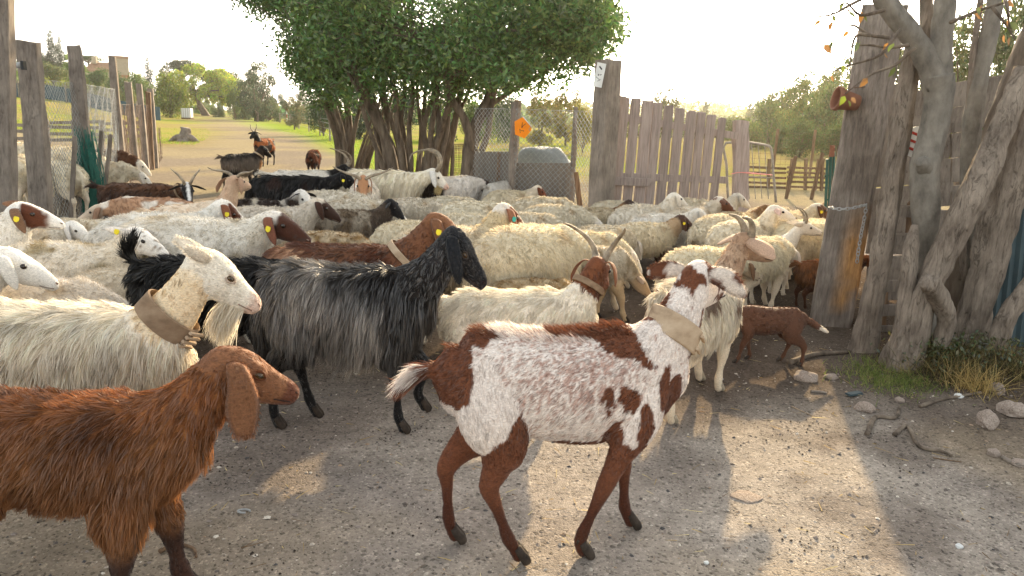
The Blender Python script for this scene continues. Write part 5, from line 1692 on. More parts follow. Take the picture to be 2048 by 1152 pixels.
# ------------------------------------------------------------------ animal parts
def make_ear(root, an, side, kind, col, col2=None, size=1.0, fuzz=0):
    l = an.l * side
    base = an.hd(.005, side * .046, .028)
    g = np.array([0, 0, -1.0]); h = an.h; u = an.u
    hx = unit(h * np.array([1, 1, 0.15])[None].ravel())
    if kind == 'lop':       # long and hanging
        pts = [base - l * .015, base + l * .035 + g * .005, base + l * .058 + g * .06 + hx * .008, base + l * .05 + g * .14 + hx * .012, base + l * .045 + g * .215 + hx * .016, base + l * .045 + g * .235 + hx * .016]
        wd = [.018, .030, .040, .052, .036, .014]; wdir = hx
    elif kind == 'lopback':
        pts = [base - l * .015, base + l * .04 + u * .01, base + l * .08 + g * .03 - hx * .03, base + l * .10 + g * .09 - hx * .06, base + l * .10 + g * .13 - hx * .07]
        wd = [.018, .026, .034, .032, .012]; wdir = hx
    elif kind == 'out':     # level, sideways
        pts = [base - l * .015, base + l * .05 + g * .008, base + l * .10 + g * .022 + h * .01, base + l * .15 + g * .045 + h * .012]
        wd = [.018, .030, .032, .010]; wdir = unit(u * .75 + h * .5)
    elif kind == 'fwd':
        pts = [base - l * .015, base + l * .05 + h * .02, base + l * .09 + h * .07 + g * .02, base + l * .11 + h * .13 + g * .05]
        wd = [.018, .032, .034, .012]; wdir = u
    elif kind == 'side':      # along the cheek, pointing backwards/outwards and down
        pts = [base - l * .015, base + l * .03 - h * .01, base + l * .05 + g * .04 + h * .005, base + l * .05 + g * .10 + h * .03, base + l * .045 + g * .135 + h * .045]
        wd = [.018, .028, .034, .028, .010]; wdir = hx
    elif kind == 'back':
        pts = [base - l * .015, base + l * .04 - h * .03, base + l * .07 - h * .09 + g * .01, base + l * .08 - h * .15 + g * .02]
        wd = [.016, .026, .026, .009]; wdir = u
    pts = [base + (np.array(q) - base) * size for q in pts]
    wd = np.array(wd) * size
    A = catmull(np.column_stack([np.array(pts), wd]), 4)
    C, w = A[:, :3], np.maximum(A[:, 3], .004)
    T = unit(np.gradient(C, axis=0))
    lat = unit(wdir[None] - T * (T @ wdir)[:, None])
    nrm = unit(np.cross(T, lat))
    prof = np.array([(-1, .35, .0), (-.6, .0, .0), (0, -.16, 0), (.6, .0, .0), (1, .35, 0), (.6, .14, 1), (0, .0, 1), (-.6, .14, 1)])
    th = .007 * size
    V = []
    sgn = 1 if (nrm.mean(0) @ l) > 0 else -1
    for i in range(len(C)):
        for a_, b_, inn in prof:
            V.append(C[i] + lat[i] * a_ * w[i] + nrm[i] * sgn * (-b_ * w[i] * .55 - inn * th * .7))
    V = np.array(V); n = 8; m = len(C)
    F = [(k * n + i, k * n + (i + 1) % n, k * n + n + (i + 1) % n, k * n + n + i) for k in range(m - 1) for i in range(n)]
    V = np.vstack([V, C[0], C[-1] + T[-1] * w[-1] * .8])
    for i in range(n):
        F.append(((i + 1) % n, i, m * n, m * n)[:3]); F.append(((m - 1) * n + i, (m - 1) * n + (i + 1) % n, m * n + 1))
    cc = flat_col(V, lin(col)) * (.85 + .3 * vnoise(V, 40, 3, 2))[:, None]
    if col2 is not None:
        k = smooth01(.45, .55, vnoise(V, 22, 9, 2))[:, None]
        cc = cc * (1 - k) + lin(col2) * k
    me = np_mesh('ear', V, [np.array([f for f in F if len(f) == 4]), np.array([f for f in F if len(f) == 3])], True, cc)
    o = mobj('ear', me, M['ear'], root)
    if fuzz:
        rs = np.random.RandomState(int(abs(base[0]) * 1000) + 5 + (side > 0))
        k = rs.randint(1, m - 1, size=fuzz); q = np.where(rs.rand(fuzz) < .35, np.sign(rs.normal(size=fuzz)) * .97, rs.uniform(-.95, .95, fuzz))
        sd = np.sign(rs.normal(size=fuzz))
        Pf = C[k] + lat[k] * (q * w[k])[:, None] - nrm[k] * sgn * (.35 * q * q * w[k] * .55)[:, None] + nrm[k] * (sd * .0035)[:, None]
        Df = unit(T[k] + lat[k] * (q * .35)[:, None] + nrm[k] * (sd * .12)[:, None] + rs.normal(size=(fuzz, 3)) * .12)
        cf_ = flat_col(Pf, lin(col)) * (.8 + .45 * rs.rand(fuzz))[:, None]
        if col2 is not None:
            kk = smooth01(.45, .55, vnoise(Pf, 22, 9, 2))[:, None]; cf_ = cf_ * (1 - kk) + lin(col2) * kk
        Vf, Ff, cl, _ = blades(Pf, Df, unit(Df + T[k] * .3), .010 + .010 * rs.rand(fuzz), .0013, cf_, 2, rs)
        mobj('ear_hair', np_mesh('ear_hair', Vf, Ff, False, cl), M['fur'], o)
    return o, C, nrm * sgn
def make_eye(root, an, side, lid=None):
    b = MB()
    V, F = uvs(an.hd(.098, side * .0535, .016), .017, axes=[an.h, an.l, an.u * .8])
    b.add(V, F)
    o = b.build('eye', M['iris' if lid is not None else 'eye'], root, True)
    if lid is not None:
        p_ = MB()
        Vp, Fp = uvs(an.hd(.099, side * .0665, .016), .0085, axes=[an.h * 1.15, an.l * .5, an.u * .5])
        p_.add(Vp, Fp); p_.build('pupil', M['eye'], o, True)
    if lid is not None:
        e = MB()
        c = an.hd(.098, side * .0585, .016)
        for s, k in ((1, .0125), (-1, -.0115)):
            e.tube([c - an.h * .023 + an.u * k * .2 - an.l * side * .004, c - an.h * .010 + an.u * k + an.l * side * .002, c + an.h * .008 + an.u * k * .9 + an.l * side * .002, c + an.h * .024 + an.u * (k * .1 - .004)], [.003, .0055, .005, .003], n=6, sub=3)
        me = e.mesh('eyelid', True, flat_col(np.concatenate(e.V), lin(lid)))
        mobj('eyelid', me, M['ear'], o)
    return o
def make_horn(root, an, side, kind, size=1.0, mat='horn'):
    l = an.l * side; h, u = an.h, an.u
    b = an.hd(.03, side * .028, .055)
    w = {'sweep': [(0, 0, 0), (.0, .02, .06), (-.05, .06, .10), (-.13, .11, .11), (-.22, .14, .09)],
         'wide': [(0, 0, 0), (-.01, .06, .04), (-.03, .14, .055), (-.07, .23, .06), (-.1, .30, .085)],
         'curl': [(0, 0, 0), (-.03, .02, .08), (-.11, .05, .12), (-.2, .09, .08), (-.25, .12, -.01), (-.22, .15, -.08)],
         'upright': [(0, 0, 0), (-.01, .015, .06), (-.05, .035, .12), (-.11, .05, .16), (-.17, .06, .18)],
         'short': [(0, 0, 0), (-.015, .01, .03), (-.045, .02, .05), (-.08, .025, .05)],
         'lyre': [(0, 0, 0), (.0, .05, .08), (-.03, .09, .14), (-.06, .08, .2), (-.06, .1, .25)]}[kind]
    pts = [b + (h * q[0] + l * q[1] + u * q[2]) * size for q in w]
    r = np.linspace(.021, .005, len(pts)) * (size ** .5)
    C = catmull(np.column_stack([np.array(pts), r]), 6)
    rr = C[:, 3] * (1 + .05 * np.sin(np.arange(len(C)) * 2.2))
    m = MB(); m.tube(C[:, :3], rr, n=9)
    return m.build('horn', M[mat], root, True)
def make_hooves(root, an, mat='hoof'):
    for f in an.feet:
        m = MB()
        for s in (-1, 1):
            c = f + np.array([.002, s * .0135, 0])
            m.tube([c + (-.014, 0, .040), c + (.004, 0, .014), c + (.020, 0, -.003), c + (.026, 0, -.0155)], [.015, .018, .0185, .017], n=10, sub=2)
            m.tube([f + (-.026, s * .012, .05), f + (-.034, s * .014, .036)], [.007, .004], n=5)
        m.build('hoof', M[mat], root, True)
def make_collar(root, an, t, mat, wid=.055, pegs=2, infl=.012, tilt=0.0, pegdir=(0, 0, -1)):
    i = t * 4
    k = min(int(i), 3); f = i - k
    C = an.neck_pts[k] * (1 - f) + an.neck_pts[k + 1] * f
    lat = unit(an.neck_lat[k] * (1 - f) + an.neck_lat[k + 1] * f)
    ra = an.neck_r[k][0] * (1 - f) + an.neck_r[k + 1][0] * f + infl
    rb = an.neck_r[k][1] * (1 - f) + an.neck_r[k + 1][1] * f + infl
    T = unit(an.neck_pts[k + 1] - an.neck_pts[k])
    T = unit(T + np.cross(T, lat) * tilt)
    up = unit(np.cross(T, lat)); lat = unit(np.cross(up, T))
    n = 56
    ang = np.linspace(0, 2 * np.pi, n, endpoint=False)
    V = []
    th = .007
    for (o, e) in ((-wid / 2, 0), (-wid / 2 + .004, th), (wid / 2 - .004, th), (wid / 2, 0)):
        for a in ang:
            V.append(C + T * o + lat * math.cos(a) * (rb + e) + up * math.sin(a) * (ra + e))
    F = [(k2 * n + i, k2 * n + (i + 1) % n, ((k2 + 1) % 4) * n + (i + 1) % n, ((k2 + 1) % 4) * n + i) for k2 in range(4) for i in range(n)]
    m = MB(); m.add(np.array(V), F)
    o = m.build('collar', M[mat], root, False)
    # the pegs that close it stand under the throat
    pd = np.array(pegdir, float)
    ang0 = math.atan2(pd @ up, pd @ lat)
    bp = C + lat * math.cos(ang0) * (rb + th) + up * math.sin(ang0) * (ra + th)
    nrm = unit(lat * math.cos(ang0) / rb + up * math.sin(ang0) / ra)
    tg = unit(np.cross(T, nrm))
    for j in range(pegs):
        q = MB()
        cpos = bp + T * ((j - (pegs - 1) / 2) * wid / max(pegs, 1)) + tg * .012
        R = Matrix((tuple(T), tuple(nrm), tuple(tg))).transposed()
        q.bevbox(cpos + nrm * .006, (.011, .014, .07), R, b=.002, jit=.001)
        q.build('peg', M['collar'], o)
    return o
def make_tag(root, pos, nrm, mat='tag_yellow', s=1.0):
    nrm = unit(np.asarray(nrm, float))
    a = unit(np.cross(nrm, (0.3, 0.2, 1.0))); b = np.cross(nrm, a)
    m = MB()
    shp = [(-.012, -.016), (.012, -.016), (.017, -.006), (.015, .010), (.005, .019), (-.005, .019), (-.015, .010), (-.017, -.006)]
    V = [pos + (a * x + b * y) * s + nrm * e for e in (.006, .009) for x, y in shp]
    F = [tuple(range(8))]
    n = 8
    F4 = [(i, (i + 1) % n, n + (i + 1) % n, n + i) for i in range(n)]
    F3 = [(8, 8 + i, 9 + i) for i in range(1, 7)] + [(0, 1 + i, i) for i in range(1, 7)]
    m.add(np.array(V), F4 + F3)
    o = m.build('ear_tag', M[mat], root)
    return o
def make_beard(root, an, col, L=.16, n=900, seed=1):
    rs = np.random.RandomState(seed)
    P = np.array([an.hd(a, b, -.062 + .01 * rs.rand()) for a, b in zip(.14 + .085 * rs.rand(n), (rs.rand(n) - .5) * .045)])
    G = np.array([0, 0, -1.0])
    D0 = unit(-an.u[None] + rs.normal(size=(n, 3)) * .2)
    D1 = unit(G[None] - an.h[None] * .25 + rs.normal(size=(n, 3)) * .10)
    LL = L * (.5 + .6 * rs.rand(n))
    col = flat_col(P, lin(col)) * (.8 + .4 * rs.rand(n))[:, None]
    V, F, c, _ = blades(P, D0, D1, LL, .003, col, 3, rs, .05, .35, 40)
    return mobj('beard', np_mesh('beard', V, F, False, c), M['fur'], root)

def add_mouth(root, an, col='#2a1d17'):
    """nostrils and the line of the mouth"""
    kx = -.012 if an.sp == 'goat' else 0.0
    kz = -.008 if an.sp == 'goat' else -.012
    hd_ = an.hd
    class _A: pass
    an0, an = an, _A(); an.hd = lambda a, b, c: hd_(a + kx, b * 1.12, c + kz)
    for s in (-1, 1):
        m = MB()
        m.tube([an.hd(.268, s * .012, -.006), an.hd(.272, s * .019, .000), an.hd(.262, s * .0255, .004)], [.003, .005, .003], n=6, sub=2)
        me = m.mesh('nostril', True, flat_col(np.concatenate(m.V), lin(col)))
        mobj('nostril', me, M['ear'], root)
    m = MB()
    m.tube([an.hd(.19, .032, -.041), an.hd(.225, .0335, -.036), an.hd(.258, .026, -.032), an.hd(.272, .0, -.033), an.hd(.258, -.026, -.032), an.hd(.225, -.0335, -.036), an.hd(.20, -.0325, -.039)], .0022, n=5, sub=3)
    me = m.mesh('mouth', True, flat_col(np.concatenate(m.V), lin(col)))
    mobj('mouth', me, M['ear'], root)

# ------------------------------------------------------------------ colouring
def cf_plain(body, head=None, legs=None, neck=None, tailc=None, var=.1, top=None, pat=None, mottle=None, legz=(.50, .38)):
    B = lin(body); Hd = lin(head or body); Lg = lin(legs or head or body); Nk = lin(neck) if neck else None; Tl = lin(tailc or body)
    tp = lin(top) if top else None
    def f(P, part, t, N, rs):
        n = len(P)
        c = np.tile(B, (n, 1))
        if tp is not None:
            k = smooth01(.60, .74, P[:, 2] + (vnoise(P, 12, 4) - .5) * .1)[:, None] * (part <= 1)[:, None]
            c = c * (1 - k) + tp * k
        if mottle is not None:
            mc, sc, lo, hi = mottle
            k = smooth01(lo, hi, vnoise(P, sc, 21, 2))[:, None]
            c = c * (1 - k) + lin(mc) * k
        if Nk is not None:
            k = ((part == 1) * smooth01(.0, .35, t))[:, None]
            c = c * (1 - k) + Nk * k
        kt = ((part == 1) * smooth01(.75, 1.0, t))[:, None] if head else 0
        c = c * (1 - kt) + Hd * kt
        c = np.where((part == 2)[:, None], Hd, c)
        lz = ((part >= 3) & (part <= 4)) * smooth01(legz[0], legz[1], P[:, 2])
        c = c * (1 - lz[:, None]) + Lg * lz[:, None]
        c = np.where((part == 5)[:, None], Tl, c)
        c = c * (1 + var * (vnoise(P, 14, 7, 2) - .5) * 2)[:, None]
        if pat is not None:
            c = pat(c, P, part, t, N, rs)
        return np.clip(c, .002, .95)
    return f
# ------------------------------------------------------------------ the flock
CUR = [None]
def HC(P):
    an = CUR[0]
    d = P - an.ho
    return d @ an.h, d @ an.l, d @ an.u
def pat_head(kind, col, sc=None):
    C = lin(col)
    def f(c, P, part, t, N, rs):
        a, b, u = HC(P)
        n = (vnoise(P, 30, 11, 2) - .5) * .05
        hd = part == 2
        if kind == 'cheek':
            k = smooth01(.012, .03, np.abs(b) + n * .5) * smooth01(.0, .02, a + n) * smooth01(.21, .17, a + n)
        elif kind == 'face':
            k = smooth01(.03, .055, a + n)
        elif kind == 'mask':
            k = smooth01(-.05, -.01, a + n)
        elif kind == 'eye':
            k = smooth01(.055, .04, np.hypot(a - .095, u - .012) + n)
        elif kind == 'nose':
            k = smooth01(.20, .23, a + n)
        elif kind == 'specks':
            k = smooth01(.66, .72, vnoise(P, 60, 5))
        elif kind == 'blaze':      # coloured face with white front
            k = 1 - smooth01(.022, .012, np.abs(b) + n * .4) * (u > 0)
        k = (k * hd)[:, None]
        return c * (1 - k) + C * k
    return f
def pats(*fs):
    def f(c, *a):
        for g in fs:
            c = g(c, *a)
        return c
    return f
def pat_patches(col, lst, nz=.06, roan=None):
    """ellipses (x,z,rx,rz) of another colour on the flanks"""
    C = lin(col)
    def f(c, P, part, t, N, rs):
        k = np.zeros(len(P))
        q = (vnoise(P, 11, 3, 3) - .5) * nz * 2
        for (x, z, rx, rz) in lst:
            d = np.hypot((P[:, 0] - x + q) / rx, (P[:, 2] - z + q) / rz)
            k = np.maximum(k, smooth01(1.12, .9, d))
        k = (k * (part != 2))[:, None]
        return c * (1 - k) + C * k
    return f

NLEN = {'goat': .36, 'sheep': .26}
def place(xl, xr, yb, yaw=0, s=None, zb=.77, L=.88, B=.34):
    c = abs(math.cos(math.radians(yaw))); sn = abs(math.sin(math.radians(yaw)))
    xc = (xl + xr) / 2
    if s is None:
        Wd = (xr - xl) / (yb - horizon(xc))
        Le = L * c + B * sn
        s = CAM_H * Wd / (Le + zb * Wd)
        s = min(max(s, .78), 1.12)
    p = gp(xc, yb, zb * s)
    return (p.x, p.y, 0.0), math.radians(yaw), s

def animal(name, label, cat, pl, pose, coat, cf, count, width, group=None, nseg=3, clump=.5, nclump=700, wave=.03, ears=None, horns=None, tag_on=None, collar=None, beard=None, hooves=None, mouth=True, eyelid=None, bright=.13, seed=None, coatname='coat', tagmat='tag_yellow', gloss=False, mouthc='#3a2822'):
    loc, rz, s = pl
    animal.n += 1
    seed = animal.n * 7 + 1 if seed is None else seed
    root = empty(name, loc, rz, 1.0)
    root.scale = s if isinstance(s, tuple) else (s, s, s)
    tag(root, label, cat, group)
    an = Animal(**pose)
    CUR[0] = an
    paint_body(an, cf, seed)
    mobj('body', an.me, M['skin'], root)
    if count:
        mobj(coatname, grow(an, coat, cf, count, width, nseg, seed, clump, nclump, wave, bright), M['fur_gloss' if gloss else 'fur'], root)
    if ears:
        kinds = ears[0] if isinstance(ears[0], (list, tuple)) else (ears[0], ears[0])
        cols = ears[1] if isinstance(ears[1], (list, tuple)) else (ears[1], ears[1])
        es = ears[2] if len(ears) > 2 else 1.0
        col2 = ears[3] if len(ears) > 3 else None
        for i, sd in enumerate((1, -1)):
            e, C, nr = make_ear(root, an, sd, kinds[i], cols[i], col2, es, 1600 if count > 30000 and loc[1] < 3.8 else 0)
            if tag_on and sd in tag_on:
                k = int(len(C) * .55)
                nn = nr[k] if (nr[k] @ (an.l * sd)) > 0 or kinds[i] in ('out',) else -nr[k]
                make_tag(e, C[k] + nn * .006, nn, tagmat)
    for sd in (1, -1):
        make_eye(root, an, sd, eyelid)
    if horns:
        for sd in (1, -1):
            make_horn(root, an, sd, *horns)
    if mouth:
        add_mouth(root, an, mouthc)
    if hooves:
        make_hooves(root, an, hooves)
    if collar:
        make_collar(root, an, *collar[0:2], **collar[2])
    if beard:
        make_beard(root, an, *beard)
    sc3 = s if isinstance(s, tuple) else (s, s, s)
    FLOCK.append([root, sc3, rz, pose.get('neck', 0) > 2])
    return root, an
animal.n = 0
FLOCK = []

WALK = ((.10, 0), (-.10, 0), (-.08, 0), (.12, 0))
WALK2 = ((-.10, 0), (.12, 0), (.10, 0), (-.10, 0))
STAND = ((0, 0), (.02, 0), (-.02, 0), (.03, 0))
LONG = dict(torso=.085, hem=.06, neck=.06, head=.010, legup=.07, leglo=.008, tail=.13, back=.25, grav=1.0, lift=.22, swirl=.45, jit=.10, sag=.9)
MED = dict(torso=.045, hem=.02, neck=.04, head=.008, legup=.03, leglo=.007, tail=.10, back=.55, grav=.7, lift=.28, swirl=.5, jit=.14, sag=.5)
SHORT = dict(torso=.020, hem=.004, ridge=.006, neck=.018, head=.007, legup=.014, leglo=.006, tail=.09, back=.8, grav=.45, lift=.12, swirl=.35, jit=.12, sag=.2)
WOOL = dict(torso=.034, hem=.012, neck=.034, neck_up=.0, head=.007, legup=.035, leglo=.006, tail=.06, back=.05, grav=.7, lift=.85, swirl=.4, jit=.30, sag=.35, dhead=1.2, dleg=.5, dtail=1.0)
WOOLS = dict(WOOL, torso=.030, hem=.01, neck=.03, lift=.9, grav=.4, jit=.35)

def build_foreground_goats():
    # brown long-eared goat, lower left
    RB = '#94653e'
    cf = cf_plain(RB, '#875c40', '#3a241a', tailc='#6b3a20', var=.18, legz=(.33, .2), top='#8f5c36', mottle=('#643c20', 5, .48, .78), pat=pat_head('nose', '#6b4130'))
    coat = dict(LONG, torso=.062, hem=.008, ridge=-.03, ridge_up=.3, neck=.06, legup=.075, leglo=.01, fz=.36, grav=.75, back=.5, swirl=1.0, lift=.26)
    animal('goat', 'long haired reddish brown goat with long hanging ears', 'goat',
           place(-205, 395, 778, 0, .9), dict(sp='goat', torso='lean', neck=42, nlen=.37, pitch=28, yaw=14, hyaw=34, legs=((.09, 0), (-.05, 0), (0, 0), (.1, 0)), voxel=0.0115, legth=1.3),
           coat, cf, 41000, .0032, group='goats walking with the flock', nseg=2, clump=.5, nclump=2000, wave=.07, ears=('lop', '#8a6044', 1.03), hooves='hoof', eyelid='#6b3c22', bright=.11)
    # spotted goat
    BR = '#6f432d'
    B, W, RO = lin(BR), lin('#e6dcd4'), lin('#bd9f93')
    def spotted(P, part, t, N, rs):
        n = len(P); x, y, z = P.T
        q = (vnoise(P, 14, 2, 3) - .5) * .09
        q2 = (vnoise(P, 14, 12, 3) - .5) * .09
        c = np.tile(W, (n, 1))
        mid = np.exp(-(((x - .02) / .33) ** 2 + ((z - .63) / .14) ** 2)) * (part == 0)
        st = np.column_stack([P[:, 0] * 3, P[:, 1] * 6, P[:, 2]])
        ro = (rs.rand(n) * .5 + vnoise(st, 26, 9, 2) * .75 < .30 + .36 * mid) & (part < 3) & (x > -.36)
        c = np.where(ro[:, None], RO * (.75 + .4 * rs.rand(n))[:, None], c)
        e = []
        def el(cx, cz, rx, rz): e.append(np.hypot((x - cx + q) / rx, (z - cz + q2) / rz))
        for a in ((-.44, .64, .085, .12), (-.36, .74, .11, .04), (.02, .765, .12, .035), (.14, .765, .14, .05), (.26, .745, .13, .065), (.32, .70, .075, .065), (.21, .545, .047, .042), (.125, .55, .016, .04), (.29, .47, .03, .07), (.17, .43, .032, .06), (.365, .58, .02, .06), (.03, .365, .15, .035), (-.17, .385, .08, .03), (.42, .50, .05, .10)):
            el(*a)
        br = np.min(e, axis=0) < 1
        br &= (part == 0) | (part >= 3)
        br |= (part == 3) & (z + q < .40)
        br |= (part == 4) & (z + q * .8 < np.where(y > 0, .44, .37 + 1.1 * (x + .33)))
        br |= (part == 5) & (N[:, 2] < -.2)
        a, b, u = HC(P)
        br |= (part == 1) & (vnoise(P, 11, 31, 2) > .58) & (t > .3)
        br |= (part == 2) & (vnoise(P, 17, 33, 2) > .58)
        c = np.where(br[:, None], B * (.85 + .3 * rs.rand(n))[:, None], c)
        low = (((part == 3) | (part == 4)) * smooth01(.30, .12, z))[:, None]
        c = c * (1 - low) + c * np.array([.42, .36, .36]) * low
        return np.clip(c, .002, .95)
    coat = dict(SHORT, torso=.016, ridge=.022, ridge_up=.5, tail=.085, tgrav=.35, lift=.06)
    animal('goat', 'white and rust spotted short haired goat with wide pale leather collar', 'goat',
           ((.185, 2.47, 0), math.radians(12), (.91, .96, 1.085)), dict(sp='goat', torso='lean', legth=.96, neck=48, nlen=.37, pitch=8, yaw=26, hyaw=38, legs=((.06, 0), (-.2, 0), (-.04, 0), (.18, 0)), voxel=0.0109, tail='flag', thick=.92),
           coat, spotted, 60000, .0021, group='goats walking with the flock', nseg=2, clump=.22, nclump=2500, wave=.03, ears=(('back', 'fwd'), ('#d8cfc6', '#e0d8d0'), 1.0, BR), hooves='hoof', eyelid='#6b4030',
           collar=(.50, 'collar', dict(wid=.085, pegs=2, infl=.004, tilt=.1, pegdir=(0, -.45, -1))), bright=.10)
    # white bearded goat
    cf = cf_plain('#e9decb', '#e8e2d4', '#d8cdba', var=.08, neck='#e3cfae', top='#ece4d4', pat=pats(pat_head('nose', '#dcc4b4')))
    animal('goat', 'cream long haired goat with white beard and broad wooden collar', 'goat',
           place(-140, 335, 606, 0, 1.0), dict(sp='goat', neck=48, nlen=.43, pitch=40, yaw=14, hyaw=32, neckw=.88, legs=STAND, voxel=0.0121, tail='up'),
           dict(LONG, torso=.10, hem=.05, neck=.010, swirl=.9, lift=.2), cf, 36000, .0034, group='goats walking with the flock', nseg=2, clump=.6, nclump=1500, wave=.08, ears=(('back', 'back'), '#e8e2d6', .85), beard=('#e9e0cc', .19, 1100),
           collar=(.42, 'collar_dark', dict(wid=.085, pegs=4, infl=.009, pegdir=(.3, -.35, -1))), hooves='hoof_pale', eyelid='#c9b7a6', bright=.12, mouthc='#9a8072')
    # grey-black long haired goat
    cf = cf_plain('#787470', '#1b1b1e', '#141315', neck='#222123', tailc='#1c1a1a', var=.3, top='#3a3735', mottle=('#a39e98', 6, .42, .66), pat=pat_patches('#1d1a19', [(.36, .6, .14, .22), (.25, .70, .15, .06)], .08))
    animal('goat', 'shaggy grey and black goat with black head and legs in mid stride', 'goat',
           ((-.775, 3.50, 0), 0.0, (.83, .92, 1.05)), dict(sp='goat', torso='lean', neck=42, nlen=.42, pitch=42, yaw=-8, legs=((.14, .05), (.04, 0), (.12, 0), (-.05, 0)), voxel=0.0121, tail='down'),
           dict(LONG, torso=.10, hem=.06, legup=.09, neck=.035, fz=.40, hz=.42, swirl=.45, lift=.18), cf, 41000, .0034, group='goats walking with the flock', nseg=2, clump=.6, nclump=1500, wave=.05, ears=('side', '#20242a', 1.15), hooves='hoof', eyelid='#4a423e', bright=.30, gloss=True)

def build_mid_goats():
    G = 'goats walking with the flock'
    cf = cf_plain('#0d0c0c', '#100f0f', '#0a0909', var=.2)
    animal('goat', 'glossy black goat with yellow ear tag between the bearded goat and the shaggy grey one', 'goat',
           place(275, 580, 512, 0, .95), dict(sp='goat', neck=15, nlen=.40, pitch=38, yaw=-6, legs=STAND, voxel=0.0156, tail='erect'),
           dict(MED, torso=.06, hem=.06, tail=.09, tgrav=-.2), cf, 15000, .0048, group=G, nseg=2, ears=('side', '#171616', 1.0), tag_on=(-1,), collar=(.45, 'collar', dict(wid=.04, pegs=3, infl=.012, pegdir=(0, -.3, 1))), hooves='hoof', bright=.25)
    cf = cf_plain('#76503a', '#80573c', '#4a2e22', var=.15, top='#704a34', mottle=('#5a3422', 5, .5, .7), pat=pat_patches('#b48a6c', [(-.36, .6, .12, .1)], .08))
    animal('goat', 'reddish brown goat with raised head, pale collar and a yellow tag in its ear', 'goat',
           place(548, 822, 484, 0, .96), dict(sp='goat', neck=46, nlen=.42, pitch=32, yaw=4, legs=STAND, voxel=0.0156, tail='down'),
           dict(MED, neck=.02), cf, 16000, .0048, group=G, nseg=2, ears=('side', '#835b42', 1.1), tag_on=(-1,), collar=(.30, 'collar', dict(wid=.045, pegs=0, infl=.012)), hooves='hoof', bright=.15)
    cf = cf_plain('#eee6d6', '#7a4a30', '#d9c8b0', var=.06, pat=pats(pat_patches('#6f543c', [(.37, .50, .02, .09)], .02), lambda c, P, part, t, N, rs: np.where(((part == 1) & (t > .45))[:, None], lin('#74462c'), c)))
    animal('goat', 'white goat with brown horned head turned away, tail held out behind it', 'goat',
           place(905, 1160, 577, 8, .84), dict(sp='goat', neck=50, nlen=.38, pitch=34, yaw=36, hyaw=58, legs=STAND, voxel=0.0144, tail='up'),
           dict(MED, torso=.06, hem=.03, ridge=.02, tail=.15, neck=.03, tgrav=.2), cf, 22000, .0042, group=G, nseg=2, clump=.6, nclump=900, ears=('lopback', '#8a5a3c', 1.0), horns=('sweep', 1.2), collar=(.62, 'collar_dark', dict(wid=.04, pegs=0, infl=.014)), hooves='hoof_pale', bright=.08)
    cf = cf_plain('#e4dac8', '#a98a70', '#d8c8b0', neck='#b79a80', var=.12, mottle=('#8a7260', 6, .62, .75))
    animal('goat', 'pale goat with beige lop ears and short horns standing behind the spotted goat', 'goat',
           ((1.02, 4.03, 0), math.radians(54), .94), dict(sp='goat', neck=52, nlen=.36, pitch=18, yaw=-20, hyaw=-34, legs=((.05, 0), (-.06, 0), (.04, 0), (-.1, 0)), voxel=0.0144),
           dict(LONG, torso=.08, neck=.04, hem=.05), cf, 18000, .0048, group=G, nseg=2, clump=.6, nclump=900, ears=('out', '#c3a48c', 1.55), horns=('short', 1.7), hooves='hoof_pale', bright=.12)
    cf = cf_plain('#5f4030', '#5a3b2c', '#5a3c2c', tailc='#6b4836', var=.12, pat=lambda c, P, part, t, N, rs: np.where(((part == 5) & (t > .72))[:, None], lin('#e6ddd0'), c))
    animal('lamb', 'small dark brown lamb with white tail tip, its head hidden behind the pale goat', 'lamb',
           place(1482, 1600, 612, 176, .50, zb=.76), dict(sp='sheep', neck=10, nlen=.26, pitch=30, yaw=0, legs=WALK, voxel=0.0168, tail='kid', torso='lean', legth=1.15),
           dict(SHORT, torso=.022, jit=.3, lift=.4, tail=.03), cf, 6000, .008, nseg=2, ears=('back', '#5a3c2c', 1.0), hooves='hoof', mouth=False)
    cf = cf_plain('#eae3d6', '#e6dccb', '#ddd2c0', var=.05)
    animal('goat', 'slim white goat with backswept horns and raised head close to the gate post', 'goat',
           place(1492, 1580, 492, 38, .74), dict(sp='goat', torso='lean', neck=40, nlen=.38, pitch=12, yaw=-20, hyaw=-38, legs=STAND, voxel=0.0168),
           dict(SHORT, torso=.03), cf, 10000, .006, group=G, nseg=2, ears=('back', '#e0d5c5', 1.0), horns=('upright', .9), hooves='hoof_pale')
    cf = cf_plain('#8a5a34', '#8a5530', '#4a2c1c', var=.25, mottle=('#4f3120', 7, .5, .6))
    animal('goat', 'shaggy ginger goat half hidden behind the leaning gate post', 'goat',
           place(1585, 1730, 520, 10, .56), dict(sp='goat', neck=30, nlen=.36, pitch=30, yaw=0, legs=STAND, voxel=0.0192),
           dict(LONG, torso=.10, hem=.08), cf, 9000, .007, group=G, ears=('side', '#7a4a2c', 1.0), hooves='hoof', bright=.2)

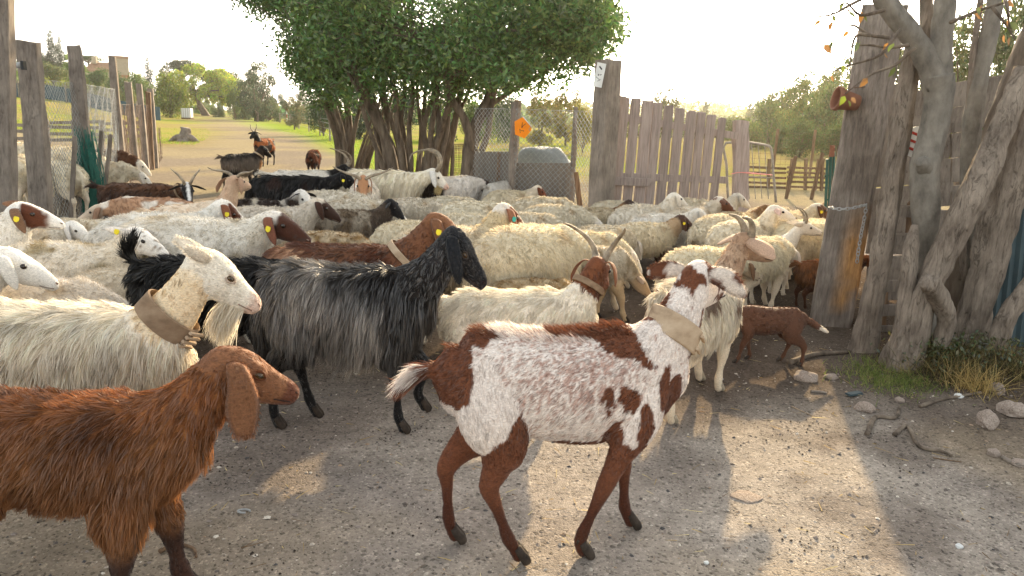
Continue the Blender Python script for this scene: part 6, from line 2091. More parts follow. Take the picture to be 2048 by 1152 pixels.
def build_far_goats():
    G = 'goats behind the sheep'
    cf = cf_plain('#3d281c', '#191514', '#1a1412', var=.2, top='#5a3b26', pat=pat_head('blaze', '#181414'))
    cfb = cf_plain('#3d281c', '#e0ddd8', '#1a1412', var=.2, top='#5a3b26', pat=pat_head('blaze', '#181414'))
    animal('goat', 'dark brown horned goat with white blaze on black face beside the netting fence', 'goat',
           place(212, 345, 364, 0, .92), dict(sp='goat', neck=22, nlen=.34, pitch=30, yaw=-35, hyaw=-62, legs=STAND, voxel=0.0204, tail='up'),
           dict(MED, hem=.05), cfb, 7000, .008, group=G, nseg=1, ears=('out', '#1d1815', 1.0), horns=('sweep', .9), collar=(.6, 'collar_dark', dict(wid=.03, pegs=0)))
    cf = cf_plain('#d9c8b2', '#b99a80', '#c9b49c', neck='#c2a58a', var=.1)
    animal('goat', 'tan necked goat with spreading horns looking away towards the road', 'goat',
           place(345, 425, 402, 62, .92), dict(sp='goat', neck=55, nlen=.38, pitch=10, yaw=10, legs=STAND, voxel=0.0204),
           MED, cf, 5000, .009, group=G, nseg=1, ears=('lopback', '#b08f76', 1.0), horns=('wide', .8))
    cf = cf_plain('#b08a6c', '#c9b6a0', '#b89c80', var=.2, mottle=('#e0d6c8', 7, .5, .6))
    animal('goat', 'light brown and white goat lowering its head below the dark brown horned goat', 'goat',
           place(238, 372, 392, 180, .85), dict(sp='goat', neck=5, nlen=.28, pitch=25, yaw=15, legs=STAND, voxel=0.0204, tail='down'),
           MED, cf, 5000, .009, group=G, nseg=1, ears=('side', '#a4826a', 1.0))
    cf = cf_plain('#7d7166', '#191716', '#121010', neck='#3a302a', var=.2, top='#24211f', pat=pats(pat_patches('#8a6a4c', [(.42, .5, .08, .12)]), pat_head('nose', '#191716')))
    p = gp(486, 381)
    animal('goat', 'grey goat with black back and black head standing on the dirt road', 'goat',
           ((p.x, p.y, 0), math.radians(60), .90), dict(sp='goat', neck=48, nlen=.34, pitch=38, yaw=-18, legs=STAND, voxel=0.0216, tail='up'),
           LONG, cf, 6000, .010, group='goats on the dirt road', nseg=1, ears=('out', '#191716', 1.1), hooves='hoof', collar=(.5, 'collar', dict(wid=.035, pegs=0)), tag_on=None)
    cf = cf_plain('#9a5a2c', '#151312', '#191412', neck='#1d1714', var=.3, mottle=('#2a1a12', 6, .45, .55))
    p = gp(530, 332)
    animal('goat', 'ginger and black goat with upright horns far along the dirt road', 'goat',
           ((p.x, p.y, 0), math.radians(262), .98), dict(sp='goat', neck=60, nlen=.34, pitch=25, yaw=-10, legs=STAND, voxel=0.0240),
           MED, cf, 4000, .012, group='goats on the dirt road', nseg=1, ears=('out', '#151312', 1.1), horns=('lyre', .8), mouth=False)
    cf = cf_plain('#6b3a20', '#5a301c', '#2a1812', var=.3, mottle=('#2a1a12', 6, .5, .58))
    p = gp(628, 354)
    animal('goat', 'rust brown goat seen from behind on the grass by the multi stemmed tree', 'goat',
           ((p.x, p.y, 0), math.radians(96), .82), dict(sp='goat', neck=5, nlen=.30, pitch=40, yaw=-10, legs=STAND, voxel=0.0240),
           LONG, cf, 4000, .012, group='goats on the dirt road', nseg=1, ears=('side', '#4a2a1a', 1.0), mouth=False)
    cf = cf_plain('#151313', '#121111', '#0d0c0c', var=.2, mottle=('#2d1c16', 6, .6, .7))
    animal('goat', 'black long haired goat with a yellow ear tag in front of the dirt road', 'goat',
           place(524, 640, 349, 10, .98), dict(sp='goat', neck=24, nlen=.36, pitch=34, yaw=-10, legs=STAND, voxel=0.0204, tail='down'),
           LONG, cf, 8000, .008, group=G, nseg=1, ears=('side', '#161414', 1.0), tag_on=(-1,), bright=.3)
    cf = cf_plain('#d9d2c6', '#1a1716', '#c0b5a5', neck='#1b1817', var=.12)
    animal('goat', 'white bodied goat with black neck and long swept horns behind the black goat', 'goat',
           place(565, 640, 338, 24, .95), dict(sp='goat', neck=28, nlen=.36, pitch=30, yaw=8, legs=STAND, voxel=0.0216),
           MED, cf, 4000, .011, group=G, nseg=1, ears=('out', '#1b1817', 1.0), horns=('sweep', 1.3))
    cf = cf_plain('#e6ddd0', '#b58560', '#cbb8a2', neck='#c9a685', var=.1, pat=pat_head('nose', '#d8c0a8'))
    p = gp(700, 352, .8)
    animal('goat', 'tan faced goat with wide level horns facing out of the flock', 'goat',
           ((p.x + .1, p.y + .3, 0), math.radians(-80), .98), dict(sp='goat', neck=35, nlen=.32, pitch=45, yaw=0, legs=STAND, voxel=0.0204),
           MED, cf, 5000, .010, group=G, nseg=1, ears=('side', '#a06c4c', 1.0), horns=('wide', 1.0))
    cf = cf_plain('#e8dfcb', '#eae3d6', '#d9cdb8', var=.06, pat=pat_head('nose', '#d9b5a2'))
    animal('goat', 'cream long haired billy goat with thick curled horns under the tree trunks', 'goat',
           place(694, 834, 339, 0, 1.04), dict(sp='goat', neck=22, nlen=.36, pitch=40, yaw=-6, legs=STAND, voxel=0.0192, tail='down'),
           dict(LONG, torso=.09), cf, 9000, .008, group=G, nseg=1, ears=('side', '#f0ece6', 1.1), horns=('curl', 1.35), beard=('#e0cfa0', .14, 300), bright=.1)
    cf = cf_plain('#d8d2ca', '#2a1a14', '#20150f', var=.2, pat=pat_patches('#221813', [(-.38, .55, .16, .22)], .05))
    p = gp(902, 345, .78)
    animal('goat', 'white and dark brown goat with brown rump by the slim leaning trunk', 'goat',
           ((p.x, p.y, 0), math.radians(40), .95), dict(sp='goat', neck=10, nlen=.30, pitch=40, yaw=0, legs=STAND, voxel=0.0216),
           MED, cf, 5000, .010, group=G, nseg=1, ears=('side', '#2a1a14', 1.0))
    cf = cf_plain('#c9c5bd', '#8c8680', '#8c8680', var=.1)
    animal('goat', 'pale grey horned goat grazing in front of the wire netting fence', 'goat',
           place(965, 1030, 366, 70, .85), dict(sp='goat', neck=12, nlen=.30, pitch=20, yaw=0, legs=STAND, voxel=0.0216),
           MED, cf, 4000, .010, group=G, nseg=1, ears=('out', '#9a948c', 1.0), horns=('curl', .9))

def desat(h, k=.36):
    h = h.lstrip('#'); c = [int(h[i:i + 2], 16) for i in (0, 2, 4)]; m = sum(c) / 3
    return '#%02x%02x%02x' % tuple(int(v + (m - v) * k) for v in c)
CREAM = ['#e3d3b4', '#dccaa8', '#e6d9bf', '#d8c7a6', '#e2d5bd']
def sheep(label, ext, yb, yaw=0, col='#e0d2b6', head=None, neck=20, pitch=32, hyaw=0, ear='side', earc=None, tg=None, s=None, group=None, count=None, pats_=None, coat=None, mottle=None, legs=None, top=None, var=.1, horns=None, tagmat='tag_yellow', nlen=.27, roll=0, nk=None, hooves=None):
    e0, e1 = ext
    yaw = yaw + (random.Random(int(e0 + yb)).uniform(4, 20) if abs(yaw) < 30 else 0)
    pl = place(e0, e1, yb, yaw, s, zb=.79, L=.86, B=.45)
    kk = random.Random(int(e1 * 7)).uniform(.94, 1.03)
    pl = (pl[0], pl[1], (pl[2] * .93, pl[2] * 1.02, pl[2] * kk))
    col = desat(col)
    d = pl[0][1]
    if count is None:
        count = int(min(10500, 10500 * (5.0 / d) ** 1.2)) if d < 5.6 else 9500
    w = .0045 * max(1.0, d / 4.6) ** 1.1 * (1.25 if d >= 5.6 else 1)
    random.seed(int(ext[0] * 3 + yb))
    if hyaw == 0: hyaw = random.uniform(-28, 24)
    pitch += random.uniform(-7, 7)
    cf = cf_plain(col, head or '#e6dfd2', legs or head or '#d8cab4', var=var, pat=pats_, mottle=mottle or ('#b49f80', 5, .62, .85), top=top, neck=nk)
    return animal('sheep', label, 'sheep', pl, dict(sp='sheep', neck=neck + (22 if neck > 2 else 0), nlen=nlen + (.04 if neck > 2 else 0), pitch=pitch - 4, yaw=hyaw * .8, hyaw=hyaw, legs=random.choice([STAND, WALK, WALK2]), voxel=.020 if d < 5.6 else .025, tail='down', roll=roll, legth=1.3),
                  dict(coat or WOOL), cf, count, w, group=group or 'sheep of the flock', nseg=2 if d < 5.6 else 1, clump=.42, nclump=1400 if d < 5.6 else 900, wave=.05,
                  ears=(ear, earc or head or '#ded3c4', 1.0), tag_on=tg, coatname='fleece', horns=horns, mouth=d < 6.5, tagmat=tagmat, bright=.07, hooves=hooves, mouthc='#241a17' if lin(head or '#e6dfd2').mean() < .3 else '#8a766a')

def build_sheep():
    PH = pat_head
    DK = '#3a2a22'; BRN = '#6d3f2a'
    # left side, front to back
    sheep('cream sheep whose back runs behind the bearded goat, head hidden', (-110, 226), 566, 0, '#dfcfb6', hyaw=0, neck=-12, coat=WOOLS, pitch=50)
    sheep('cream sheep between the wide backed white sheep and the black goat', (150, 352), 542, 0, '#d9c6a6', neck=-10, pitch=45, coat=WOOLS)
    sheep('wide backed white sheep with yellow tag in its long pale ear', (-30, 268), 490, 0, '#e4d6bd', head='#e9e4dc', neck=22, pitch=30, ear=('out', 'back'), earc='#f0ebe6', tg=(-1,), coat=WOOLS, mottle=('#a89878', 8, .55, .8), pats_=PH('specks', '#8a7a68'), nk='#d6cbb8')
    sheep('tan curly sheep with speckled white head and brown eye patch', (196, 442), 471, 0, '#b9955f', head='#ece6de', neck=16, pitch=28, ear=('side', 'side'), earc='#9a5f48', coat=WOOLS, mottle=('#8a6a40', 16, .45, .7), pats_=pats(PH('eye', '#7a3f2a'), PH('specks', '#5a4a44')), nk='#d9cdba')
    sheep('white faced sheep peering over the wide backed white sheep', (-40, 105), 446, 0, '#d8c09a', head='#e6e2da', neck=14, pitch=30, ear='side', earc='#ebe6df', coat=WOOLS, mottle=('#a88e66', 12, .5, .75), nk='#cfc6b6')
    sheep('long bodied white sheep in front of the brown and white goats', (212, 524), 424, 0, '#e2d9c6', head='#e2dbd0', neck=8, pitch=30, ear='side', earc='#8a5a48', mottle=('#b5a78e', 9, .5, .8), pats_=pats(PH('face', '#4a2c20'), PH('specks', '#4a3a34')), tg=(-1,))
    sheep('cream sheep with brown eye patch beside the long bodied white sheep', (78, 190), 428, 0, '#d9c8a8', head='#e6e0d6', neck=6, pitch=28, ear='side', earc='#efe9e4', pats_=PH('eye', '#8a5038'), nk='#cfc4b2')
    sheep('big headed white sheep with brown cheek and yellow ear tag by the fence posts', (-215, -30), 448, 0, '#dccfb4', head='#ece8e0', neck=34, pitch=22, ear=('back', 'side'), earc='#8a6a54', tg=(-1,), pats_=PH('cheek', '#5f3624'), s=.98, nk='#e6e0d5', nlen=.30)
    sheep('white sheep with brown cheek and yellow tag below the horned tan goat', (262, 350), 420, 20, '#e2dbcd', head='#e8e2d8', neck=18, pitch=45, ear='side', earc='#8a5a44', tg=(-1,), pats_=PH('cheek', '#5a3424'), s=.98)
    sheep('white sheep cut by the picture edge beside the wide backed white sheep', (-340, -135), 500, 0, '#e4d9c6', head='#f0ece4', neck=10, pitch=38, s=1.0)
    # centre
    sheep('black and white patched sheep with black ears held level', (418, 612), 400, 4, '#d8cbb2', head='#d8d4cc', neck=26, pitch=40, hyaw=-50, ear='out', earc='#1b1a1c', pats_=pats(pat_patches('#33261f', [(-.2, .62, .16, .22), (.12, .66, .13, .16), (.38, .6, .1, .2)], .07), PH('nose', '#2a2524')), nk='#a8a29a')
    sheep('cream sheep behind the patched sheep with black ears', (578, 742), 380, 0, '#dccfb6', neck=0, pitch=40)
    sheep('grey brown sheep with black head and black ears', (628, 782), 418, 14, '#a8977c', head='#1e1c1d', neck=28, pitch=36, hyaw=-40, ear='out', earc='#1b1a1c', mottle=('#6f5f4c', 8, .4, .65), pats_=pats(pat_patches('#54463a', [(.34, .62, .16, .25)], .08), PH('blaze', '#1c1a1b')), nk='#4a4038')
    sheep('tan sheep low between the speckled sheep and the brown goat', (560, 742), 460, 4, '#c2a77c', neck=-14, pitch=45, coat=WOOLS, mottle=('#93774e', 14, .45, .7))
    sheep('sheep with dark brown ear bent over the tan sheep', (470, 570), 424, 16, '#cdbf a8'.replace(' ', ''), head='#d0c4b2', neck=14, pitch=35, hyaw=-14, ear='side', earc='#4a332a', pats_=PH('face', '#3d2a22'), s=.95)
    sheep('cream sheep directly behind the raised head of the reddish brown goat', (752, 884), 440, 20, '#e0cfa8', neck=-6, pitch=40)
    sheep('cream sheep behind the full fleeced sheep, head hidden', (835, 962), 384, 6, '#dccfb2', neck=0, pitch=40, group='cream sheep with hidden heads')
    sheep('full fleeced cream sheep in front of the netting fence, head hidden', (862, 1024), 397, 8, '#e3d5b4', neck=-4, pitch=40)
    sheep('cream sheep right behind the round cream sheep, head hidden', (984, 1116), 416, 6, '#decfae', neck=-4, pitch=40, group='cream sheep with hidden heads')
    sheep('cream sheep next to the grey brown sheep with black head', (770, 870), 388, 8, '#d9cbb0', neck=-4, pitch=40, group='cream sheep with hidden heads')
    sheep('brown faced cream sheep walking along the wire netting fence', (968, 1070), 374, 0, '#e3d4b0', head='#ded2c0', neck=18, pitch=48, hyaw=-12, ear='side', earc='#6d3f2a', pats_=PH('face', '#7a4632'), nk='#d9cfbd')
    sheep('round cream sheep seen from behind next to the horned white goat', (970, 1148), 449, 38, '#e1cfa6', neck=-5, pitch=40, s=1.04)
    sheep('brown cheeked white headed sheep with turquoise ear tag', (842, 946), 452, 14, '#d8c7a4', head='#ded6ca', neck=32, pitch=40, hyaw=0, ear='side', earc='#9a6a52', tg=(-1,), tagmat='tag_blue', pats_=PH('cheek', '#6b3c28'), s=1.0, nk='#c9b896')
    # right
    sheep('grey woolled sheep lowering its head behind the brown horned head', (1100, 1262), 496, 16, '#c6b698', head='#c2ae94', neck=-28, pitch=52, mottle=('#8f8068', 10, .45, .7), legs='#c9b08c', coat=WOOLS, ear='out', earc='#b59c84', hooves='hoof')
    sheep('short legged tan sheep beyond the back of the white goat', (968, 1150), 541, 6, '#b79b6a', neck=-18, pitch=50, coat=WOOLS, mottle=('#8c7148', 16, .42, .68), s=0.74)
    sheep('heavy cream sheep with rounded full fleece behind the pale goat', (1318, 1492), 492, 16, '#e2d1a8', neck=0, pitch=36, hyaw=0, head='#cbb89c', ear='side', earc='#8a6a50')
    sheep('cream sheep with dark brown head and yellow ear tag facing the gate', (1204, 1376), 441, 8, '#dfcca4', head='#4a3228', neck=20, pitch=40, ear='side', earc='#54382c', tg=(-1,), nk='#b29a7c')
    sheep('small cream sheep between the two dark headed sheep', (1152, 1252), 440, 24, '#d6c5a2', neck=-10, pitch=42, s=0.81)
    sheep('cream to brown sheep with dark head and yellow ear tag below the plank gate', (1126, 1268), 416, 12, '#cbb58c', head='#3a2a24', neck=24, pitch=40, ear='side', earc='#3a2a24', tg=(-1,), pats_=pat_patches('#8a6a48', [(.38, .6, .2, .25)], .08), nk='#5a4234')
    sheep('white faced sheep holding its head high against the gate planks', (1236, 1338), 404, 6, '#dfd3bb', head='#e6e0d4', neck=36, pitch=18, ear='side', earc='#e2dacd', nk='#ded5c5', s=0.88)
    sheep('cream sheep nearest to the tall sleeper post of the gate', (1180, 1282), 400, 4, '#dccdae', neck=-8, pitch=40)
    sheep('white sheep with black muzzle between dark headed sheep and gate', (1280, 1362), 420, 10, '#e0d8ca', head='#dcd8d0', neck=14, pitch=44, hyaw=-20, ear='side', earc='#cfc8be', pats_=PH('nose', '#2a2320'), s=0.84)
    sheep('sheep with brown and white striped face below the gate planks', (1352, 1416), 412, 22, '#d8c9ae', head='#e0d8cc', neck=26, pitch=35, hyaw=-40, ear='out', earc='#6d4632', pats_=PH('blaze', '#6d4632'), s=0.86)
    sheep('grey faced sheep beneath the end of the plank gate', (1396, 1456), 408, 25, '#d4c6ac', head='#c9c2b6', neck=28, pitch=28, hyaw=-25, ear='side', earc='#c0b8ac', s=0.86)
    sheep('brown necked sheep beside the end plank of the gate', (1436, 1512), 416, 28, '#c4aa80', head='#7a5a3c', neck=16, pitch=36, hyaw=-10, ear='side', earc='#5a4230', s=0.84, nk='#8a6a48')
    sheep('clean white sheep with pink ears and lifted head', (1442, 1528), 446, 30, '#e6d8b8', head='#eae2d6', neck=40, pitch=12, hyaw=-34, ear='out', earc='#e0bfb0', s=0.88, nk='#e6dbc6')
    sheep('brown and white faced sheep with yellow tag entering behind the leaning post', (1540, 1600), 424, 30, '#d8c49c', head='#e0d6c6', neck=22, pitch=30, hyaw=-30, ear='side', earc='#6a4a36', pats_=PH('cheek', '#6a4a36'), tg=(-1,), s=0.88)
    sheep('cream sheep disappearing behind the leaning gate post', (1590, 1690), 436, 14, '#e0cfa6', neck=8, pitch=36, s=0.86)
    sheep('cream sheep close behind the slim white goat', (1560, 1660), 458, 18, '#e3d2aa', neck=4, pitch=40, s=0.86)
    sheep('tan headed sheep near the green metal gate', (1580, 1640), 412, 26, '#d9c6a0', head='#a98a64', neck=18, pitch=32, hyaw=-15, s=0.84)
    sheep('cream sheep pressing after the clean white sheep', (1470, 1570), 470, 22, '#dfcea6', neck=0, pitch=38, s=0.84)
    # backs that fill the gaps of the packed flock
    for ext, yb, yw, c, lb in (((1070, 1150), 404, 6, '#dccdae', 'cream sheep squeezed between the netting fence and the sleeper post'), ((1330, 1410), 404, 14, '#d8c8a8', 'cream sheep under the middle planks of the gate'),
                               ((1408, 1490), 428, 18, '#dfd0ae', 'cream sheep between the striped face and the clean white sheep'), ((1500, 1580), 404, 20, '#d9c8a4', 'cream sheep in the gate opening by the end post'),
                               ((880, 980), 420, 10, '#d9caa8', 'cream sheep pressed between the full fleeced sheep and the brown cheeked one'), ((660, 760), 392, 8, '#d6c8ae', 'cream sheep between the two black headed sheep'),
                               ((1120, 1200), 470, 20, '#d6c49c', 'cream sheep between the round sheep and the grey woolled sheep'), ((340, 440), 446, 8, '#d8c9ac', 'cream sheep behind the tan curly sheep'), ((1040, 1130), 388, 4, '#dacbaa', 'cream sheep passing in front of the grey sheets')):
        sheep(lb, ext, yb, yw, c, neck=-8, pitch=42, s=.86, group='cream sheep with hidden heads')
    # sheep waiting inside the pen
    GP = 'sheep inside the fenced pen'
    def pen(label, px, py, yaw, Y, col='#e0d5bd', s=1.0, **k):
        p = at(px, py, Y)
        pl_s = max(.85, min(1.12, p.z / .785))
        lo = (p.x, p.y, 0)
        cf = cf_plain(col, '#e6e0d4', '#d8cab4', var=.1, mottle=('#b49f80', 5, .62, .85), **k)
        animal('sheep', label, 'sheep', (lo, math.radians(yaw), pl_s), dict(sp='sheep', neck=-6, nlen=.27, pitch=42, yaw=0, legs=STAND, voxel=.02, tail='down'), dict(WOOL), cf, 6000, .011, group=GP, nseg=1, clump=.6, nclump=300, ears=('side', '#e0d8cc', 1.0), coatname='fleece', mouth=False)
    pen('white sheep behind netting left of the twisted fence post', 122, 284, 60, 10.8)
    pen('cream sheep with sloping back between the thick post and the twisted post', 118, 318, 150, 9.9)
    pen('cream sheep at the back of the pen by the board rail', 36, 276, 20, 12.2)
    pen('white sheep standing between the edge post and the thick post', 42, 306, 100, 10.4)
    pen('grey cream sheep behind the green netting of the fence', 196, 318, 30, 11.0, '#cfc4ae')
    pen('dark brown sheep at the far end of the pen', 205, 296, 10, 13.0, '#5a3d2c')
M['tag_blue'] = mat_mottled('turquoise_tag', [(.3, L3('#2a9a94')), (.7, L3('#3ab0a8'))], 4, .5, 0, spec=.4)

build_foreground_goats()
build_mid_goats()
build_far_goats()
build_sheep()

def spread_flock():
    """nobody stands inside a neighbour: the farther one steps back along the line of sight"""
    def discs(q, loc):
        root, sc, rz, up = q
        c, s_ = math.cos(rz), math.sin(rz)
        return [(loc[0] + c * u * sc[0], loc[1] + s_ * u * sc[0], r * sc[1]) for u, r in ((-.30, .17), (-.10, .19), (.10, .19), (.28, .15), (.46, .10))]
    order = sorted(FLOCK, key=lambda q: q[0].location.y)
    done = []
    for k, q in enumerate(order):
        loc = [q[0].location.x, q[0].location.y]
        n = math.hypot(*loc); d = (loc[0] / n, loc[1] / n)
        if loc[1] > 2.6 and k > 3:
            for step in range(26):
                D = discs(q, loc)
                hit = any((a[0] - b[0]) ** 2 + (a[1] - b[1]) ** 2 < ((a[2] + b[2]) * .93) ** 2 for a in D for E in done for b in E)
                if not hit:
                    break
                loc[0] += d[0] * .035; loc[1] += d[1] * .035
        q[0].location.x, q[0].location.y = loc
        done.append(discs(q, loc))
spread_flock()

# ------------------------------------------------------------------ small things on the ground
def gz_at(x, y):
    """height of the ground sheet (same formula as its vertices)"""
    x = np.asarray(x, float); y = np.asarray(y, float)
    P = np.column_stack([x, y])
    z = hz(x, y) + smooth01(40, 15, np.hypot(x, y)) * ((vnoise(P, 1.3, 1, 3) - .5) * .035 + (vnoise(P, 7, 5, 3) - .5) * .018)
    bk = smooth01(2.0, 3.0, x - .06 * (y - 4)) * smooth01(9, 7, y)
    return z + bk * (vnoise(P, 3.5, 9, 3) - .5) * .10
M['stone_col'] = mat_skin('pebble')
def build_gravel():
    rs = np.random.RandomState(2)
    base = np.array([(1, 0, 0), (.3, .95, 0), (-.8, .6, .1), (-.85, -.5, 0), (.25, -.95, 0), (.1, .05, .7), (-.1, 0, -.4)])
    F0 = np.array([(0, 1, 5), (1, 2, 5), (2, 3, 5), (3, 4, 5), (4, 0, 5)])
    n = 14000
    y = 1.3 + 6.2 * rs.rand(n) ** 1.5; x = rs.uniform(-1, 1, n) * (.75 * y + .4)
    s = .0025 + .0085 * rs.rand(n) ** 5
    s[:40] *= 1.8
    a = rs.rand(n) * 6.28
    B = base[:6][None] * s[:, None, None] * (1 + .35 * rs.normal(size=(n, 6, 1)).clip(-1, 1)) * np.array([1, 1, .9])
    c, q = np.cos(a)[:, None], np.sin(a)[:, None]
    V = np.stack([B[:, :, 0] * c - B[:, :, 1] * q, B[:, :, 0] * q + B[:, :, 1] * c, B[:, :, 2]], -1)
    V[:, :, 0] += x[:, None]; V[:, :, 1] += y[:, None]; V[:, :, 2] += gz_at(x, y)[:, None] + .0005
    pal = np.array([lin('#8b8078'), lin('#b3a99c'), lin('#625a54'), lin('#4c4a4a'), lin('#a08a74'), lin('#d2cabd')])
    col = pal[rs.choice(6, n, p=[.27, .22, .18, .14, .12, .07])]
    F = (np.arange(n) * 6)[:, None, None] + F0[None]
    o = mobj('gravel', np_mesh('gravel', V.reshape(-1, 3), F.reshape(-1, 3), False, np.repeat(col, 6, 0)), M['stone_col'])
    tag(o, 'loose gravel scattered over the trodden earth', 'gravel', kind='stuff')
    # straw and dry bits
    n = 1000
    y = 1.4 + 5.5 * rs.rand(n) ** 1.3; x = rs.uniform(-.5, 1.0, n) * (.72 * y + .3)
    D = np.column_stack([rs.normal(size=(n, 2)), np.zeros(n)]); D = unit(D)
    P = np.column_stack([x, y, gz_at(x, y) + .004])
    pal = np.array([lin('#c9b078'), lin('#a58c5c'), lin('#7a6248'), lin('#dccb98')])
    V, F, cl, _ = blades(P, unit(D + np.array([0, 0, .02])), unit(D + rs.normal(size=(n, 3)) * np.array([.2, .2, .02])), .02 + .09 * rs.rand(n) ** 2, .0032, pal[rs.randint(4, size=n)], 3, rs)
    o = mobj('straw', np_mesh('straw', V, F, False, cl), M['grassblade'])
    tag(o, 'bits of straw and dry stalks lying on the earth', 'straw', kind='stuff')
def rock_mesh(seed, flat=.6):
    V, F = uvs((0, 0, 0), 1.0, 20, 12)
    V = V * np.array([1, .75, flat])
    d = (vnoise(V, 1.1, seed, 3) - .5) * .9 + (vnoise(V, 4.5, seed + 9, 2) - .5) * .22
    rs = np.random.RandomState(seed)
    for _ in range(9):           # flat broken faces
        nrm = unit(rs.normal(size=(1, 3)))[0]; dd = .62 + .2 * rs.rand()
        over = np.maximum(V @ nrm - dd, 0)
        V = V - over[:, None] * nrm
    V = V * (1 + d)[:, None]
    V[:, 2] = np.maximum(V[:, 2], -.35 * flat)
    m = MB(); m.add(V, F)
    return m.mesh('rock', False)
def build_rocks():
    G = 'stones under the old trunks'
    for i, (px, py, r, fl, m_, lb, rz) in enumerate((
        (2022, 838, .105, .5, 'rock', 'flat pinkish grey stone at the foot of the bank', .3), (1972, 852, .085, .7, 'rock', 'mossy pale stone in front of the flat stone', 1.0), (1992, 796, .065, .9, 'rock', 'upright pale stone among the dry weeds', 2.0),
        (1986, 904, .045, .6, 'rock', 'small angular stone on the bare bank', .5), (1612, 748, .10, .45, 'rock', 'long pinkish stone near the gate post', 2.6), (1662, 748, .055, .5, 'rock', 'rounded stone beside the long pinkish stone', .2),
        (1914, 803, .035, .6, 'white_sign', 'white lump of plaster by the dry weeds', .2), (1730, 812, .07, .5, 'rock', 'earthy stone at the edge of the bank', .9), (1920, 1078, .02, .6, 'foil', 'crumbled white scrap on the ground', .5),
        (1494, 980, .075, .10, 'rock', 'flat pinkish stone bedded in the sunlit ground', -.35), (1800, 800, .04, .6, 'rock', 'small stone below the grass tuft', .6), (2040, 925, .05, .4, 'rock', 'low dark stone at the picture edge', .6),
        (1415, 1110, .012, .7, 'white_sign', 'single white pebble right of the spotted goat', .1), (1440, 750, .028, .35, 'foil', 'crumpled white rag behind the pale goat', .6))):
        p = gp(px, py, 0.03)
        me = rock_mesh(50 + i, fl); me.materials.append(M[m_])
        o = mobj('rock' if m_ == 'rock' else 'debris', me)
        o.location = (p.x, p.y, float(gz_at([p.x], [p.y])[0]) + r * fl * .25); o.scale = (r * .85,) * 3; o.rotation_euler = (0, 0, rz)
        tag(o, lb, 'stone' if m_ == 'rock' else 'debris', G if m_ == 'rock' else None)
    def stick(lb, pix, r, mat='bark_rough', name='stick'):
        pts = []
        for x, y in pix:
            p = gp(x, y, .03); pts.append((p.x, p.y, float(gz_at([p.x], [p.y])[0]) + r * .7))
        m = MB(); m.tube(pts, np.linspace(r, r * .5, len(pts)), n=7, noise=.25, seed=int(pix[0][0]), sub=5)
        tag(m.build(name, M[mat], None, True), lb, 'stick', 'sticks and roots on the bank')
    stick('twisted root lying along the bank', [(1790, 862), (1815, 850), (1840, 885), (1880, 895), (1905, 905)], .012, 'bark_dark')
    stick('thick root end beside the earthy stone', [(1735, 860), (1752, 830), (1790, 832), (1800, 812)], .014, 'bark_dark')
    stick('short pale stick on the dark earth', [(1622, 776), (1640, 777), (1655, 779)], .010, 'wood_gray')
    stick('curved horn like twig near the brown goat', [(318, 1092), (350, 1078), (385, 1085), (392, 1104)], .008, 'wood_brown')
    stick('grey stick at the right edge of the bank', [(2005, 912), (2030, 925), (2060, 935)], .012, 'wood_gray')
    stick('thin branch below the flat stone', [(1840, 815), (1880, 808), (1930, 803), (1960, 800)], .012, 'bark_dark')
    stick('heavy root running from the leaning post', [(1580, 722), (1620, 708), (1660, 705), (1700, 706)], .02, 'bark_dark')
    stick('orange yellow stalk on the bank', [(1868, 904), (1895, 910), (1925, 916)], .004, 'wood_brown')
    stick('thin straw coloured stalk near the streak of light', [(1585, 802), (1605, 812), (1628, 822)], .004, 'collar')
    m = MB(); c = gp(488, 1022, .01); ang = np.linspace(0, 5.2, 12)
    m.tube([(c.x + .022 * math.cos(a), c.y + .012 * math.sin(a), float(gz_at([c.x], [c.y])[0]) + .008) for a in ang], .0045, n=6, sub=2)
    tag(m.build('metal_ring', M['steel'], None, True), 'small open metal ring lying near the brown goat', 'ring')
    p = gp(1830, 790, .02); 
    m = MB(); m.bevbox((0, 0, .008), (.10, .035, .012), Matrix.Rotation(.4, 3, 'Z'), b=.003, jit=.006); o = m.build('scrap', M['metal_blue']); o.location = (p.x - .35, p.y, float(gz_at([p.x - .35], [p.y])[0]))
    tag(o, 'torn blue grey scrap in the short grass', 'scrap')
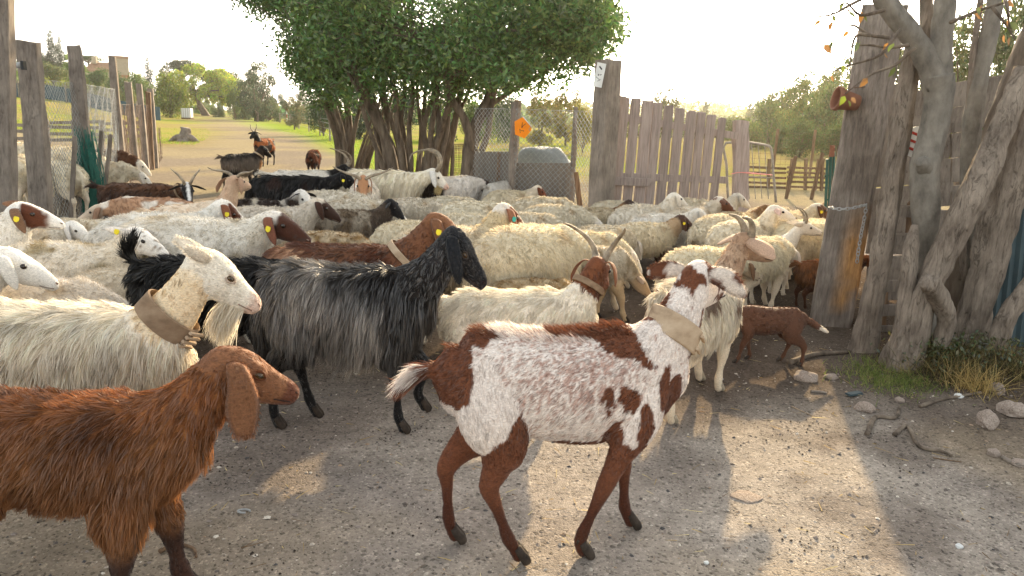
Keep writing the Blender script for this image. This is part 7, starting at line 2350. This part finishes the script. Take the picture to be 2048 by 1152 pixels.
def build_weeds():
    rs = np.random.RandomState(8)
    def tuft(px, py, n, L, spread, pal, up=1.0):
        c = gp(px, py, .03)
        P = np.column_stack([c.x + rs.normal(size=n) * spread, c.y + rs.normal(size=n) * spread, np.zeros(n)])
        P[:, 2] = gz_at(P[:, 0], P[:, 1]) - .005
        D = unit(rs.normal(size=(n, 3)) * .5 + np.array([0, 0, up])); D[:, 2] = np.abs(D[:, 2])
        D1 = unit(D + rs.normal(size=(n, 3)) * .5 + np.array([0, 0, -.35])); D1[:, 2] = np.maximum(D1[:, 2], -.1)
        cl = np.array([lin(h) for h in pal])[rs.randint(len(pal), size=n)]
        return blades(P, D, D1, L * (.4 + .8 * rs.rand(n)), .0035, cl, 3, rs)[:3]
    def join(lst, name, label, cat):
        Vs, q, t, cs, k = [], [], [], [], 0
        for V, F, c in lst:
            Vs.append(V); q.append(F[0] + k); t.append(F[1] + k); cs.append(c); k += len(V)
        o = mobj(name, np_mesh(name, np.concatenate(Vs), [np.concatenate(q), np.concatenate(t)], False, np.concatenate(cs)), M['grassblade'])
        tag(o, label, cat, kind='stuff')
    GRN = ['#6f8040', '#7d8c48', '#5f7038', '#96945c']
    DRY = ['#5c5038', '#7a6a48', '#3f3828', '#a0905c', '#4a5030']
    join([tuft(x, y, 260, .07, .10, GRN) for x, y in ((1745, 735), (1770, 745), (1790, 760), (1800, 775), (1825, 770), (1760, 765), (1730, 745))], 'grass', 'short green grass at the foot of the split pole', 'grass')
    join([tuft(x, y, 420, .22, .11, DRY, .8) for x, y in ((1845, 735), (1870, 750), (1890, 735), (1905, 760), (1940, 745), (1965, 740), (1990, 750), (2020, 760), (1930, 775))] + [tuft(1945, 790, 240, .20, .06, ['#c2aa70', '#a8905c'], 1.2)], 'dry_weeds', 'tangle of dry dark weeds around the old trunks', 'weeds')
    # low leaves in the weeds
    P = []
    for x, y in ((1850, 720), (1880, 730), (1900, 715), (1960, 720), (2000, 730)):
        c = gp(x, y, .1)
        P.append(np.column_stack([c.x + rs.normal(size=260) * .12, c.y + rs.normal(size=260) * .1, .1 + .16 * rs.rand(260)]))
    o = mobj('undergrowth', leaf_mesh(np.concatenate(P), .028, rs, lin('#525a34'), .4, .5), M['leaf'])
    tag(o, 'small leaved undergrowth in the dry weeds', 'undergrowth', kind='stuff')
    # grass in the pasture and along the road
    lst = []
    n = 26000
    y = 15 + 40 * rs.rand(n) ** 1.6
    side = rs.rand(n) < .45
    rdc = -y * (.325 + .05 * smooth01(35, 75, y))
    y = np.where(side, y + 3, np.maximum(y, 31 + 6 * rs.rand(n)))
    rdc = -y * (.325 + .05 * smooth01(35, 75, y))
    x = np.where(side, rdc + 2.9 + 2.6 * rs.rand(n), rdc - 2.9 - rs.rand(n) * (.32 * y))
    P = np.column_stack([x, y, gz_at(x, y) - .01])
    D = unit(rs.normal(size=(n, 3)) * .35 + np.array([0, 0, 1.0]))
    cl = np.array([lin(h) for h in ('#7f9a36', '#93a044', '#a89c58', '#6f8a34')])[rs.randint(4, size=n)]
    V, F, c, _ = blades(P, D, unit(D + rs.normal(size=(n, 3)) * .3), .05 + .09 * rs.rand(n), .018, cl, 1, rs)
    o = mobj('pasture_grass', np_mesh('pasture_grass', V, [F[1]], False, c), M['grassblade'])
    tag(o, 'grass of the pasture and the road verge', 'grass', kind='stuff')
def build_droppings():
    rs = np.random.RandomState(12)
    n = 900; k = 45
    cx = rs.uniform(-1, 1, k); cy = 1.6 + 5.5 * rs.rand(k) ** 1.4
    i = rs.randint(k, size=n)
    y = cy[i] + rs.normal(size=n) * .07; x = cx[i] * (.72 * cy[i] + .3) + rs.normal(size=n) * .09
    B = np.array([(1, 0, 0), (0, 1, 0), (-1, 0, 0), (0, -1, 0), (0, 0, 1), (0, 0, -.6)]) * .0048
    F0 = np.array([(0, 1, 4), (1, 2, 4), (2, 3, 4), (3, 0, 4)])
    V = B[None] * (.7 + .7 * rs.rand(n))[:, None, None]
    V = V + np.column_stack([x, y, gz_at(x, y) + .002])[:, None]
    F = (np.arange(n) * 6)[:, None, None] + F0[None]
    o = mobj('droppings', np_mesh('droppings', V.reshape(-1, 3), F.reshape(-1, 3), True, flat_col(np.zeros((n * 6, 3)), lin('#30261e'))), M['stone_col'])
    tag(o, 'small dark droppings strewn over the trodden earth', 'droppings', kind='stuff')
build_gravel()
build_droppings()
build_rocks()
build_weeds()

# ------------------------------------------------------------------ sun haze in the air
hm, hnt, hout = nmat('haze_air')
pv = hnt.nodes.new('ShaderNodeVolumePrincipled')
pv.inputs['Color'].default_value = (1.0, .96, .88, 1)
pv.inputs['Density'].default_value = .0003
pv.inputs['Anisotropy'].default_value = .75
hnt.links.new(pv.outputs[0], hout.inputs['Volume'])
hb = MB(); hb.box((0, 240, 13.0), (860, 570, 30.0))
tag(hb.build('haze', hm), 'thin sunlit haze filling the air', 'haze', kind='stuff')
